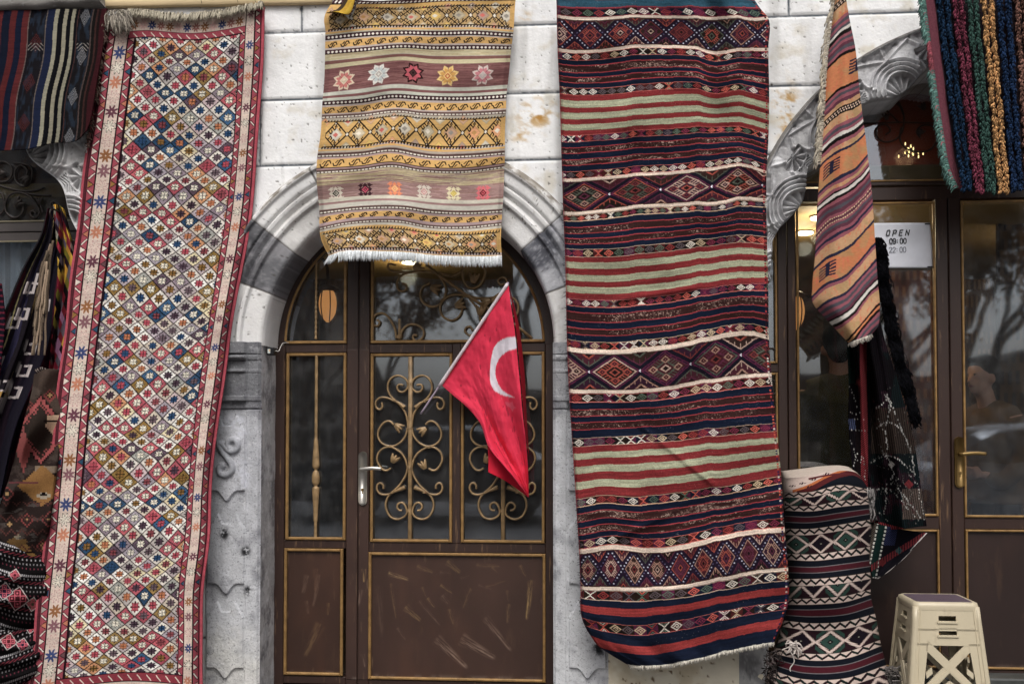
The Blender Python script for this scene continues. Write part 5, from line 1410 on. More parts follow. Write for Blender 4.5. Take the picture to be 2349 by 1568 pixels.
    for k_ in range(300):
        i = rr.randrange(W); a = P[-1, i]
        m.tube([a + (0, 0, .004), a + (rr.uniform(-.004, .004), -.003, -rr.uniform(.006, .018))], .0022, 4, np.array((214, 208, 196)) * rr.uniform(.8, 1.05))
    # loose hairs down the left edge
    for k_ in range(110):
        j = rr.randrange(int(H * .3), H - 60); a = P[j, 0]
        m.tube([a, a + (-rr.uniform(.004, .014), -.002, rr.uniform(-.01, .006))], .0011, 3, (60, 36, 40))
    a = at(1820, 1480, -.30)
    for k_ in range(26):
        b = a + (rr.uniform(-.03, .03), rr.uniform(-.03, .01), rr.uniform(-.03, .03))
        m.tube(smooth_path([a + (rr.uniform(-.02, .02), 0, .01), b, b + (rr.uniform(-.03, .03), 0, -rr.uniform(.0, .03))], 3), .003, 4, np.array((216, 206, 198)) * rr.uniform(.85, 1.05))
    q3 = [at(x, y, -.31) for x, y in ((1812, 1490), (1822, 1515), (1812, 1535), (1830, 1556), (1826, 1575), (1848, 1592))]
    m.tube(smooth_path(q3, 5), .0026, 4, (206, 200, 194))
    m.build('fringe', M_yarn, K, True)
    # corner strap
    m = MB()
    m.build if False else None
make_red()

# ------------------------------------------------------------------ 4. orange kilim folded into a long strip
def strip_seq():
    G, P_, T, O, K, Wt, N, M = (96, 92, 100), (156, 92, 104), (200, 160, 120), (202, 130, 82), (40, 32, 30), (214, 208, 200), (54, 54, 78), (110, 62, 78)
    seq = [(-30, T), (18, K), (36, T), (60, O), (66, P_), (74, G), (82, P_), (90, G), (96, Wt), (103, K), (113, P_), (120, G), (127, P_), (134, M), (141, G), (150, P_), (158, K), (166, O), (236, K), (243, P_), (251, G), (258, P_), (266, M), (274, T), (284, K), (302, T), (322, P_), (330, G), (338, P_), (345, Wt), (353, K), (363, P_), (372, T), (384, N), (390, O), (446, N), (453, P_), (461, T), (470, P_), (478, K), (482, Wt), (491, K), (498, P_), (507, M), (515, G), (523, M), (532, P_), (540, M), (548, P_), (556, G), (563, M), (571, P_), (579, N), (586, P_), (594, T), (622, N), (630, O), (684, N), (691, P_), (699, T), (726, N), (733, P_), (741, G), (749, P_), (757, G), (765, M), (773, K), (778, Wt), (788, K), (795, P_), (802, T), (836, K), (842, O), (848, K), (856, P_), (864, G), (871, P_), (879, G), (886, P_), (893, M), (900, K), (907, Wt), (940, Wt)]
    return seq
def make_strip():
    W, H = 130, 760
    rows = [[(1918, -20), (1938, -20)], [(1908, 60), (1950, 50)], [(1900, 120), (1962, 110)], [(1892, 240), (1972, 210)], [(1882, 380), (1986, 320)], [(1874, 500), (2000, 440)], [(1870, 590), (2008, 560)], [(1864, 660), (2014, 650)], [(1866, 696), (2018, 690)], [(1900, 735), (2018, 722)], [(1928, 765), (2014, 748)], [(1948, 786), (2000, 766)]]
    vs = np.array([-20, 55, 115, 225, 350, 470, 575, 655, 693, 728, 756, 776.]); vs = (vs - vs[0]) / (vs[-1] - vs[0])
    q = cloth_px(rows, vs, W, H)
    px, py = q[..., 0], q[..., 1]
    u = np.linspace(0, 1, W)[None]; v = np.linspace(0, 1, H)[:, None]
    xl = np.array([spline1([-20, 60, 240, 500, 660, 800], [1918, 1908, 1892, 1874, 1864, 1864], py[:, 0])])[0][:, None]
    dx = px - xl
    s = py + .86 * dx + 9 * np.sin(dx * .05 + .5) + (fbm(px * .03, py * .03, 3) - .5) * 10
    seq = strip_seq(); edges = np.array([e for e, _ in seq]); cols = np.array([c for _, c in seq], float)
    C = cols[np.clip(np.searchsorted(edges, s) - 1, 0, len(seq) - 1)].copy()
    # abrash in the tan and orange fields
    tanm = (np.abs(C - np.array((200, 160, 120))).sum(-1) < 5) | (np.abs(C - np.array((202, 130, 82))).sum(-1) < 5)
    C = np.where(tanm[..., None], colmix(C, (214, 110, 80), sstep(.5, .8, fbm(px * .2, s * .1, 7)) * .6), C)
    C = np.where(tanm[..., None], colmix(C, (176, 150, 104), sstep(.5, .75, fbm(px * .05, py * .05, 9)) * .6), C)
    # dotted rows on the black bands
    for (s0, s1) in ((18, 36), (284, 302)):
        for so in (.33, .66):
            d = (np.abs(s - lerp(s0, s1, so)) < 1.9) & (np.mod(dx + (3 if so > .5 else 0), 6) < 3)
            C[d] = (222, 196, 176)
    for so in (540, 549): C[(np.abs(s - so) < 1.3) & (np.mod(dx, 5) < 3)] = (222, 200, 160)
    # comb motifs on the orange fields
    for (s0, x0) in ((200, 50), (415, 8), (655, 14)):
        for k in range(5):
            a = s0 - 14 + k * 7
            C[(np.abs(s - a) < 1.9) & (dx > x0) & (dx < x0 + 38)] = (52, 50, 74)
        C[(np.abs(dx - x0 - 19) < 4.5) & (np.abs(s - s0) < 16)] = (52, 50, 74)
    Y = -.17 - .05 * np.sin(np.clip(u * 1.0, 0, 1) * math.pi) * (1 + .5 * v) - .012 * np.sin(u * 9 + v * 6) - .03 * v
    P = at(px, py, Y)
    K = thing('kilim', 'narrow folded orange kilim with slanting stripes hanging over the shop door', 'kilim', tuple(P[-1, W // 2]), 'kilims hung on the facade')
    grid_obj('woven_field', P, C, M_cloth, K, rim=.01)
    m = MB(); rr = random.Random(6)
    for k in range(260):
        j = int(rr.uniform(0, .46) * H); a = P[j, 0]
        L = rr.uniform(.02, .045) * (1 if j > 40 else .7)
        m.tube(smooth_path([a + (.002, 0, 0), a + (-L * .55, -.006, -L * .25), a + (-L * rr.uniform(.5, 1), rr.uniform(-.01, .01), -L * rr.uniform(.6, 1.6))], 3), .0026, 4, np.array((210, 200, 182)) * rr.uniform(.78, 1.05))
    for k in range(90):
        t = rr.random(); a = P[-1, int(t * (W - 1))]
        m.tube([a, a + (rr.uniform(-.008, .004), -.004, -rr.uniform(.008, .03))], .0024, 4, np.array((206, 198, 186)) * rr.uniform(.8, 1.05))
    m.build('fringe', M_yarn, K, True)
make_strip()

# ------------------------------------------------------------------ 5. dark striped kilim in the top left corner
def make_topleft():
    W, H = 260, 330
    rows = [[(-40, 26), (100, 22), (245, 20)], [(-40, 100), (100, 98), (238, 90)], [(-40, 200), (90, 198), (222, 185)], [(-40, 290), (90, 285), (208, 270)], [(-40, 345), (60, 342), (120, 328), (175, 322), (198, 300)]]
    q = cloth_px(rows, [0, .23, .55, .83, 1], W, H)
    px, py = q[..., 0], q[..., 1]
    sx = px + (py - 22) * .155 + 3 * np.sin(py * .035)
    seq = [(-60, (40, 52, 84)), (-20, (34, 44, 72)), (-2, (136, 52, 54)), (12, (30, 40, 66)), (30, (128, 50, 52)), (44, (34, 44, 74)), (58, (132, 54, 56)), (72, (150, 130, 126)), (74.5, (44, 40, 48)), (112, (150, 136, 130)), (114.5, (44, 56, 92)), (131, (206, 200, 176)), (140, (28, 28, 36)), (152, (206, 198, 174)), (161, (30, 30, 38)), (170, (206, 200, 176)), (178, (30, 30, 36)), (184, (112, 80, 78)), (186, (44, 40, 44)), (216, (120, 100, 96)), (219, (40, 34, 32)), (226, (96, 60, 56)), (230, (50, 30, 30)), (236, (90, 30, 40))]
    ed = np.array([a for a, _ in seq]); cc = np.array([c for _, c in seq], float)
    C = cc[np.clip(np.searchsorted(ed, sx) - 1, 0, len(seq) - 1)].copy()
    for (a, b, sd) in ((76, 111, 2), (187, 215, 5)):
        mk = (sx > a) & (sx < b); n = fbm(sx * .16, py * .05, sd, 2)
        t = np.mod(py + sd * 20, 92) / 92
        d = np.abs((sx - (a + b) / 2) / ((b - a) / 2)) + np.abs(t - .5) * 3.4
        C = np.where(mk[..., None], colmix(C, (70, 96, 124), sstep(.45, .7, n) * .55), C); C = np.where((mk & (d < .9) & (np.mod(d * 9, 2) < 1))[..., None], np.array((120, 52, 50.)) if sd == 2 else np.array((176, 176, 180.)), C)
        C[mk & (np.abs(py - 108) < 9) & (np.mod(np.abs(sx - (a + b) / 2) - (py - 108), 9) < 2.5)] = (190, 182, 176)
    u = np.linspace(0, 1, W)[None]; v = np.linspace(0, 1, H)[:, None]
    Y = -.07 - .05 * v - .02 * np.sin(px * .055 + v * 3) * (.3 + v) - .02 * np.exp(-((px - py * -.12 - 70) / 16) ** 2) * v
    P = at(px, py, Y)
    K = thing('kilim', 'dark navy kilim with red and cream upright stripes in the top left corner', 'kilim', tuple(P[-1, W // 2]), 'kilims hung on the facade')
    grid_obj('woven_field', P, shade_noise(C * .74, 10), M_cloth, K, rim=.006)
    m = MB(); rr = random.Random(6)
    for k in range(150):
        y = rr.uniform(20, 330); a = at(246 - (y - 22) * .155 + rr.uniform(-3, 3), y, -.085)
        m.tube(smooth_path([a, a + (rr.uniform(0, .02), -.006, rr.uniform(-.02, .0)), a + (rr.uniform(-.005, .03), rr.uniform(-.01, .01), -rr.uniform(.01, .05))], 3), .0022, 4, np.array((110, 92, 84)) * rr.uniform(.6, 1.3))
    m.build('fringe', M_yarn, K, True)
make_topleft()

# ------------------------------------------------------------------ 6. rope pile rug in the top right corner
def make_rope():
    cols = [((168, 92, 104), 12, False), ((38, 66, 94), 17, True), ((132, 64, 84), 15, True), ((74, 104, 96), 15, True), ((206, 160, 106), 17, True), ((42, 66, 100), 19, True), ((142, 106, 94), 17, True), ((44, 34, 40), 14, True), ((96, 60, 54), 15, True), ((150, 112, 74), 15, True), ((44, 70, 96), 15, True)]
    K = thing('shag_rug', 'rug of thick navy, crimson, green and yellow rope stripes in the top right corner', 'rug', tuple(at(2260, 440, -.2)))
    # backing cloth
    W, H = 150, 220
    rows = [[(2116, -30), (2497, -30)], [(2140, 160), (2494, 150)], [(2160, 300), (2490, 290)], [(2178, 395), (2488, 400)], [(2196, 432), (2486, 436)]]
    q = cloth_px(rows, [0, .41, .71, .91, 1], W, H)
    C = canvas(W, H, (124, 66, 80)); C[:, 10:] = (60, 50, 56)
    P = at(q[..., 0], q[..., 1], -.15 - .03 * np.sin(q[..., 0] * .03))
    grid_obj('backing', P, C, M_pile, K, rim=.01)
    rr = random.Random(12)
    xt = 2141.0; xb = 2204.0
    for (c, w_, rope) in cols:
        if not rope: continue
        m = MB()
        for h in range(2):
            x0, x1 = xt + w_ * (h + .5), xb + w_ * (h + .5) * .80
            n = 230
            ys = np.linspace(-25, 436 + rr.uniform(-2, 8), n); t = (ys + 25) / 460
            xx_ = x0 + (x1 - x0) * t + 1.2 * np.sin(ys * .05 + h)
            base = at(xx_, ys, np.full(n, -.19))
            wpx = w_ * .5 * (.5 - .08 * t)
            rad = wpx * S_PX * .95
            # braid of loops: many short fat tubes wound round the core
            m.tube(base, rad * .8, 7, tuple(np.array(c) * .7))
            for k in range(0, 620):
                i = rr.randrange(n); b = base[i]; ra = rad[i]
                a = rr.uniform(-2.0, 2.0); L = rr.uniform(.010, .020)
                p0 = b + (math.sin(a) * ra * .8, -math.cos(a) * ra * .8, 0)
                sw = (-1 if k % 2 else 1) * rr.uniform(.003, .009)
                pts = [p0 + (0, .003, L * .5), p0 + (sw * .5, -ra * .35, L * .1), p0 + (sw, .002, -L * .5)]
                m.tube(smooth_path(pts, 2), [.0022, .0035, .0038, .0035, .002], 4, tuple(np.array(c) * rr.uniform(.5, 1.22)))
        m.build('rope_stripe', M_yarn, K, True)
        xt += w_ * 2 + 3; xb += w_ * 2 * .80 + 3
    # ragged green and pink fringe on the left edge
    m = MB()
    for k in range(900):
        t = rr.random(); i = int(t * (H - 1)); a = P[i, 0]
        pink = (.28 < t < .42) or (t < .05) or rr.random() < .08
        c = (168, 92, 104) if pink else (112, 148, 140)
        L = rr.uniform(.012, .034) if not pink else rr.uniform(.006, .02)
        m.tube(smooth_path([a + (.004, -.006, 0), a + (-L * .6, -.012, -L * .1 + rr.uniform(-.004, .008)), a + (-L, -.008 + rr.uniform(-.01, .01), -L * rr.uniform(.2, 1.1))], 2), [.0030, .0034, .003, .0024, .0014], 4, tuple(np.array(c) * rr.uniform(.7, 1.2)))
    m.build('fringe', M_yarn, K, True)
make_rope()
# ================================================================== OTHER GOODS AND FITTINGS
def cloth_obj(name, label, cat, rows, vs, W, H, colf, Yf, mat=None, group=None, part='cloth', rim=.008, parent=None):
    q = cloth_px(rows, vs, W, H); px, py = q[..., 0], q[..., 1]
    u, v = np.meshgrid(np.linspace(0, 1, W), np.linspace(0, 1, H))
    P = at(px, py, Yf(u, v, px, py)); C = colf(u, v, px, py)
    K = parent or thing(name, label, cat, tuple(P[-1, W // 2]), group)
    grid_obj(part, P, C, mat or M_cloth, K, rim=rim)
    return K, P

# ---- plank the rugs are pinned to, and the stone ledge over it
m = MB()
a, b = at(225, 15, -.03), at(762, 5, -.03)
n = 30
xs = np.linspace(X(222, 10, -.03), X(762, 4, -.03), n)
zb = np.linspace(Z(17, 225, -.03), Z(7, 762, -.03), n) + np.sin(np.arange(n) * .7) * .0008
V = []
for x, z in zip(xs, zb): V += [(x, -.032, z), (x, -.036, z + .004), (x, -.036, z + .050), (x, .0, z + .054), (x, .0, z)]
Q = []
for i in range(n - 1):
    for k in range(5): Q.append((i * 5 + k, (i + 1) * 5 + k, (i + 1) * 5 + (k + 1) % 5, i * 5 + (k + 1) % 5))
Q += [(0, 1, 2, 3), (0, 3, 4, 4)][:1]; e = (n - 1) * 5; Q += [(e, e + 3, e + 2, e + 1)]
m.add(V, Q)
pk = m.build('wooden_plank', M_wood, None, True); tag(pk, 'pale wooden plank nailed to the wall above the runner rug', 'plank')
m = MB()
xs = np.linspace(-3.4, X(232, 5, -.08), 60)
H_ = []
for x in xs:
    zz = Z(14, 100, -.08) + .006 * math.sin(x * 9) + .004 * math.sin(x * 31)
    H_ += [(x, .0, zz - .01), (x, -.09, zz), (x, -.10, zz + .015), (x, -.10, zz + .08), (x, 0, zz + .1)]
Q = [(i * 5 + k, (i + 1) * 5 + k, (i + 1) * 5 + k + 1, i * 5 + k + 1) for i in range(59) for k in range(4)] + [(295, 296, 297, 298)]
m.add(H_, Q, (140, 136, 132)); m.build('ledge', M_carved, SHOP, True)
rr = random.Random(2)
for k, (px_, py_) in enumerate(((462, 5), (545, 3), (585, 2))):
    m = MB(); c = at(px_, py_, -.038)
    m.tube([c + (0, .003, 0), c + (.002, -.010, .004), c + (.006, -.010, -.012)], [.0016, .0014, .0008], 4)
    o = m.build('nail', M_darkiron, None, True); tag(o, 'bent dark nail in the pale wooden plank', 'nail', 'nails in the wooden plank')

# ---- small sensor box on the jamb with its wire
K = thing('sensor_box', 'small black sensor box with a white wire on the stone jamb left of the door', 'sensor', tuple(at(622, 808, .05)))
m = MB(); c = at(622, 805, .03)
m.box(c[0] - .022, c[0] + .016, .02, .075, c[2] - .020, c[2] + .018, None, .004); m.build('housing', M_black, K)
m = MB(); m.box(c[0] - .014, c[0] - .001, .0165, .02, c[2] - .012, c[2] + .010, (190, 196, 190)); m.box(c[0] - .007, c[0] - .002, .0155, .0165, c[2] + .0, c[2] + .006, (210, 150, 60)); m.build('badge', M_vc, K)
m = MB(); m.tube(smooth_path([c + (.016, .02, .004), c + (.030, .03, .002), c + (.036, .04, .022), c + (.032, .10, .05), c + (.036, .2, .06)], 6), .0022, 6, (200, 196, 190)); m.build('wire', M_vc, K, True)

# ---- flag
def make_flag():
    A = lambda x, y: C1(x, y)
    top, bot = A(1112, 330), A(612, 1098); end = A(458, 1308)
    Yt, Ye = -.06, .185
    def pole_at(t): return at(lerp(end[0], top[0], t), lerp(end[1], top[1], t), lerp(Ye, Yt, t))
    K = thing('flag', 'red flag with white crescent on a thin stick tucked into the door grille', 'flag', tuple(pole_at(0)))
    m = MB(); n = 30
    m.tube(np.array([pole_at(t) for t in np.linspace(0, 1.01, n)]), .0052, 8, (176, 160, 176)); m.build('stick', M_vc, K, True)
    # sleeve of the flag round the stick
    m = MB(); m.tube(np.array([pole_at(t) + (0, -.002, 0) for t in np.linspace(.215, 1.0, n)]), .0085, 8, (226, 216, 220)); m.build('sleeve', M_flag, K, True)
    W, H = 170, 150
    # rows along the fly: s=0 from the tip of the stick down the outer edge; s=1 from the lower end of the sleeve
    r0 = [A(1118, 340), A(1130, 420), A(1150, 560), A(1168, 690), A(1185, 840), A(1205, 960), A(1218, 1120), A(1238, 1300), A(1250, 1450), (1213, 1138)]
    r0 = [(1167, 655), (1172, 700), (1181, 760), (1188, 830), (1193, 880), (1199, 950), (1206, 1010), (1211, 1070), (1213, 1140)]
    rm = [(1092, 765), (1105, 815), (1117, 870), (1126, 915), (1138, 960), (1152, 1005), (1170, 1050), (1192, 1095), (1213, 1140)]
    r1 = [(1014, 884), (1038, 905), (1062, 925), (1085, 948), (1104, 975), (1112, 1000), (1119, 1020), (1165, 1080), (1213, 1140)]
    rq = [(1130, 708), (1138, 760), (1150, 820), (1158, 870), (1167, 920), (1177, 975), (1189, 1030), (1202, 1085), (1213, 1140)]
    q = cloth_px([r0, rq, rm, r1], [0, .25, .5, 1], W, H)
    px, py = q[..., 0], q[..., 1]
    u, v = np.meshgrid(np.linspace(0, 1, W), np.linspace(0, 1, H))
    tpole = np.clip((end[1] - lerp(top[1], bot[1], v)) / (end[1] - top[1]), 0, 1)
    Yp = lerp(Ye, Yt, tpole)
    Y = Yp * (1 - u) + .05 * u - (.035 * np.sin(v * 6.0 + u * 2.0 + .4) + .018 * np.sin(v * 13 + u * 3)) * sstep(0, .5, u) - .012 * np.sin(u * 14 + v * 5) * .4 - .012 * np.abs(np.sin(u * 5 + v * 9 + 1)) * sstep(.1, .6, u) - .05 * (fbm(u * 4, v * 4, 66, 4) - .5)
    Y = np.minimum(Y, .13)
    P = at(px, py, Y)
    C = np.tile(np.array((216, 54, 80.)), (H, W, 1))
    C = C * (1 + (fbm(px * .04, py * .04, 4)[..., None] - .5) * .10)
    def inpoly(pts):
        ins = np.zeros(px.shape, bool); n = len(pts)
        for i in range(n):
            (ax, ay), (bx, by) = pts[i], pts[(i + 1) % n]
            if ay == by: continue
            ins ^= ((ay > py) != (by > py)) & (px < (bx - ax) * (py - ay) / (by - ay) + ax)
        return ins
    out = smooth_path([A(*p) for p in ((1180, 728), (1140, 730), (1100, 737), (1050, 762), (1015, 800), (995, 860), (983, 940), (979, 1020), (985, 1080), (1012, 1130), (1060, 1160), (1110, 1176), (1172, 1188))], 5)
    inn = smooth_path([A(*p) for p in ((1172, 1188), (1130, 1168), (1080, 1135), (1045, 1090), (1024, 1030), (1021, 970), (1040, 910), (1080, 860), (1120, 833), (1180, 818))], 5)
    C[inpoly(list(out) + list(inn))] = (222, 214, 222)
    star = [A(*p) for p in ((1092, 1215), (1125, 1228), (1150, 1212), (1155, 1245), (1182, 1262), (1160, 1268), (1150, 1296), (1132, 1262), (1105, 1248))]
    C[inpoly(star)] = (222, 92, 112)
    # darker hem stitching, crease lines
    C = np.where((np.abs(v - .985) < .010)[..., None], C * .86, C)
    grid_obj('cloth', P, C, M_flag, K, rim=.002)
    # the tail folded behind: shows as a darker triangle below the diagonal hem
    rows = [[(1118, 1010), (1165, 1070), (1214, 1136)], [(1120, 1050), (1165, 1095), (1213, 1138)], [(1120, 1082), (1160, 1103), (1212, 1140)]]
    q = cloth_px(rows, [0, .5, 1], 50, 40); u, v = np.meshgrid(np.linspace(0, 1, 50), np.linspace(0, 1, 40))
    P2 = at(q[..., 0], q[..., 1], .09 - .03 * np.sin(u * 5 + v) * v)
    grid_obj('folded_tail', P2, np.tile(np.array((190, 26, 50.)), (40, 50, 1)), M_flag, K, rim=.002)
    rows = [[(1166, 654), (1170, 664)], [(1182, 740), (1190, 745)], [(1193, 850), (1203, 852)], [(1200, 930), (1207, 932)], [(1205, 1000), (1214, 1050)]]
    q = cloth_px(rows, [0, .25, .5, .75, 1], 14, 80); u, v = np.meshgrid(np.linspace(0, 1, 14), np.linspace(0, 1, 80))
    P3 = at(q[..., 0], q[..., 1], .02 + .12 * u + .04 * v)
    grid_obj('folded_edge', P3, np.tile(np.array((178, 20, 44.)), (80, 14, 1)), M_flag, K, rim=.002)
make_flag()

# ---- paper sign OPEN
def strokes(m, ch, x, z, w_, h_, t, Y, slant=0, c=(30, 30, 34)):
    S = {'O': [[(0, .2), (.2, 0), (.8, 0), (1, .2), (1, .8), (.8, 1), (.2, 1), (0, .8), (0, .2)]], 'P': [[(0, 0), (0, 1), (.8, 1), (1, .85), (1, .6), (.8, .45), (0, .45)]],
         'E': [[(1, 0), (0, 0), (0, 1), (1, 1)], [(0, .52), (.8, .52)]], 'N': [[(0, 0), (0, 1), (1, 0), (1, 1)]], '0': [[(0, .25), (.25, 0), (.75, 0), (1, .25), (1, .75), (.75, 1), (.25, 1), (0, .75), (0, .25)]],
         '9': [[(.1, .1), (.3, 0), (.7, 0), (1, .25), (1, .75), (.75, 1), (.25, 1), (0, .8), (0, .6), (.25, .42), (.75, .42), (1, .6)]], '2': [[(0, .8), (.25, 1), (.75, 1), (1, .8), (1, .6), (0, .0), (1, 0)]], ':': [[(.5, .2), (.5, .28)], [(.5, .66), (.5, .74)]]}
    for line in S[ch]:
        P = np.array([(x + px_ * w_ + slant * pz * h_, Y, z + pz * h_) for px_, pz in line])
        for p, q in zip(P[:-1], P[1:]):
            d = q - p; L = math.hypot(d[0], d[2]); nx, nz = -d[2] / L * t / 2, d[0] / L * t / 2; ex, ez = d[0] / L * t * .4, d[2] / L * t * .4
            V = [(p[0] - ex + nx, Y, p[2] - ez + nz), (p[0] - ex - nx, Y, p[2] - ez - nz), (q[0] + ex - nx, Y, q[2] + ez - nz), (q[0] + ex + nx, Y, q[2] + ez + nz)]
            m.add(V, [(0, 1, 2, 3)], c); Y -= 1e-5
YS = YD + .0165
K = thing('paper_sign', 'white paper sheet with opening hours taped inside the shop door glass', 'sign', tuple(at(2070, 615, YS)))
W_, H_ = 30, 24
q = cloth_px([[(1985, 512), (2060, 511), (2134, 511)], [(1990, 565), (2064, 565), (2138, 566)], [(1996, 614), (2066, 614), (2140, 614)]], [0, .5, 1], W_, H_)
P = at(q[..., 0], q[..., 1], YS + .0015 * np.sin(q[..., 0] * .05))
grid_obj('sheet', P, np.tile(np.array((222, 224, 232.)), (H_, W_, 1)), M_vc, K, rim=.0006)
Yt_ = YS - .0022
for (txt, x0, x1, yb, yt, t, sl, gap, c) in (('OPEN', 2033, 2092, 540, 528, .0052, .22, .55, (26, 26, 30)), ('09:00', 2041, 2081, 558.5, 547, .0050, 0, .30, (34, 34, 38)), ('22:00', 2040, 2080, 578.5, 567, .0034, 0, .30, (110, 112, 122))):
    m = MB(); xa, xb = X(x0, 550, Yt_), X(x1, 550, Yt_); za, zb_ = Z(yb, 2060, Yt_), Z(yt, 2060, Yt_)
    n = len(txt); cell = (xb - xa) / n
    for i, ch in enumerate(txt):
        w1 = cell * (1 - gap); strokes(m, ch, xa + i * cell, za, w1 if ch != ':' else w1 * .5, zb_ - za, t, Yt_, sl, c)
    m.build('lettering', M_vc, K)
for (px_, py_) in ((2128, 513.5), (2134, 612)):
    m = MB(); p = at(px_, py_, Yt_); m.box(p[0] - .014, p[0] + .012, Yt_ - .001, Yt_ + .001, p[2] - .0035, p[2] + .0035, (40, 40, 46)); m.build('tape', M_vc, K)

# ---- dark embroidered throw hanging beside the shop door
def throw_col(u, v, px, py):
    C = np.tile(np.array((26, 21, 26.)), px.shape + (1,))
    rib = .45 + .8 * (np.mod(px + py * .12, 4.2) < 2)
    C = np.where((fbm(px * .02, py * .012, 5) > .5)[..., None], np.array((24, 36, 38.)), C)
    C = np.where((fbm(px * .05, py * .04, 8) > .62)[..., None], np.array((52, 34, 44.)), C)
    C = np.where(((py > 935) & (py < 1040) & (px > 1998))[..., None], np.array((62, 52, 46.)), C)
    C = np.where(((py > 1120) & (px > 2070) & (py < 1190))[..., None], np.array((86, 74, 68.)), C)
    C = np.where(((py > 960) & (py < 985) & (px < 1990))[..., None], np.array((64, 72, 100.)), C)
    C = C * rib[..., None]
    C = np.where(((px < 1962 + (py - 780) * .02) & (py < 880))[..., None], np.array((22, 44, 40.)), C)
    # red edge running down the middle
    xr = 1985 + (py - 780) * -.02 - 4 * np.sin(py * .01)
    C = np.where((np.abs(px - xr) < 8)[..., None], np.array((112, 24, 34.)) * (.6 + .7 * (np.mod(py * 1.2 + px, 6) < 3))[..., None], C)
    C = np.where(((px > xr - 20) & (px < xr - 8))[..., None], np.array((26, 18, 20.)), C)
    yb = 1188 + (px - 1985) * .26
    C = np.where(((py > yb) & (py < yb + 17) & (px > 1980))[..., None], np.array((112, 28, 36.)) * (.6 + .7 * (np.mod(px - py * .3, 5) < 2.5))[..., None], C)
    # stitched white dashes along curves
    rd = random.Random(31)
    def dash(pts, wd=2.0, per=7.0, c=(186, 184, 180)):
        nonlocal C
        q = smooth_path(pts, 10); s = np.r_[0, np.cumsum(np.hypot(*np.diff(q, axis=0).T))]
        for (x, y), t in zip(q, s):
            pass
        L = s[-1]; k = np.arange(0, L, per)
        xs, ys = np.interp(k, s, q[:, 0]), np.interp(k, s, q[:, 1])
        for x, y in zip(xs, ys):
            if rd.random() < .86: C[np.hypot(px - x - rd.uniform(-2, 2), (py - y) * .6) < wd * rd.uniform(.35, .72)] = np.array(c) * rd.uniform(.7, 1.05)
    dash([(1947, 880), (1955, 900), (1966, 930), (1972, 950)]); dash([(1950, 945), (1965, 950), (1975, 955)]); dash([(1948, 960), (1985, 962)]); dash([(1948, 985), (1988, 988)])
    dash([(1950, 1010), (1962, 1040), (1972, 1060), (1980, 1042)]); dash([(1966, 1040), (1960, 1070), (1964, 1110), (1972, 1130)]); dash([(1982, 1050), (1984, 1090), (1984, 1130)])
    dash([(2030, 905), (2045, 930), (2060, 960), (2075, 1000), (2090, 1040), (2098, 1080), (2100, 1110)], 2.6, 5); dash([(2035, 900), (2040, 940), (2032, 985), (2035, 1030)], 2.8, 5); dash([(2010, 985), (2020, 975), (2035, 968), (2055, 975), (2070, 990)], 2.6, 5)
    dash([(2000, 1060), (2030, 1045), (2060, 1052), (2085, 1075)], 2.4, 5); dash([(2010, 935), (2020, 930), (2035, 915)], 2.8, 5); dash([(2032, 1040), (2050, 1085), (2035, 1105), (2032, 1130)], 2.6, 5)
    dash([(2000, 1125), (2030, 1120), (2050, 1130), (2080, 1165), (2110, 1195)], 2.2, 6); dash([(2060, 1120), (2085, 1150), (2115, 1190)], 2.4, 6); dash([(2085, 1090), (2100, 1100), (2112, 1150), (2122, 1195)], 2.0, 7)
    dash([(2035, 1130), (2030, 1160), (2025, 1185)], 2.4, 6)
    for k in range(44):
        x0, y0 = rd.uniform(2000, 2105), rd.uniform(880, 1185); a = rd.uniform(-.6, 2.2); L = rd.uniform(14, 44)
        dash([(x0, y0), (x0 + math.cos(a) * L * .5 + rd.uniform(-5, 5), y0 + math.sin(a) * L * .5), (x0 + math.cos(a) * L, y0 + math.sin(a) * L)], 1.7, 5, rd.choice([(180, 178, 172), (120, 116, 112), (96, 40, 46)]))
    for (x, y, r, c) in ((2085, 1110, 11, (140, 30, 40)), (2045, 1065, 8, (190, 186, 180)), (2078, 1240, 10, (50, 110, 112)), (1970, 880, 8, (120, 26, 36))):
        C[(np.abs(px - x) + np.abs(py - y) < r) & (np.mod(px + py, 4) < 2.8)] = c
    return C
rows = [[(1946, 700), (1985, 690), (2010, 690)], [(1944, 790), (1985, 782), (2030, 780)], [(1948, 880), (1990, 872), (2058, 868)], [(1947, 960), (1992, 955), (2080, 945)], [(1952, 1040), (1996, 1030), (2098, 1020)], [(1962, 1110), (2000, 1110), (2112, 1110)], [(1975, 1165), (2005, 1180), (2122, 1178)], [(1992, 1190), (2020, 1210), (2126, 1206)]]
vs = np.array([693, 784, 872, 953, 1030, 1110, 1170, 1200.]); vs = (vs - vs[0]) / (vs[-1] - vs[0])
Kt, Pt = cloth_obj('throw', 'dark embroidered throw with white stitching and a red edge hanging at the shop door', 'throw', rows, vs, 170, 430, throw_col,
    lambda u, v, px, py: .02 - .10 * np.exp(-((u - .26) / .07) ** 2) - .085 * np.sin(u * 9 + 1 + v) * sstep(.05, .6, v) - .06 * np.sin(u * 3) - .02 * np.sin(u * 22 + v * 6) - .05 * v + .02 * np.sin(v * 14 + u * 4), M_pile)
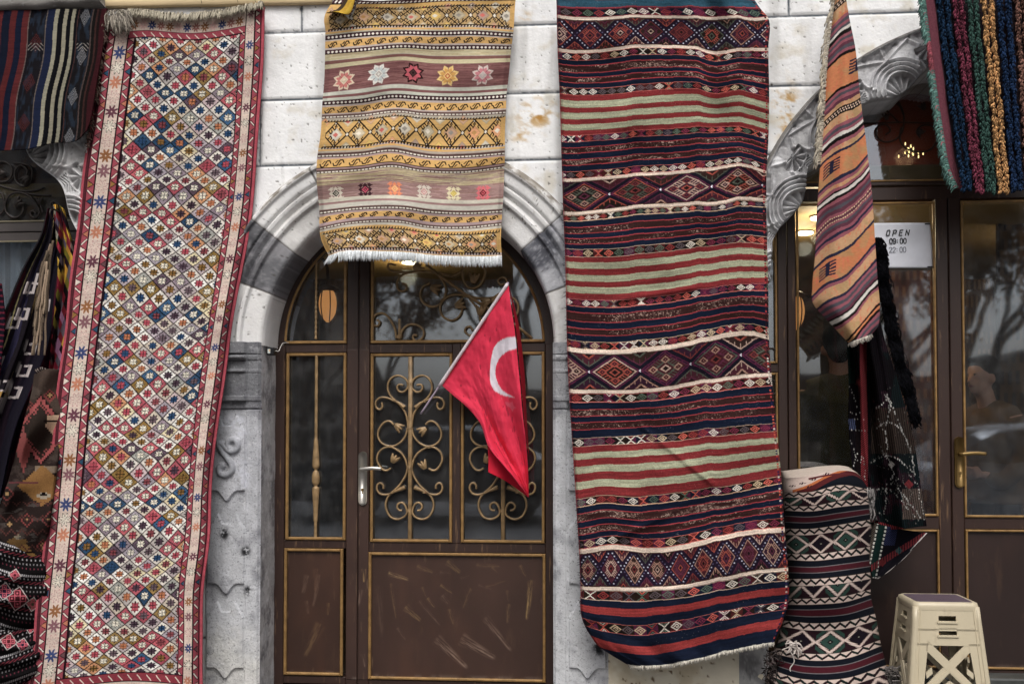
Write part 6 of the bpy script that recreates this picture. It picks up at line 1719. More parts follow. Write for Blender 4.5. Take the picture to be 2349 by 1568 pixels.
def tail_col(u, v, px, py):
    C = np.tile(np.array((34, 32, 40.)), px.shape + (1,))
    s = px + (py - 1200) * .2
    C = np.where((s < 2012)[..., None], np.array((92, 84, 76.)) * (.6 + .6 * (np.mod(px + py, 5) < 2.5))[..., None], C)
    C = np.where(((s > 2016) & (s < 2032))[..., None], np.array((26, 52, 48.)), C); C = np.where(((s > 2036) & (s < 2062) & (py < 1250))[..., None], np.array((48, 54, 88.)) * (.7 + .5 * (np.mod(px - py, 5) < 2.5))[..., None], C)
    for s0 in (2014, 2034): C[(np.abs(s - s0) < 2) & (np.mod(py, 9) < 5.5)] = (200, 198, 190)
    d = py - (1290 - (px - 2005) * .62)
    C[(d > 0) & (d < 16) & (np.mod(px, 6) < 4)] = (118, 30, 38)
    C[(np.abs(px - 2062) + np.abs(py - 1262) < 9) & (np.mod(px, 4) < 3)] = (46, 96, 98)
    C[(np.abs(px - 2024) + np.abs(py - 1290) < 9)] = (112, 30, 36)
    C[((u > .965) | (v > .98)) & (np.mod(py * 1.0 + px, 7) < 4)] = (198, 190, 186)
    return C
rows = [[(1996, 1196), (2060, 1212), (2127, 1222)], [(1990, 1235), (2040, 1240), (2102, 1250)], [(1990, 1270), (2030, 1275), (2070, 1284)], [(1995, 1300), (2015, 1305), (2036, 1312)], [(2002, 1325), (2008, 1326), (2014, 1327)]]
cloth_obj('', '', '', rows, [0, .3, .58, .82, 1], 110, 130, tail_col, lambda u, v, px, py: -.02 - .05 * np.sin(u * 6 + v) * (1 - v * .5) - .02 * v, M_pile, part='corner', parent=Kt)

# black shaggy scarf behind it
Ks = thing('fringed_scarf', 'black shaggy scarf hanging behind the slanting striped kilim', 'scarf', tuple(at(2100, 955, .1)))
spine = smooth_path([(2010, 545), (2018, 600), (2030, 680), (2044, 760), (2062, 830), (2080, 890), (2098, 955)], 14)
rows = [[(x - 10 + i * .0, y), (x + 10 - max(0, (y - 850)) * .05, y)] for i, (x, y) in enumerate(spine[::6])]
q = cloth_px(rows, np.linspace(0, 1, len(rows)), 20, 160)
P = at(q[..., 0], q[..., 1], .10 + .01 * np.sin(q[..., 1] * .1))
grid_obj('cloth', P, np.tile(np.array((16, 15, 18.)), (160, 20, 1)), M_pile, Ks, rim=.01)
m = MB(); rr = random.Random(15)
for k in range(1500):
    p, q_ = rr.randrange(160), rr.randrange(20); a = P[p, q_]
    L = rr.uniform(.03, .07)
    m.tube(smooth_path([a + (0, -.004, 0), a + (rr.uniform(-.012, .026), -.022, -L * .5), a + (rr.uniform(-.014, .030), -.016 + rr.uniform(-.01, .01), -L)], 2), .0026, 3, np.array((22, 22, 26)) * rr.uniform(.5, 1.6))
m.build('fringe', M_yarn, Ks, True)

# ---- bundle wrapped in a black and cream kilim
def bundle_col(u, v, px, py):
    H, W = px.shape; s = px + 0
    NV, MR, CR, DK = (24, 28, 38), (80, 26, 38), (196, 178, 168), (30, 22, 26)
    y = spline1([0, .2, .45, .7, .95, 1], [1092, 1195, 1300, 1405, 1540, 1565], v.ravel()).reshape(v.shape)
    y = py_mid(u, v)
    C = np.tile(np.array(CR, float), px.shape + (1,))
    def st(a, b, c): C[(y >= a) & (y < b)] = c
    def zig(a, b):
        h = b - a; t = (y - a) / h
        m_ = (y >= a) & (y < b); C[m_] = CR
        x = (u * 190) % 21 / 21
        tri = np.abs(x - .5) * 2
        C[m_ & (np.abs(t - .22 - .5 * tri) < .17)] = (44, 24, 30)
        C[m_ & (np.abs(t - .22 - .5 * tri) < .17) & (x > .5)] = (26, 40, 38)
        C[m_ & ((t < .07) | (t > .93))] = (50, 36, 38)
    def dia(a, b, ph, small=False):
        h = b - a; t = (y - a) / h; m_ = (y >= a) & (y < b); C[m_] = (48, 26, 34)
        per = 58.0; X_ = u * 200 + ph * per; k = np.floor(X_ / per); x = X_ / per - k
        ydi = np.abs(t - .5) * 2 if not small else t
        d = np.abs(x - .5) * 2 + ydi * (1 if not small else 1)
        jag = .10 * (np.mod((x + ydi) * 17, 1) - .5)
        C[m_ & (np.abs(d - .94 + jag * 1.6) < .14)] = CR
        inner = d < .70 + jag
        g = (np.mod(k, 2) == 0)
        C[m_ & inner & g] = (52, 78, 70); C[m_ & inner & ~g] = (34, 26, 36)
        C[m_ & (d < .22)] = (36, 26, 32); C[m_ & (d < .07)] = (150, 150, 140)
        outer = d > 1.22
        C[m_ & outer & g] = (50, 74, 66); C[m_ & (d > 1.6)] = (44, 26, 32)
    def band3(a, b, c, d):
        st(a, d, NV); st(b, c, MR); 
        for q_ in (b, c): st(q_ - .8, q_ + .9, (120, 116, 118))
    st(1040, 1112, CR); 
    C[(y > 1092 + u * 0) & (y < 1140) & (y > 1128 - u * 46)] = NV
    e = y - (1124 - u * 46)
    C[(np.abs(e) < 3.0) & (u > .1)] = (176, 100, 46); C[(e > 2) & (e < 13) & (u > .15)] = (92, 34, 36)
    for (uu, yy_) in ((.10, 1108), (.22, 1104), (.36, 1100), (.52, 1094), (.30, 1112)):
        C[(np.abs(y - yy_) * .02 + np.abs(u - uu) < .05) & (np.mod(u * 60 + y * .3, 2) < 1.3)] = (60, 40, 48)
    C[(y > 1096) & (y < 1099) & (u > .3)] = (96, 40, 44)
    zig(1122, 1134); dia(1134, 1152, .3, True); zig(1152, 1166); band3(1166, 1177, 1190, 1203); zig(1203, 1219); dia(1219, 1262, .1); zig(1262, 1280); band3(1280, 1293, 1307, 1320)
    zig(1320, 1338); dia(1338, 1364, .45, True); zig(1364, 1379); band3(1379, 1390, 1405, 1419); zig(1419, 1437); dia(1437, 1485, .75); zig(1485, 1501); band3(1501, 1513, 1528, 1541); zig(1541, 1560); dia(1560, 1620, .4)
    return C
def py_mid(u, v): return spline1(_bv, _bm, v.ravel()).reshape(v.shape)
rows = [[(1796, 1096), (1830, 1094), (1900, 1082), (1960, 1082), (1984, 1100)], [(1799, 1130), (1860, 1128), (1930, 1112), (1992, 1122)], [(1800, 1176), (1860, 1178), (1930, 1168), (1998, 1160)], [(1802, 1222), (1860, 1222), (1930, 1212), (2000, 1200)],
        [(1806, 1290), (1870, 1292), (1940, 1284), (1996, 1276)], [(1808, 1345), (1870, 1344), (1940, 1338), (1998, 1328)], [(1806, 1392), (1870, 1392), (1940, 1386), (1998, 1368)], [(1796, 1432), (1860, 1440), (1940, 1436), (2010, 1418)],
        [(1778, 1490), (1850, 1504), (1940, 1500), (2020, 1472)], [(1764, 1530), (1840, 1552), (1940, 1550), (2032, 1520)], [(1757, 1570), (1840, 1600), (1940, 1602), (2046, 1572)], [(1756, 1640), (1840, 1660), (1940, 1660), (2040, 1640)]]
_bv = np.array([np.interp(.5, [0, 1], [0, 0]) + np.mean([p[1] for p in r]) for r in rows]); _bm = _bv.copy(); _bv = (_bv - _bv[0]) / (_bv[-1] - _bv[0])
def bundleY(u, v, px, py):
    return .02 - .34 * np.sqrt(np.clip(1 - (2 * u - 1) ** 2, 0, 1)) ** .8 - .10 * sstep(.6, 1, v) - .03 * np.sin(v * 17) * np.sin(u * 3.14) + .06 * sstep(.05, 0, v) - .012 * np.sin(v * 60 + u * 6) * sstep(.7, 1, v)
Kb, Pb = cloth_obj('carpet_bundle', 'upright bundle wrapped in a black and cream zigzag kilim beside the stool', 'bundle', rows, _bv, 230, 640, bundle_col, bundleY, M_cloth, rim=.02, part='wrapping')
# top cover and tassels of the bundle
n = 30
m = MB(); top = Pb[0]; idx = np.linspace(0, 229, n).astype(int); T = top[idx]; Bk = T.copy(); Bk[:, 1] = .16; Bk[:, 2] = T[:, 2].max() * .5 + T[:, 2] * .5
mid = lerp(T, Bk, .4) + (0, 0, .02)
V = np.concatenate([T, mid, Bk]); Q = [(r_ * n + i, r_ * n + i + 1, (r_ + 1) * n + i + 1, (r_ + 1) * n + i) for r_ in range(2) for i in range(n - 1)]
m.add(V, Q, (196, 182, 170)); m.build('top_fold', M_cloth, Kb, True)
m = MB(); rr = random.Random(3)
for k in range(240):
    a = at(rr.uniform(2022, 2056), rr.uniform(1530, 1580), -.15 + rr.uniform(-.04, .04))
    m.tube(smooth_path([a, a + (rr.uniform(-.02, .03), rr.uniform(-.02, .01), rr.uniform(-.03, .015)), a + (rr.uniform(-.02, .05), rr.uniform(-.02, .02), rr.uniform(-.06, .02))], 2), .0022, 3, np.array((150, 144, 140)) * rr.uniform(.3, 1.3))
for k in range(160):
    a = at(rr.uniform(1752, 1800), rr.uniform(1490, 1590), -.22 + rr.uniform(-.04, .04))
    m.tube(smooth_path([a, a + (rr.uniform(-.02, .03), rr.uniform(-.02, .01), rr.uniform(-.03, .015)), a + (rr.uniform(-.02, .04), rr.uniform(-.02, .02), rr.uniform(-.06, .01))], 2), .0022, 3, np.array((110, 100, 98)) * rr.uniform(.3, 1.2))
for k in range(60):
    a = at(1996 + rr.uniform(-7, 8), rr.uniform(1115, 1170), -.10)
    m.tube(smooth_path([a, a + (rr.uniform(-.012, .012), -.01, -.03), a + (rr.uniform(-.018, .018), 0, -.065)], 2), .003, 4, np.array((130, 126, 124)) * rr.uniform(.4, 1.3))
m.build('fringe', M_yarn, Kb, True)

# ---- plastic stool
def make_stool():
    zf = .10; Yf = -.32
    K = thing('stool', 'cream plastic step stool with a plum seat pad by the shop door', 'stool')
    # placed by its front face; tapering body
    xl_t, xr_t = X(2097, 1400, Yf + .05), X(2245, 1400, Yf + .05); xl_b, xr_b = X(2072, 1560, Yf), X(2266, 1560, Yf)
    zt = Z(1384, 2165, Yf + .05); Hh = zt - zf
    cx = (xl_t + xr_t) / 2; wt = (xr_t - xl_t) / 2; wb = (xr_b - xl_b) / 2
    dt, db = .13, .175                # half depths top and bottom
    cy = Yf + db
    K.location = (cx, cy, zf)
    def side(sx, front):
        """one face as a plate with cut-outs: list of solid polygons in face coordinates (s -1..1, t 0 bottom..1 top)"""
        pass
    def fpt(face, s, t, d):
        # s across the face -1..1, t height 0..1, d depth inwards
        w_ = lerp(wb, wt, t); h_ = lerp(db, dt, t); z = zf + t * Hh
        if face == 'front': return (cx + s * w_, cy - h_ + d, z)
        if face == 'back': return (cx - s * w_, cy + h_ - d, z)
        if face == 'left': return (cx - w_ + d, cy - s * h_, z)
        return (cx + w_ - d, cy + s * h_, z)
    def plate(m, face, poly, d0=.0, d1=.008):
        V = [fpt(face, s, t, d0) for s, t in poly] + [fpt(face, s, t, d1) for s, t in poly]; n = len(poly)
        Q = [(i, (i + 1) % n, n + (i + 1) % n, n + i) for i in range(n)]
        if n == 4: Q += [(0, 3, 2, 1), (4, 5, 6, 7)]
        m.add(V, Q)
    for face in ('front', 'back', 'left', 'right'):
        m = MB(); S = lambda *a, **k: plate(m, face, list(a), **k)
        # top band with two hand slots
        S((-.95, .74), (.95, .74), (.95, .76), (-.95, .76)); S((-.95, .885), (.95, .885), (.95, .97), (-.95, .97))
        S((-.95, .76), (-.26, .76), (-.26, .885), (-.95, .885)); S((.26, .76), (.95, .76), (.95, .885), (.26, .885))
        S((-.26, .765), (.26, .765), (.26, .835), (-.26, .835))
        for yy_ in (.828, .695):     # rims under the slots
            S((-.30, yy_ - .012), (.30, yy_ - .012), (.30, yy_ + .004), (-.30, yy_ + .004), d0=-.007, d1=.002)
        S((-.95, .70), (-.26, .70), (-.26, .76), (-.95, .76)); S((.26, .70), (.95, .70), (.95, .76), (.26, .76))
        S((-.95, .60), (.95, .60), (.95, .70), (-.95, .70))
        S((-.26, .755), (.26, .755), (.26, .772), (-.26, .772))
        # legs
        for sg in (-1, 1):
            a, b = sorted((sg * .98, sg * .60)); 
            S((a, 0), (b, 0), (b, .62), (a, .62)) if False else S((min(sg * .98, sg * .70), 0), (max(sg * .98, sg * .70), 0), (max(sg * .97, sg * .56), .62), (min(sg * .97, sg * .56), .62))
            # fluting
            S((sg * .90 - .012, .0), (sg * .90 + .012, .0), (sg * .90 + .012, .95), (sg * .90 - .012, .95), d0=-.004, d1=.002)
            S((sg * .80 - .010, .0), (sg * .80 + .010, .0), (sg * .80 + .010, .95), (sg * .80 - .010, .95), d0=-.003, d1=.002)
            # crossing braces
            S((sg * .58, .44), (sg * .58, .56), (-sg * .10, .30), (sg * .02, .24)) if False else None
        def brace(p, q, w_, d=0):
            dx, dy = q[0] - p[0], q[1] - p[1]; L = math.hypot(dx, dy); nx, ny = -dy / L * w_, dx / L * w_
            S((p[0] + nx, p[1] + ny), (p[0] - nx, p[1] - ny), (q[0] - nx, q[1] - ny), (q[0] + nx, q[1] + ny), d0=d, d1=.009 + d)
        brace((-.60, .60), (.66, .14), .052); brace((.60, .60), (-.66, .14), .052, .0012)
        brace((-.66, .13), (0, .37), .02, -.001); brace((.66, .13), (0, .37), .02, -.0015)
        brace((-.62, .04), (0, .235), .03, -.0005); brace((.62, .04), (0, .235), .03, -.0008)
        brace((-.60, .31), (-.45, .36), .03, .0003); brace((.60, .31), (.45, .36), .03, .0003)
        m.build('side_panel', M_plastic, K)
    # rounded corner posts
    for (sx, sy) in ((-1, -1), (1, -1), (1, 1), (-1, 1)):
        m = MB()
        P = [(cx + sx * (lerp(wb, wt, t) - .012), cy + sy * (lerp(db, dt, t) - .012), zf + t * Hh) for t in np.linspace(0, .97, 8)]
        m.tube(P, .016, 12); m.tube([(P[0][0], P[0][1], zf), (P[0][0], P[0][1], zf + .014)], [.021, .019], 12); m.build('leg', M_plastic, K, True)
    # seat with rounded rim
    def rr_loop(w_, h_, r, z):
        out = []
        for (qx, qy, a0) in ((1, -1, -90), (1, 1, 0), (-1, 1, 90), (-1, -1, 180)):
            for k in range(7):
                a = R(a0 + k * 15); out.append((cx + qx * (w_ - r) + math.cos(a) * r, cy + qy * (h_ - r) + math.sin(a) * r, z))
        return np.array(out)
    m = MB(); loops = [rr_loop(wt + .004, dt + .004, .034, zt - .03), rr_loop(wt + .006, dt + .006, .036, zt - .012), rr_loop(wt + .002, dt + .002, .034, zt + .003), rr_loop(wt - .010, dt - .010, .026, zt + .008), rr_loop(wt - .018, dt - .018, .020, zt + .006)]
    n = 28; V = np.concatenate(loops); Q = [(k * n + i, k * n + (i + 1) % n, (k + 1) * n + (i + 1) % n, (k + 1) * n + i) for k in range(4) for i in range(n)]
    m.add(V, Q); m.build('seat', M_plastic, K, True)
    m = MB(); L0 = rr_loop(wt - .0175, dt - .0175, .020, zt + .005); L1 = rr_loop(wt - .020, dt - .020, .018, zt + .0075)
    c0 = np.array([[cx, cy, zt + .0075]]); V = np.concatenate([L0, L1, L1 * .0 + c0]); Q = [(k * n + i, k * n + (i + 1) % n, (k + 1) * n + (i + 1) % n, (k + 1) * n + i) for k in range(2) for i in range(n)]
    m.add(V, Q); m.build('seat_pad', M_plasticpad, K)
make_stool()

# ---- dark step in front of the shop door
m = MB(); xa = X(1752, 1560, 0)
m.box(xa, 6.4, -.75, .36, -.01, .098, None, .012); m.box(xa, 6.4, .10, .36, .099, .14, None, .008)
m.build('step', M_marble, SHOP)

# ================================================================== LEFT HAND PILE
def dk_col(u, v, px, py):
    C = np.tile(np.array((30, 24, 30.)), px.shape + (1,))
    t = u * 1.0
    cols = [(44, 40, 44), (84, 28, 44), (46, 44, 52), (176, 166, 120), (44, 36, 46), (60, 56, 84), (40, 34, 42), (170, 146, 100), (44, 32, 44), (36, 32, 46), (92, 36, 56), (48, 42, 48)]
    ed = [0, .06, .10, .155, .175, .25, .33, .45, .47, .60, .80, .9]
    C = np.array(cols, float)[np.clip(np.searchsorted(ed, t + .02 * np.sin(py * .03)) - 1, 0, len(cols) - 1)]
    # key motifs
    for (u0, y0) in ((.36, 885), (.36, 925), (.37, 965), (.20, 740), (.30, 720), (.55, 800), (.58, 850), (.14, 830), (.12, 880), (.62, 700), (.30, 660), (.55, 900), (.2, 950), (.45, 640)):
        dx = (u - u0) * 120; dy = py - y0
        C[((np.abs(np.abs(dx) - 9) < 3.2) & (np.abs(dy) < 14)) | ((np.abs(dy - 11) < 2.6) & (np.abs(dx) < 10)) | ((np.abs(dy + 11) < 2.6) & (dx > -2) & (dx < 10))] = (196, 186, 184)
    C[(np.abs(u - .36) < .03) & (np.abs(py - 905) < 8)] = (176, 140, 70)
    C = np.where(((u > .02) & (u < .10) & (np.abs(py - 775) < 26))[..., None], np.array((96, 30, 42.)), C)
    return C
rows = [[(108, 478), (122, 476), (146, 480)], [(92, 540), (118, 545), (150, 550)], [(54, 610), (100, 615), (152, 620)], [(20, 690), (84, 700), (150, 705)], [(-12, 770), (56, 785), (140, 790)], [(-44, 860), (36, 875), (110, 880)], [(-70, 950), (0, 965), (70, 980)], [(-90, 1150), (-30, 1150), (30, 1130)]]
vs = np.array([478, 545, 615, 698, 782, 872, 965, 1148.]); vs = (vs - vs[0]) / (vs[-1] - vs[0])
Kd, Pd = cloth_obj('kilim', 'dark bunched kilim with thin cream stripes hooked up at the far left shop window', 'kilim', rows, vs, 130, 420, dk_col,
    lambda u, v, px, py: .06 - .10 * v - .045 * np.sin(u * 17 + v * 2) * (.3 + .7 * v) - .02 * np.sin(u * 31 + v * 4), M_cloth, 'kilims hung on the facade')
def patch_col(u, v, px, py):
    pal = np.array([(26, 20, 26), (140, 24, 48), (150, 30, 50), (160, 154, 140), (206, 166, 46), (50, 26, 42), (110, 100, 118), (30, 24, 28), (150, 26, 56), (136, 128, 44), (186, 136, 170), (210, 160, 40), (120, 110, 120)], float)
    a = np.floor(u * 4 + v * 9.0).astype(int); b = np.floor(v * 22 - u * 4).astype(int)
    k = (_tab[(a * 31 + 7) & 255, (b * 17 + 3) & 255] * len(pal)).astype(int)
    C = pal[k]
    C = np.where((u > .93)[..., None], np.array((40, 26, 34.)), C)
    C = np.where(((py > 860) & (py < 905) & (u > .35))[..., None], np.array((190, 136, 34.)), C)
    return C
rows = [[(122, 470), (130, 468), (146, 480)], [(128, 540), (146, 545), (166, 560)], [(132, 620), (150, 625), (178, 630)], [(126, 700), (146, 705), (172, 710)], [(118, 780), (140, 785), (166, 790)], [(112, 850), (136, 852), (160, 855)], [(108, 930), (130, 930), (150, 930)]]
cloth_obj('shawl', 'patchwork shawl of crimson and yellow squares half hidden behind the runner rug', 'shawl', rows, [0, .17, .34, .5, .67, .83, 1], 70, 300, patch_col,
    lambda u, v, px, py: .02 - .08 * v - .03 * np.sin(u * 9 + v * 3), M_cloth)
# beige tassel rope
Kr = thing('tassel', 'long beige rope tassel hanging over the dark bunched kilim', 'tassel', tuple(at(90, 850, -.15)))
m = MB(); rr = random.Random(10)
sp = smooth_path([(120, 552), (108, 600), (100, 660), (92, 720), (86, 780), (82, 850)], 6)
for k in range(46):
    off = rr.gauss(0, 7); j0 = rr.randrange(0, 12); j1 = min(len(sp) - 1, j0 + rr.randrange(9, 20))
    seg = sp[j0:j1]; ww = np.array([lerp(.35, 1.25, j / len(sp)) for j in range(j0, j1)])
    P = at(seg[:, 0] + off * ww + np.sin(np.arange(len(seg)) * .8 + k) * 1.2, seg[:, 1], -.10 - .09 * np.linspace(j0, j1, len(seg)) / len(sp) - rr.uniform(0, .03))
    m.tube(P, .0058, 5, np.array((146, 128, 110)) * rr.uniform(.5, 1.15))
m.build('strand', M_yarn, Kr, True)
m = MB(); c = at(124, 500, -.03)
m.tube(smooth_path([c + (0, .2, .04), c + (0, .0, .045), c + (0, -.04, .02), c + (0, -.02, -.01), c + (0, .0, 0)], 5), .005, 6)
m.build('hook', M_darkiron, Kr, True)

# brown pile rug
def brown_col(u, v, px, py):
    C = np.tile(np.array((84, 70, 62.)), px.shape + (1,))
    n = fbm(px * .04, py * .05, 3)
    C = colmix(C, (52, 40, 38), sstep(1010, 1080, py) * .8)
    C = colmix(C, (120, 108, 100), sstep(.60, .75, n) * .4)
    s = 4; qx, qy = np.floor(px / s) * s, np.floor(py / s) * s
    def med(cx, cy, rx, ry, c):
        d = np.abs(qx - cx) / rx + np.abs(qy - cy) / ry; C[d < 1] = c
    def box(x0, y0, x1, y1, c): C[(qx >= x0) & (qx < x1) & (qy >= y0) & (qy < y1)] = c
    # coral stepped outline
    d = np.abs(qx - 92) / 62 + np.abs(qy - 985) / 80
    C[(d < 1.05)] = (62, 52, 46); C[(d > .82) & (d < 1.0)] = (164, 76, 74); C[(d > .95) & (d < 1.05) & (np.mod(qx + qy, 16) < 8)] = (48, 34, 34)
    C[(d > .70) & (d < .76) & (np.mod(qx - qy, 12) < 6)] = (150, 72, 70)
    med(52, 1030, 17, 52, (150, 74, 70))
    box(108, 950, 140, 962, (190, 160, 130)); med(126, 975, 26, 26, (196, 166, 136)); box(100, 962, 140, 966, (40, 26, 26))
    box(78, 1068, 140, 1082, (140, 122, 104)); 
    med(95, 1112, 58, 48, (150, 108, 50)); box(70, 1085, 120, 1095, (150, 108, 50)); box(20, 1103, 88, 1108, (120, 62, 66)); med(98, 1134, 22, 10, (170, 158, 140)); med(98, 1131, 8, 5, (30, 20, 20))
    med(38, 1272, 44, 50, (150, 112, 52)); med(38, 1240, 24, 18, (120, 90, 44)); box(0, 1262, 80, 1268, (40, 26, 24)); med(36, 1276, 8, 8, (30, 22, 18)); med(36, 1276, 4, 4, (150, 120, 50)); med(38, 1228, 10, 7, (140, 130, 110))
    C[(sstep(.62, .7, fbm(px * .03 + 5, py * .12, 9)) > .5) & (py > 1150)] = (92, 84, 80)
    for (cx, cy, r) in ((14, 1130, 20), (112, 1190, 22), (60, 1190, 16), (96, 1250, 18), (20, 1200, 12), (60, 925, 14), (112, 905, 16)):
        d = np.abs(qx - cx) / r + np.abs(qy - cy) / r; C[(d < 1)] = (138, 62, 58); C[d < .68] = (60, 48, 44); C[d < .35] = (176, 140, 90)
    C[(np.mod(qy + np.abs(np.mod(qx, 24) - 12), 34) < 4) & (py > 1150)] = (104, 60, 54)
    return C
rows = [[(78, 858), (106, 846), (150, 850)], [(72, 900), (104, 896), (146, 898)], [(56, 960), (98, 960), (140, 960)], [(36, 1040), (84, 1040), (130, 1040)], [(16, 1110), (70, 1112), (122, 1110)], [(-10, 1180), (54, 1178), (112, 1180)], [(-30, 1240), (40, 1240), (106, 1236)], [(-40, 1305), (30, 1300), (100, 1296)], [(-40, 1330), (30, 1326), (98, 1320)]]
vs = np.array([850, 898, 960, 1040, 1110, 1180, 1240, 1300, 1326.]); vs = (vs - vs[0]) / (vs[-1] - vs[0])
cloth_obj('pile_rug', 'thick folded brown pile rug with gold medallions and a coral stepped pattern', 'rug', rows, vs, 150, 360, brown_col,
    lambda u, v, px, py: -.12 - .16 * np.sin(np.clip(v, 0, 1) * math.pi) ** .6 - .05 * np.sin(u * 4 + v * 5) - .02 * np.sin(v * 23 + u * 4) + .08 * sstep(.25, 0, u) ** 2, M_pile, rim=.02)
m = MB(); rr = random.Random(18)
q = smooth_path([(84, 852), (100, 846), (118, 856), (132, 866), (142, 874)], 8)
for k in range(26):
    j = int(k / 26 * (len(q) - 1)); a = at(q[j, 0], q[j, 1], -.13)
    m.tube([a + (-.008, 0, .008), a + (.0, -.008, 0), a + (.006, 0, -.008)], .0042, 6, (150, 140, 134) if k % 2 else (60, 44, 42))
o = m.build('braided_cord', M_yarn, None, True); tag(o, 'braided grey and brown cord tied round the top of the brown pile rug', 'cord')

# black patterned sacks
def black_col(sd):
    def f(u, v, px, py):
        C = np.tile(np.array((22, 18, 20.)), px.shape + (1,))
        qy = py - 26 * np.sin(px * .02 + sd) * .5 + (px - 40) * -.25 * (1 if sd == 1 else -.5)
        band = np.mod(qy, 62)
        C[(band < 5) & (np.mod(px + qy * .3, 5) < 3.4)] = (176, 172, 174)
        C[(band > 8) & (band < 12) & (np.mod(px, 9) < 3)] = (150, 146, 148)
        C[(band > 15) & (band < 22) & (np.mod(px + np.floor(band) * 2, 12) < 5)] = (120, 44, 58)
        C[(band > 26) & (band < 30) & (np.mod(px, 10) < 3)] = (150, 146, 148)
        C[(band > 36) & (band < 40) & (np.mod(px + 4, 8) < 2.6)] = (130, 126, 128)
        C[(band > 46) & (band < 50) & (np.mod(px + 4, 9) < 2.6)] = (110, 50, 66)
        for (cx, cy, r, c) in (((40, 1272 + 100, 30, (84, 34, 40)), (44, 1405, 0, (0, 0, 0)), (10, 1355, 22, (50, 40, 66)), (75, 1385, 18, (96, 90, 70)), (34, 1318, 16, (96, 32, 44))) if sd == 1 else ((20, 1470, 22, (92, 34, 40)), (52, 1478, 18, (48, 38, 60)), (70, 1440, 14, (80, 40, 44)))):
            if r <= 0: continue
            d = np.maximum(np.abs(px - cx), np.abs(py - cy)) if sd == 3 else np.abs((px - cx) + .2 * (py - cy)) + np.abs((py - cy) - .2 * (px - cx))
            C[d < r] = (186, 176, 172); C[d < r - 3] = c
            for (ex, ey) in ((-.42, 0), (.42, 0), (0, -.42), (0, .42)):
                e = np.maximum(np.abs(px - cx - ex * r), np.abs(py - cy - ey * r)); C[(e < r * .24)] = (196, 96, 110); C[e < r * .24 - 2] = c; C[e < r * .07] = (196, 96, 110)
        return C
    return f
rows = [[(-40, 1215), (20, 1212), (85, 1222), (108, 1240)], [(-40, 1260), (30, 1258), (100, 1275)], [(-40, 1340), (40, 1345), (106, 1350)], [(-40, 1410), (36, 1420), (100, 1420)], [(-40, 1450), (36, 1462), (92, 1452)]]
cloth_obj('sack', 'upper black woven sack with white dots and pink hooked squares under the brown pile rug', 'sack', rows, [0, .2, .55, .87, 1], 180, 260, black_col(1),
    lambda u, v, px, py: -.10 - .20 * np.sin(v * math.pi) ** .7 - .015 * np.sin(v * 26 + u * 5) - .02 * np.sin(u * 7), M_cloth, 'black woven sacks piled at the far left', part='bag')
rows = [[(-40, 1440), (30, 1446), (92, 1440)], [(-40, 1490), (36, 1500), (90, 1490)], [(-40, 1540), (36, 1548), (82, 1540)], [(-40, 1620), (36, 1630), (80, 1620)]]
cloth_obj('sack', 'lower black woven sack with rows of white teeth in the bottom left corner', 'sack', rows, [0, .3, .6, 1], 180, 220, black_col(2),
    lambda u, v, px, py: -.08 - .26 * np.sin(np.clip(v * .8 + .1, 0, 1) * math.pi) ** .7 - .02 * np.sin(v * 30 + u * 3), M_cloth, 'black woven sacks piled at the far left', part='bag')
def rail_col(u, v, px, py): return np.where((np.mod(py, 13) < 4)[..., None], np.array((120, 30, 56.)), np.array((30, 26, 40.)))
cloth_obj('shawl', 'narrow crimson and navy shawl at the far left edge by the window', 'shawl', [[(-60, 640), (2, 650)], [(-60, 720), (10, 730)], [(-60, 860), (-2, 860)]], [0, .4, 1], 30, 120, rail_col, lambda u, v, px, py: .0 - .06 * u, M_cloth)

# ================================================================== LAMPS
M_lampw = emit_mat('lamp glow', (1.0, .86, .55), 9.0)
M_amber = emit_mat('amber glass', (1.0, .42, .13), .62)
def lantern(px, py, Y, label):
    """gooseneck lantern with an amber tulip shade; (px,py) centre of the shade"""
    c = at(px, py, Y); s = .055
    K = thing('lantern', label, 'lantern', tuple(c), 'amber gooseneck lanterns behind the glass')
    m = MB()
    zz = np.linspace(0, 1, 14); rad = s * np.array([.15, .42, .62, .76, .86, .92, .96, .98, .96, .92, .86, .76, .60, .4])
    P = np.stack([np.full(14, c[0]), np.full(14, c[1]), c[2] - .10 + zz * .20], -1)
    m.tube(P, rad, 16); m.build('shade', M_amber, K, True)
    m = MB()
    m.tube([c + (0, 0, .118), c + (0, 0, .09)], [.035, .075], 14); m.tube([c + (0, 0, .090), c + (0, 0, .084)], [.078, .074], 14)
    for k in range(6):
        a = k * math.pi / 3
        m.tube([c + (math.cos(a) * s * (.3 + .72 * math.sin(t * 1.9 + .5)), math.sin(a) * s * (.3 + .72 * math.sin(t * 1.9 + .5)), -.10 + t * .19) for t in np.linspace(0, 1, 8)], .0035, 5)
    m.tube([c + (0, 0, .118), c + (0, 0, .16), c + (.0, 0, .17)], [.018, .012, .009], 8)
    m.tube(smooth_path([c + (0, 0, .16), c + (-.01, 0, .24), c + (-.06, .0, .29), c + (-.13, 0, .27), c + (-.16, 0, .22), c + (-.15, 0, .19)], 5), .009, 8)
    m.tube(smooth_path([c + (-.12, 0, .28), c + (-.2, .1, .26), c + (-.3, .2, .1)], 5), .010, 8)
    m.build('bracket', M_darkiron, K, True)
lantern(752, 700, .75, 'amber gooseneck lantern glowing behind the left pane of the arched door')
lantern(1824, 716, .75, 'amber gooseneck lantern glowing at the left edge of the shop door glass')
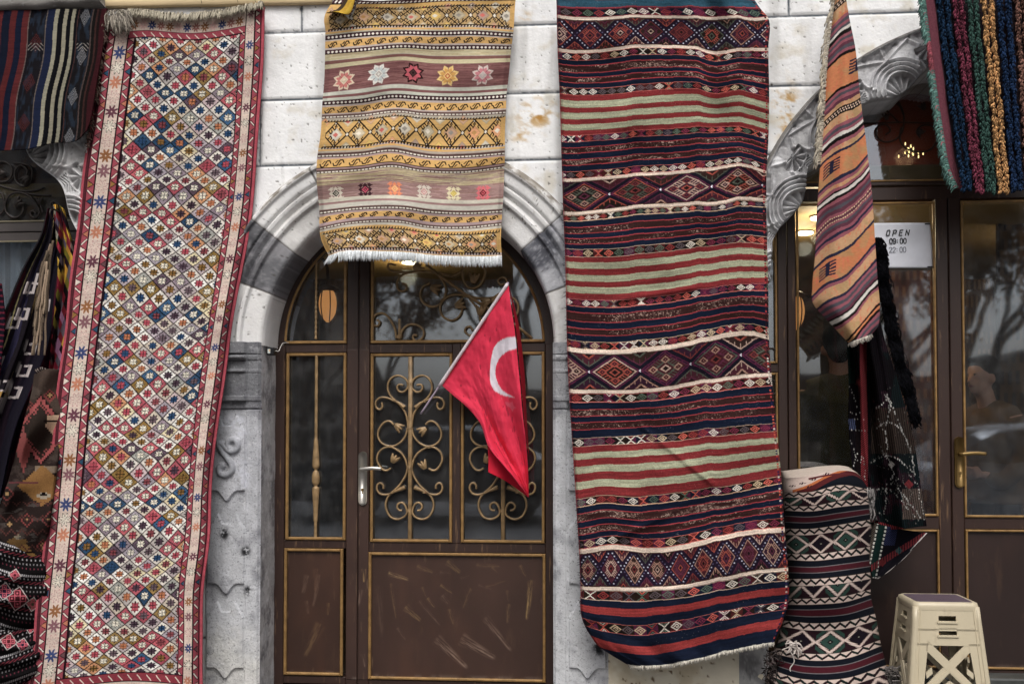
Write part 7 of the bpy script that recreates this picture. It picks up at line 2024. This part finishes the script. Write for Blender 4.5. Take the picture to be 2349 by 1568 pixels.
def ceil_lamp(px, py, Y, rad, label, power):
    c = at(px, py, Y)
    K = thing('ceiling_lamp', label, 'ceiling lamp', tuple(c), 'round ceiling lamps inside the shop')
    m = MB(); n = 20
    m.tube([c, c + (0, 0, .012), c + (0, 0, .03)], [rad * .96, rad, rad * .8], n); m.build('diffuser', M_lampw, K, True)
    m = MB(); m.tube([c + (0, 0, .012), c + (0, 0, .03)], [rad * 1.12, rad * 1.08], n); m.build('fitting', M_brass, K, True)
    if power:
        ld = bpy.data.lights.new('lamp_light', 'POINT'); ld.energy = power; ld.color = (1, .78, .48); ld.shadow_soft_size = rad
        lo = bpy.data.objects.new('lamp_light', ld); col.objects.link(lo); lo.parent = K; lo.location = (0, 0, -.10)
def on_ceiling(px, py, z=2.64):
    lo, hi = .42, 4.4
    for _ in range(40):
        mid = (lo + hi) / 2
        if at(px, py, mid)[2] < z: lo = mid
        else: hi = mid
    return lo
ceil_lamp(940, 604, on_ceiling(940, 604), .062, 'bright ceiling lamp seen through the transom just under the yellow kilim', 9)
ceil_lamp(1880, 503, on_ceiling(1880, 503), .055, 'upper right of the two oval ceiling lamps inside the shop', 9)
ceil_lamp(1846, 537, on_ceiling(1846, 537), .055, 'lower left of the two oval ceiling lamps inside the shop', 9)
ceil_lamp(2440, 530, on_ceiling(2440, 530), .055, 'ceiling lamp at the right edge inside the shop', 9)

# chandelier of small crystals up in the dark transom
ldc = 1
K = thing('chandelier', 'small gold chandelier with sparkling bulbs in the dark arch of the shop', 'chandelier', tuple(at(2090, 350, 1.2)))
M_bulb = emit_mat('bulb glow', (1, .72, .3), 3.5)
rr = random.Random(7); c = at(2090, 352, 1.2)
for k in range(14):
    a = rr.uniform(0, 6.28); r_ = rr.uniform(.01, .09)
    p = c + (math.cos(a) * r_, math.sin(a) * r_ * .6, rr.uniform(-.03, .05))
    m = MB(); m.tube([p, p + (0, 0, .010), p + (0, 0, .018)], [.003, .004, .002], 6); m.build('bulb', M_bulb, K, True)
m = MB()
for k in range(8):
    a = k * math.pi / 4; m.tube(smooth_path([c + (0, 0, .03), c + (math.cos(a) * .04, math.sin(a) * .04, -.01), c + (math.cos(a) * .08, math.sin(a) * .06, .01)], 4), .0016, 5)
m.build('arms', M_darkiron, K, True)
ld = bpy.data.lights.new('bulb_light', 'POINT'); ld.energy = 1.2; ld.color = (1, .55, .25); ld.shadow_soft_size = .06
lo = bpy.data.objects.new('bulb_light', ld); col.objects.link(lo); lo.parent = K; lo.location = (0, .12, .0)

# ================================================================== STREET BEHIND THE CAMERA (seen in the glass)
m = MB(); m.box(-60, 60, -60, 6.5, -.4, -.004, None); o = m.build('ground', M_asphalt, None); o['kind'] = 'structure'

# ---- pale sheet added inside the left window to imitate its bright reflection
q = cloth_px([[(-320, 545), (168, 545)], [(-320, 1250), (168, 1250)]], [0, 1], 120, 60)
P = at(q[..., 0], q[..., 1], .36 + .02 * np.sin(q[..., 0] * .12))
Kc = thing('reflection_sheet', 'pale sheet added inside the far left shop window to brighten the glass', 'reflection_sheet', tuple(P[-1, 60])); grid_obj('cloth', P, np.tile(np.array((226, 232, 238.)), (60, 120, 1)), M_vc, Kc, rim=.004)

# ---- hanging rugs inside the shop
def inner_rug(x0, x1, y0, y1, Y, base, dots, label):
    W, H = 60, 120
    q = cloth_px([[(x0, y0), (x1, y0)], [(x0, y1), (x1, y1)]], [0, 1], W, H); px, py = q[..., 0], q[..., 1]
    P = at(px, py, Y + .03 * np.sin(px * .09)); C = np.tile(np.array(base, float), (H, W, 1))
    i, j = np.meshgrid(np.arange(W), np.arange(H)); g = (np.mod(i + 4 * (np.floor(j / 8) % 2), 8) < 4) & (np.mod(j, 8) < 5)
    C[g] = dots; C[:, :4] = np.array(dots) * .6; C[:, -4:] = np.array(dots) * .6; C = colmix(C, (40, 24, 18), sstep(.5, .8, fbm(i * .08, j * .08, 4)) * .5)
    K = thing('hanging_rug', label, 'rug', tuple(P[-1, W // 2]), 'rugs hung inside the shop'); grid_obj('woven_field', P, C, M_pile, K, rim=.01)
inner_rug(2286, 2420, 500, 1250, 1.5, (120, 88, 44), (60, 44, 30), 'gold rug with dark dots hanging inside behind the right door leaf')
inner_rug(2030, 2150, 620, 1200, 2.6, (112, 52, 30), (150, 96, 52), 'rust red rug hanging inside behind the paper sign')
inner_rug(2200, 2282, 640, 1250, 2.9, (92, 66, 40), (130, 100, 64), 'plain brown rug hanging deep inside the shop on the right')
inner_rug(660, 790, 640, 1240, 3.0, (50, 40, 40), (74, 62, 58), 'dim grey rug hanging inside behind the narrow door leaf')

# ---- people inside the shop
def fused(name, parts, voxel, mat, parent, cols, smooth_it=6):
    """parts: list of ('tube', pts, radii) / ('ball', centre, radii xyz); fused to one continuous skin"""
    m = MB()
    for p in parts:
        if p[0] == 'tube': m.tube(p[1], p[2], 12, (0, 0, 0))
        else:
            c, r = np.array(p[1], float), np.array(p[2], float); n = 14
            t = np.linspace(-math.pi / 2 + .02, math.pi / 2 - .02, n); V = []
            for a in t:
                for b in np.linspace(0, 2 * math.pi, 16, endpoint=False): V.append(c + r * (math.cos(a) * math.cos(b), math.cos(a) * math.sin(b), math.sin(a)))
            V += [c - (0, 0, r[2]), c + (0, 0, r[2])]
            Q = [(i * 16 + j, i * 16 + (j + 1) % 16, (i + 1) * 16 + (j + 1) % 16, (i + 1) * 16 + j) for i in range(n - 1) for j in range(16)]
            bt, tp = n * 16, n * 16 + 1
            Q += [(bt, (j + 2) % 16, (j + 1) % 16, j) for j in range(0, 16, 2)] + [(tp, (n - 1) * 16 + j, (n - 1) * 16 + j + 1, (n - 1) * 16 + (j + 2) % 16) for j in range(0, 16, 2)]
            m.add(V, Q, (0, 0, 0))
    me = raw_mesh(name + '_tmp', np.concatenate(m.v), np.concatenate(m.q), None)
    o = bpy.data.objects.new(name + '_tmp', me); col.objects.link(o)
    r_ = o.modifiers.new('r', 'REMESH'); r_.mode = 'VOXEL'; r_.voxel_size = voxel
    s_ = o.modifiers.new('s', 'SMOOTH'); s_.factor = .6; s_.iterations = smooth_it
    dg = bpy.context.evaluated_depsgraph_get(); ev = o.evaluated_get(dg); me2 = ev.to_mesh()
    n = len(me2.vertices); V = np.zeros(n * 3); me2.vertices.foreach_get('co', V); V = V.reshape(-1, 3)
    F = np.array([list(p.vertices) if len(p.vertices) == 4 else list(p.vertices) + [p.vertices[0]] for p in me2.polygons])
    ev.to_mesh_clear(); bpy.data.objects.remove(o); bpy.data.meshes.remove(me)
    me3 = raw_mesh(name, V, F, cols(V)); me3.materials.append(mat)
    o = bpy.data.objects.new(name, me3); col.objects.link(o); return put(o, parent)
def person(label, px, py_eye, Y, face, jacket, trousers, floor=.16, bend=0.0):
    """standing person; px, py_eye: photo position of the head; face: unit vector the face looks along (x, y)"""
    h = at(px, py_eye, Y); s = (h[2] - floor) / 1.62
    K = thing('person', label, 'person', (float(h[0]), Y, floor))
    fx, fy = face; f = np.array([fx, fy, 0.]); r = np.array([-fy, fx, 0.])       # forward, left
    o = np.array([h[0], Y, floor]); U = np.array([0, 0, 1.])
    p = lambda a, b, c: o + s * (f * a + r * b + U * c)
    hd = p(bend, 0, 1.62)
    def T(pts, rad): return ('tube', smooth_path([p(*q) for q in pts], 4), np.interp(np.linspace(0, 1, (len(pts) - 1) * 4 + 1), np.linspace(0, 1, len(rad)), rad) * s)
    H = lambda a, b, c: hd + s * (f * a + r * b + U * c)
    def hand(w, d, sgn):
        out = [('ball', w + d * .045 * s, (.030 * s, .030 * s, .042 * s))]
        side = np.cross(d, f if abs(np.dot(d, f)) < .8 else U); side /= np.linalg.norm(side)
        for k, (off, ln) in enumerate(((-.027, .062), (-.009, .074), (.009, .070), (.026, .054))):
            a = w + d * .075 * s + side * off * s; out.append(('tube', np.array([a, a + d * ln * .5 * s + f * .008 * s, a + d * ln * .9 * s + f * .026 * s]), np.array([.009, .0085, .007]) * s))
        a = w + d * .03 * s + side * -.03 * s * sgn; out.append(('tube', np.array([a, a + d * .03 * s - side * .02 * sgn * s, a + d * .055 * s - side * .022 * sgn * s]), np.array([.011, .010, .008]) * s))
        return out
    body = [T([(0, 0, .92), (0, 0, 1.12), (bend * .3, 0, 1.34), (bend * .45, 0, 1.42)], [.150, .135, .155, .09]),
            T([(bend * .45, 0, 1.40), (bend * .75, 0, 1.50), (bend, 0, 1.56)], [.062, .055, .056]),
            ('ball', H(.0, 0, .03), (.085 * s, .085 * s, .115 * s)), ('ball', H(.02, 0, -.035), (.066 * s, .066 * s, .075 * s)), ('ball', H(.050, 0, -.075), (.030 * s, .030 * s, .026 * s)),
            ('tube', np.array([H(.080, 0, .015), H(.105, 0, -.022), H(.088, 0, -.034)]), np.array([.010, .016, .012]) * s), ('tube', np.array([H(.086, -.022, -.052), H(.092, 0, -.050), H(.086, .022, -.052)]), np.array([.006, .009, .006]) * s)]
    for b in (-1, 1):
        body += [('ball', H(-.0, b * .086, -.008), (.018 * s, .018 * s, .030 * s)), ('ball', H(.076, b * .030, .022), (.015 * s, .015 * s, .010 * s))]
        body += [T([(bend * .3, b * .17, 1.38), (bend * .3 - .02, b * .22, 1.14), (bend * .3 + .12, b * .19, .98)], [.055, .042, .032])]
        w = p(bend * .3 + .20, b * .13, 1.03); body += [('tube', np.array([p(bend * .3 + .12, b * .19, .98), w]), np.array([.032, .026]) * s)] + hand(w, f * .8 - r * b * .3 + U * .2, b)
        body += [T([(0, b * .09, .92), (.02, b * .10, .50), (-.01, b * .10, .10)], [.085, .058, .042]), T([(-.04, b * .10, .05), (.06, b * .10, .04), (.15, b * .11, .03)], [.042, .042, .03])]
    skin = np.array((186, 138, 112.))
    def cf(V):
        z = (V[:, 2] - floor) / s; C = np.tile(skin, (len(V), 1))
        C[z < .95] = trousers; C[z < .09] = (40, 32, 28)
        e = np.minimum(np.linalg.norm(V - H(.092, .030, .024), axis=1), np.linalg.norm(V - H(.092, -.030, .024), axis=1)); C[e < .012 * s] = (40, 30, 28)
        lp = np.linalg.norm((V - H(.094, 0, -.051)) * (1, 1, 3), axis=1); C[lp < .022 * s] = (150, 84, 78)
        return C
    fused('body', body, .009, M_vc, K, cf, 4)
    jk = [T([(0, 0, .84), (0, 0, 1.10), (bend * .3, 0, 1.32), (bend * .45, 0, 1.43)], [.185, .165, .178, .095]), T([(bend * .3, -.17, 1.37), (bend * .32, 0, 1.41), (bend * .3, .17, 1.37)], [.078, .085, .078])]
    for b in (-1, 1): jk += [T([(bend * .3, b * .18, 1.37), (bend * .3 - .02, b * .235, 1.14), (bend * .3 + .12, b * .20, .985), (bend * .3 + .18, b * .15, 1.02)], [.075, .062, .055, .042])]
    fused('jacket', jk, .014, M_cloth, K, lambda V: np.array(jacket, float) * (1 + (fbm(V[:, 0] * 20, V[:, 2] * 14, 3) - .5) * .4)[:, None], 5)
    hr = [('ball', H(-.018, 0, .055), (.096 * s, .096 * s, .102 * s)), ('ball', H(-.045, 0, .0), (.070 * s, .080 * s, .085 * s)), ('ball', H(.045, 0, .115), (.055 * s, .060 * s, .030 * s))]
    fused('hair', hr, .010, M_pile, K, lambda V: np.tile(np.array((20, 16, 15.)), (len(V), 1)), 3)
person('person in a mustard jacket with short dark hair looking down behind the right door leaf', 2282, 868, 1.0, (-.92, -.39), (112, 82, 34), (50, 48, 52), bend=.10)
person('person in a dark olive jacket turned away behind the left pane of the shop door', 1925, 800, .95, (.2, .98), (92, 84, 44), (40, 40, 44))

# ---- street on the other side: things that only show as reflections
def mirror(px, py, Yv):
    """point whose mirror image in the door glass shows at this photo pixel"""
    q = at(px, py, Yv).copy(); q[1] = 2 * (YD + .02) - q[1]; return q
M_bark = noise_mat('bark', (74, 62, 54), rough=.95, var=.3, scale=12, bump=.6, bscale=30)
M_leaf = noise_mat('autumn leaf', (118, 82, 44), rough=.8, var=.35, scale=3, bump=0)
def tree(x, y, hgt, seed, label):
    r = random.Random(seed); K = thing('tree', label, 'tree', (x, y, 0), 'trees across the street')
    m = MB(); tips = []
    def grow(p, d, L, rad, depth):
        pts = [p]; 
        for k in range(4): d = d + np.array([r.gauss(0, .10), r.gauss(0, .10), .03]); d /= np.linalg.norm(d); pts.append(pts[-1] + d * L / 4)
        m.tube(pts, np.linspace(rad, rad * .62, 5), 6 if depth > 3 else 5, caps=False)
        if depth == 0: tips.append((pts[-1], L)); return
        for k in range(r.choice([2, 3, 3])):
            a = r.uniform(0, 6.28); s_ = r.uniform(.35, .8); dd = d + s_ * np.array([math.cos(a), math.sin(a), .1]); dd /= np.linalg.norm(dd)
            grow(pts[-1 if k else -2], dd, L * r.uniform(.66, .86), rad * .6, depth - 1)
        if depth < 3: tips.append((pts[2], L))
    grow(np.array([x, y, 0.]), np.array([0, 0, 1.]), hgt * .28, hgt * .026, 5)
    m.build('trunk', M_bark, K, True)
    lf = MB(); V = []; 
    for (t, L) in tips:
        for k in range(16):
            c = t + np.array([r.gauss(0, .28), r.gauss(0, .28), r.gauss(0, .24)]); u = np.array([r.gauss(0, 1) for _ in range(3)]); u /= np.linalg.norm(u); w_ = np.cross(u, [r.gauss(0, 1) for _ in range(3)]); w_ /= np.linalg.norm(w_)
            z = r.uniform(.05, .10); V += [c - u * z, c + w_ * z * .6, c + u * z, c - w_ * z * .6]
    V = np.array(V); lf.add(V, np.arange(len(V)).reshape(-1, 4)); lf.build('crown', M_leaf, K)
for k, (px, d_, hg, lab) in enumerate(((2240, 14, 7.2, 'tall thin tree mirrored in the right door leaf of the shop'), (2080, 17, 7.6, 'tree with brown leaves mirrored below the paper sign'), (1960, 22, 8.4, 'far tree mirrored in the left pane of the shop door'),
        (1150, 15, 7.8, 'bare brown tree mirrored in the transom of the arched door'), (900, 21, 8.2, 'thin tree mirrored beside the ceiling lamp in the transom'), (700, 17, 7.4, 'tree mirrored in the narrow left leaf of the arched door'), (60, 24, 7, 'small far tree mirrored in the far left window'), (-10, 11, 8.6, 'tallest tree, added to block the sky mirrored in the far left transom'))):  # the last tree is added to keep bright sky out of the glass
    c = mirror(px, 991, d_); tree(float(c[0]), float(c[1]), hg, 40 + k, lab)
# parked cars
M_car = noise_mat('silver car paint', (168, 172, 178), rough=.25, var=.03, bump=0, metal=.5); M_carglass = noise_mat('car glass', (22, 26, 30), rough=.08, var=.02, bump=0); M_tyre = noise_mat('tyre', (24, 24, 24), rough=.85, var=.1)
def car(cx, cy, mat, label):
    K = thing('parked_car', label, 'car', (cx, cy, 0), 'cars parked across the street')
    prof = [(-2.15, .35), (-2.2, .62), (-2.05, .86), (-1.3, .95), (-.62, 1.38), (.0, 1.46), (.75, 1.42), (1.45, 1.02), (2.05, .94), (2.18, .66), (2.12, .34)]
    q = smooth_path(prof, 5); n = len(q); ny = 9; V = []
    for j in range(ny):
        t = (j / (ny - 1) - .5) * 2; sh = 1 - .0 * abs(t)
        for (x, z) in q:
            tuck = sstep(.9, 1.46, z) * .22 * abs(t); zz = z - (.06 * t * t if z > .9 else 0)
            V.append((cx + x * (1 - .03 * t * t), cy + t * (.86 - tuck), zz))
    V = np.array(V); Q = [(j * n + i, j * n + i + 1, (j + 1) * n + i + 1, (j + 1) * n + i) for j in range(ny - 1) for i in range(n - 1)]
    m = MB(); m.add(V, Q)
    for t in (-1, 1):
        S = V.reshape(ny, n, 3)[0 if t < 0 else -1]; B = S.copy(); B[:, 2] = .30
        m.add(np.concatenate([S, B]), [(i, i + 1, n + i + 1, n + i) for i in range(n - 1)])
    m.build('body', mat, K, True)
    for t in (-1, 1):
        for (pts) in ([(-1.15, .97), (-.60, 1.33), (-.02, 1.40), (-.02, .97)], [(.05, .97), (.05, 1.40), (.70, 1.36), (1.28, 1.0)]):
            m = MB(); V = [(cx + x, cy + t * (.875 - sstep(.9, 1.46, z) * .215), z) for x, z in pts]; m.add(V, [(0, 1, 2, 3)]); m.build('window', M_carglass, K)
        for wx in (-1.35, 1.32):
            m = MB(); m.tube([(cx + wx, cy + t * .70, .32), (cx + wx, cy + t * .89, .32)], .32, 20); m.build('wheel', M_tyre, K, True)
    m = MB(); a = [(x, z) for x, z in ((-1.22, .975), (-.66, 1.375))]; V = [(cx + x - .02, cy + t * .66, z + .012) for x, z in a for t in (-1, 1)]; m.add(V, [(0, 1, 3, 2)]); m.build('windscreen', M_carglass, K)
c = mirror(2330, 1080, 8.5); car(float(c[0]), float(c[1]), M_car, 'silver car mirrored in the right door leaf of the shop')
c = mirror(1000, 1080, 10.5); car(float(c[0]), float(c[1]), noise_mat('dark car paint', (40, 44, 52), rough=.25, var=.03, bump=0, metal=.3), 'dark car mirrored in the lower panes of the arched door')
# low wall and shops across the street
m = MB()
for (x0, x1, h_, c_) in ((-26, -9, 11.5, (120, 108, 96)), (-8.6, 2.0, 2.6, (96, 88, 82)), (2.4, 13, 3.0, (110, 92, 76)), (13.4, 26, 3.8, (126, 114, 100))):  # first building is raised to block the sky mirrored in the left window
    m = MB(); yb = -27.0
    K = thing('street_building', 'x', 'building', (x0, yb, 0)); m.box(x0, x1, yb - 4, yb, 0, h_, c_, .05); m.build('wall', M_vc, K); o = K
    for wx in np.arange(x0 + 1.2, x1 - 1.4, 2.6):
        for wz in np.arange(1.0, h_ - 1.4, 3.0):
            mw = MB(); mw.box(wx, wx + 1.2, yb - .05, yb + .04, wz, wz + 1.5); mw.build('window', M_carglass, K)
    m = MB(); m.box(x0 - .2, x1 + .2, yb - 4.2, yb + .25, h_ - .02, h_ + .18, (90, 84, 80)); m.build('roof', M_vc, K)
    tag(o, {-26: 'tan building across the street, made tall to block sky mirrored at far left', -8.6: 'lowest grey building across the street, mirrored in the arched door', 2.4: 'brown low building across the street, mirrored in the shop door', 13.4: 'tallest pale building across the street at the right'}[x0], 'building', 'low buildings across the street')
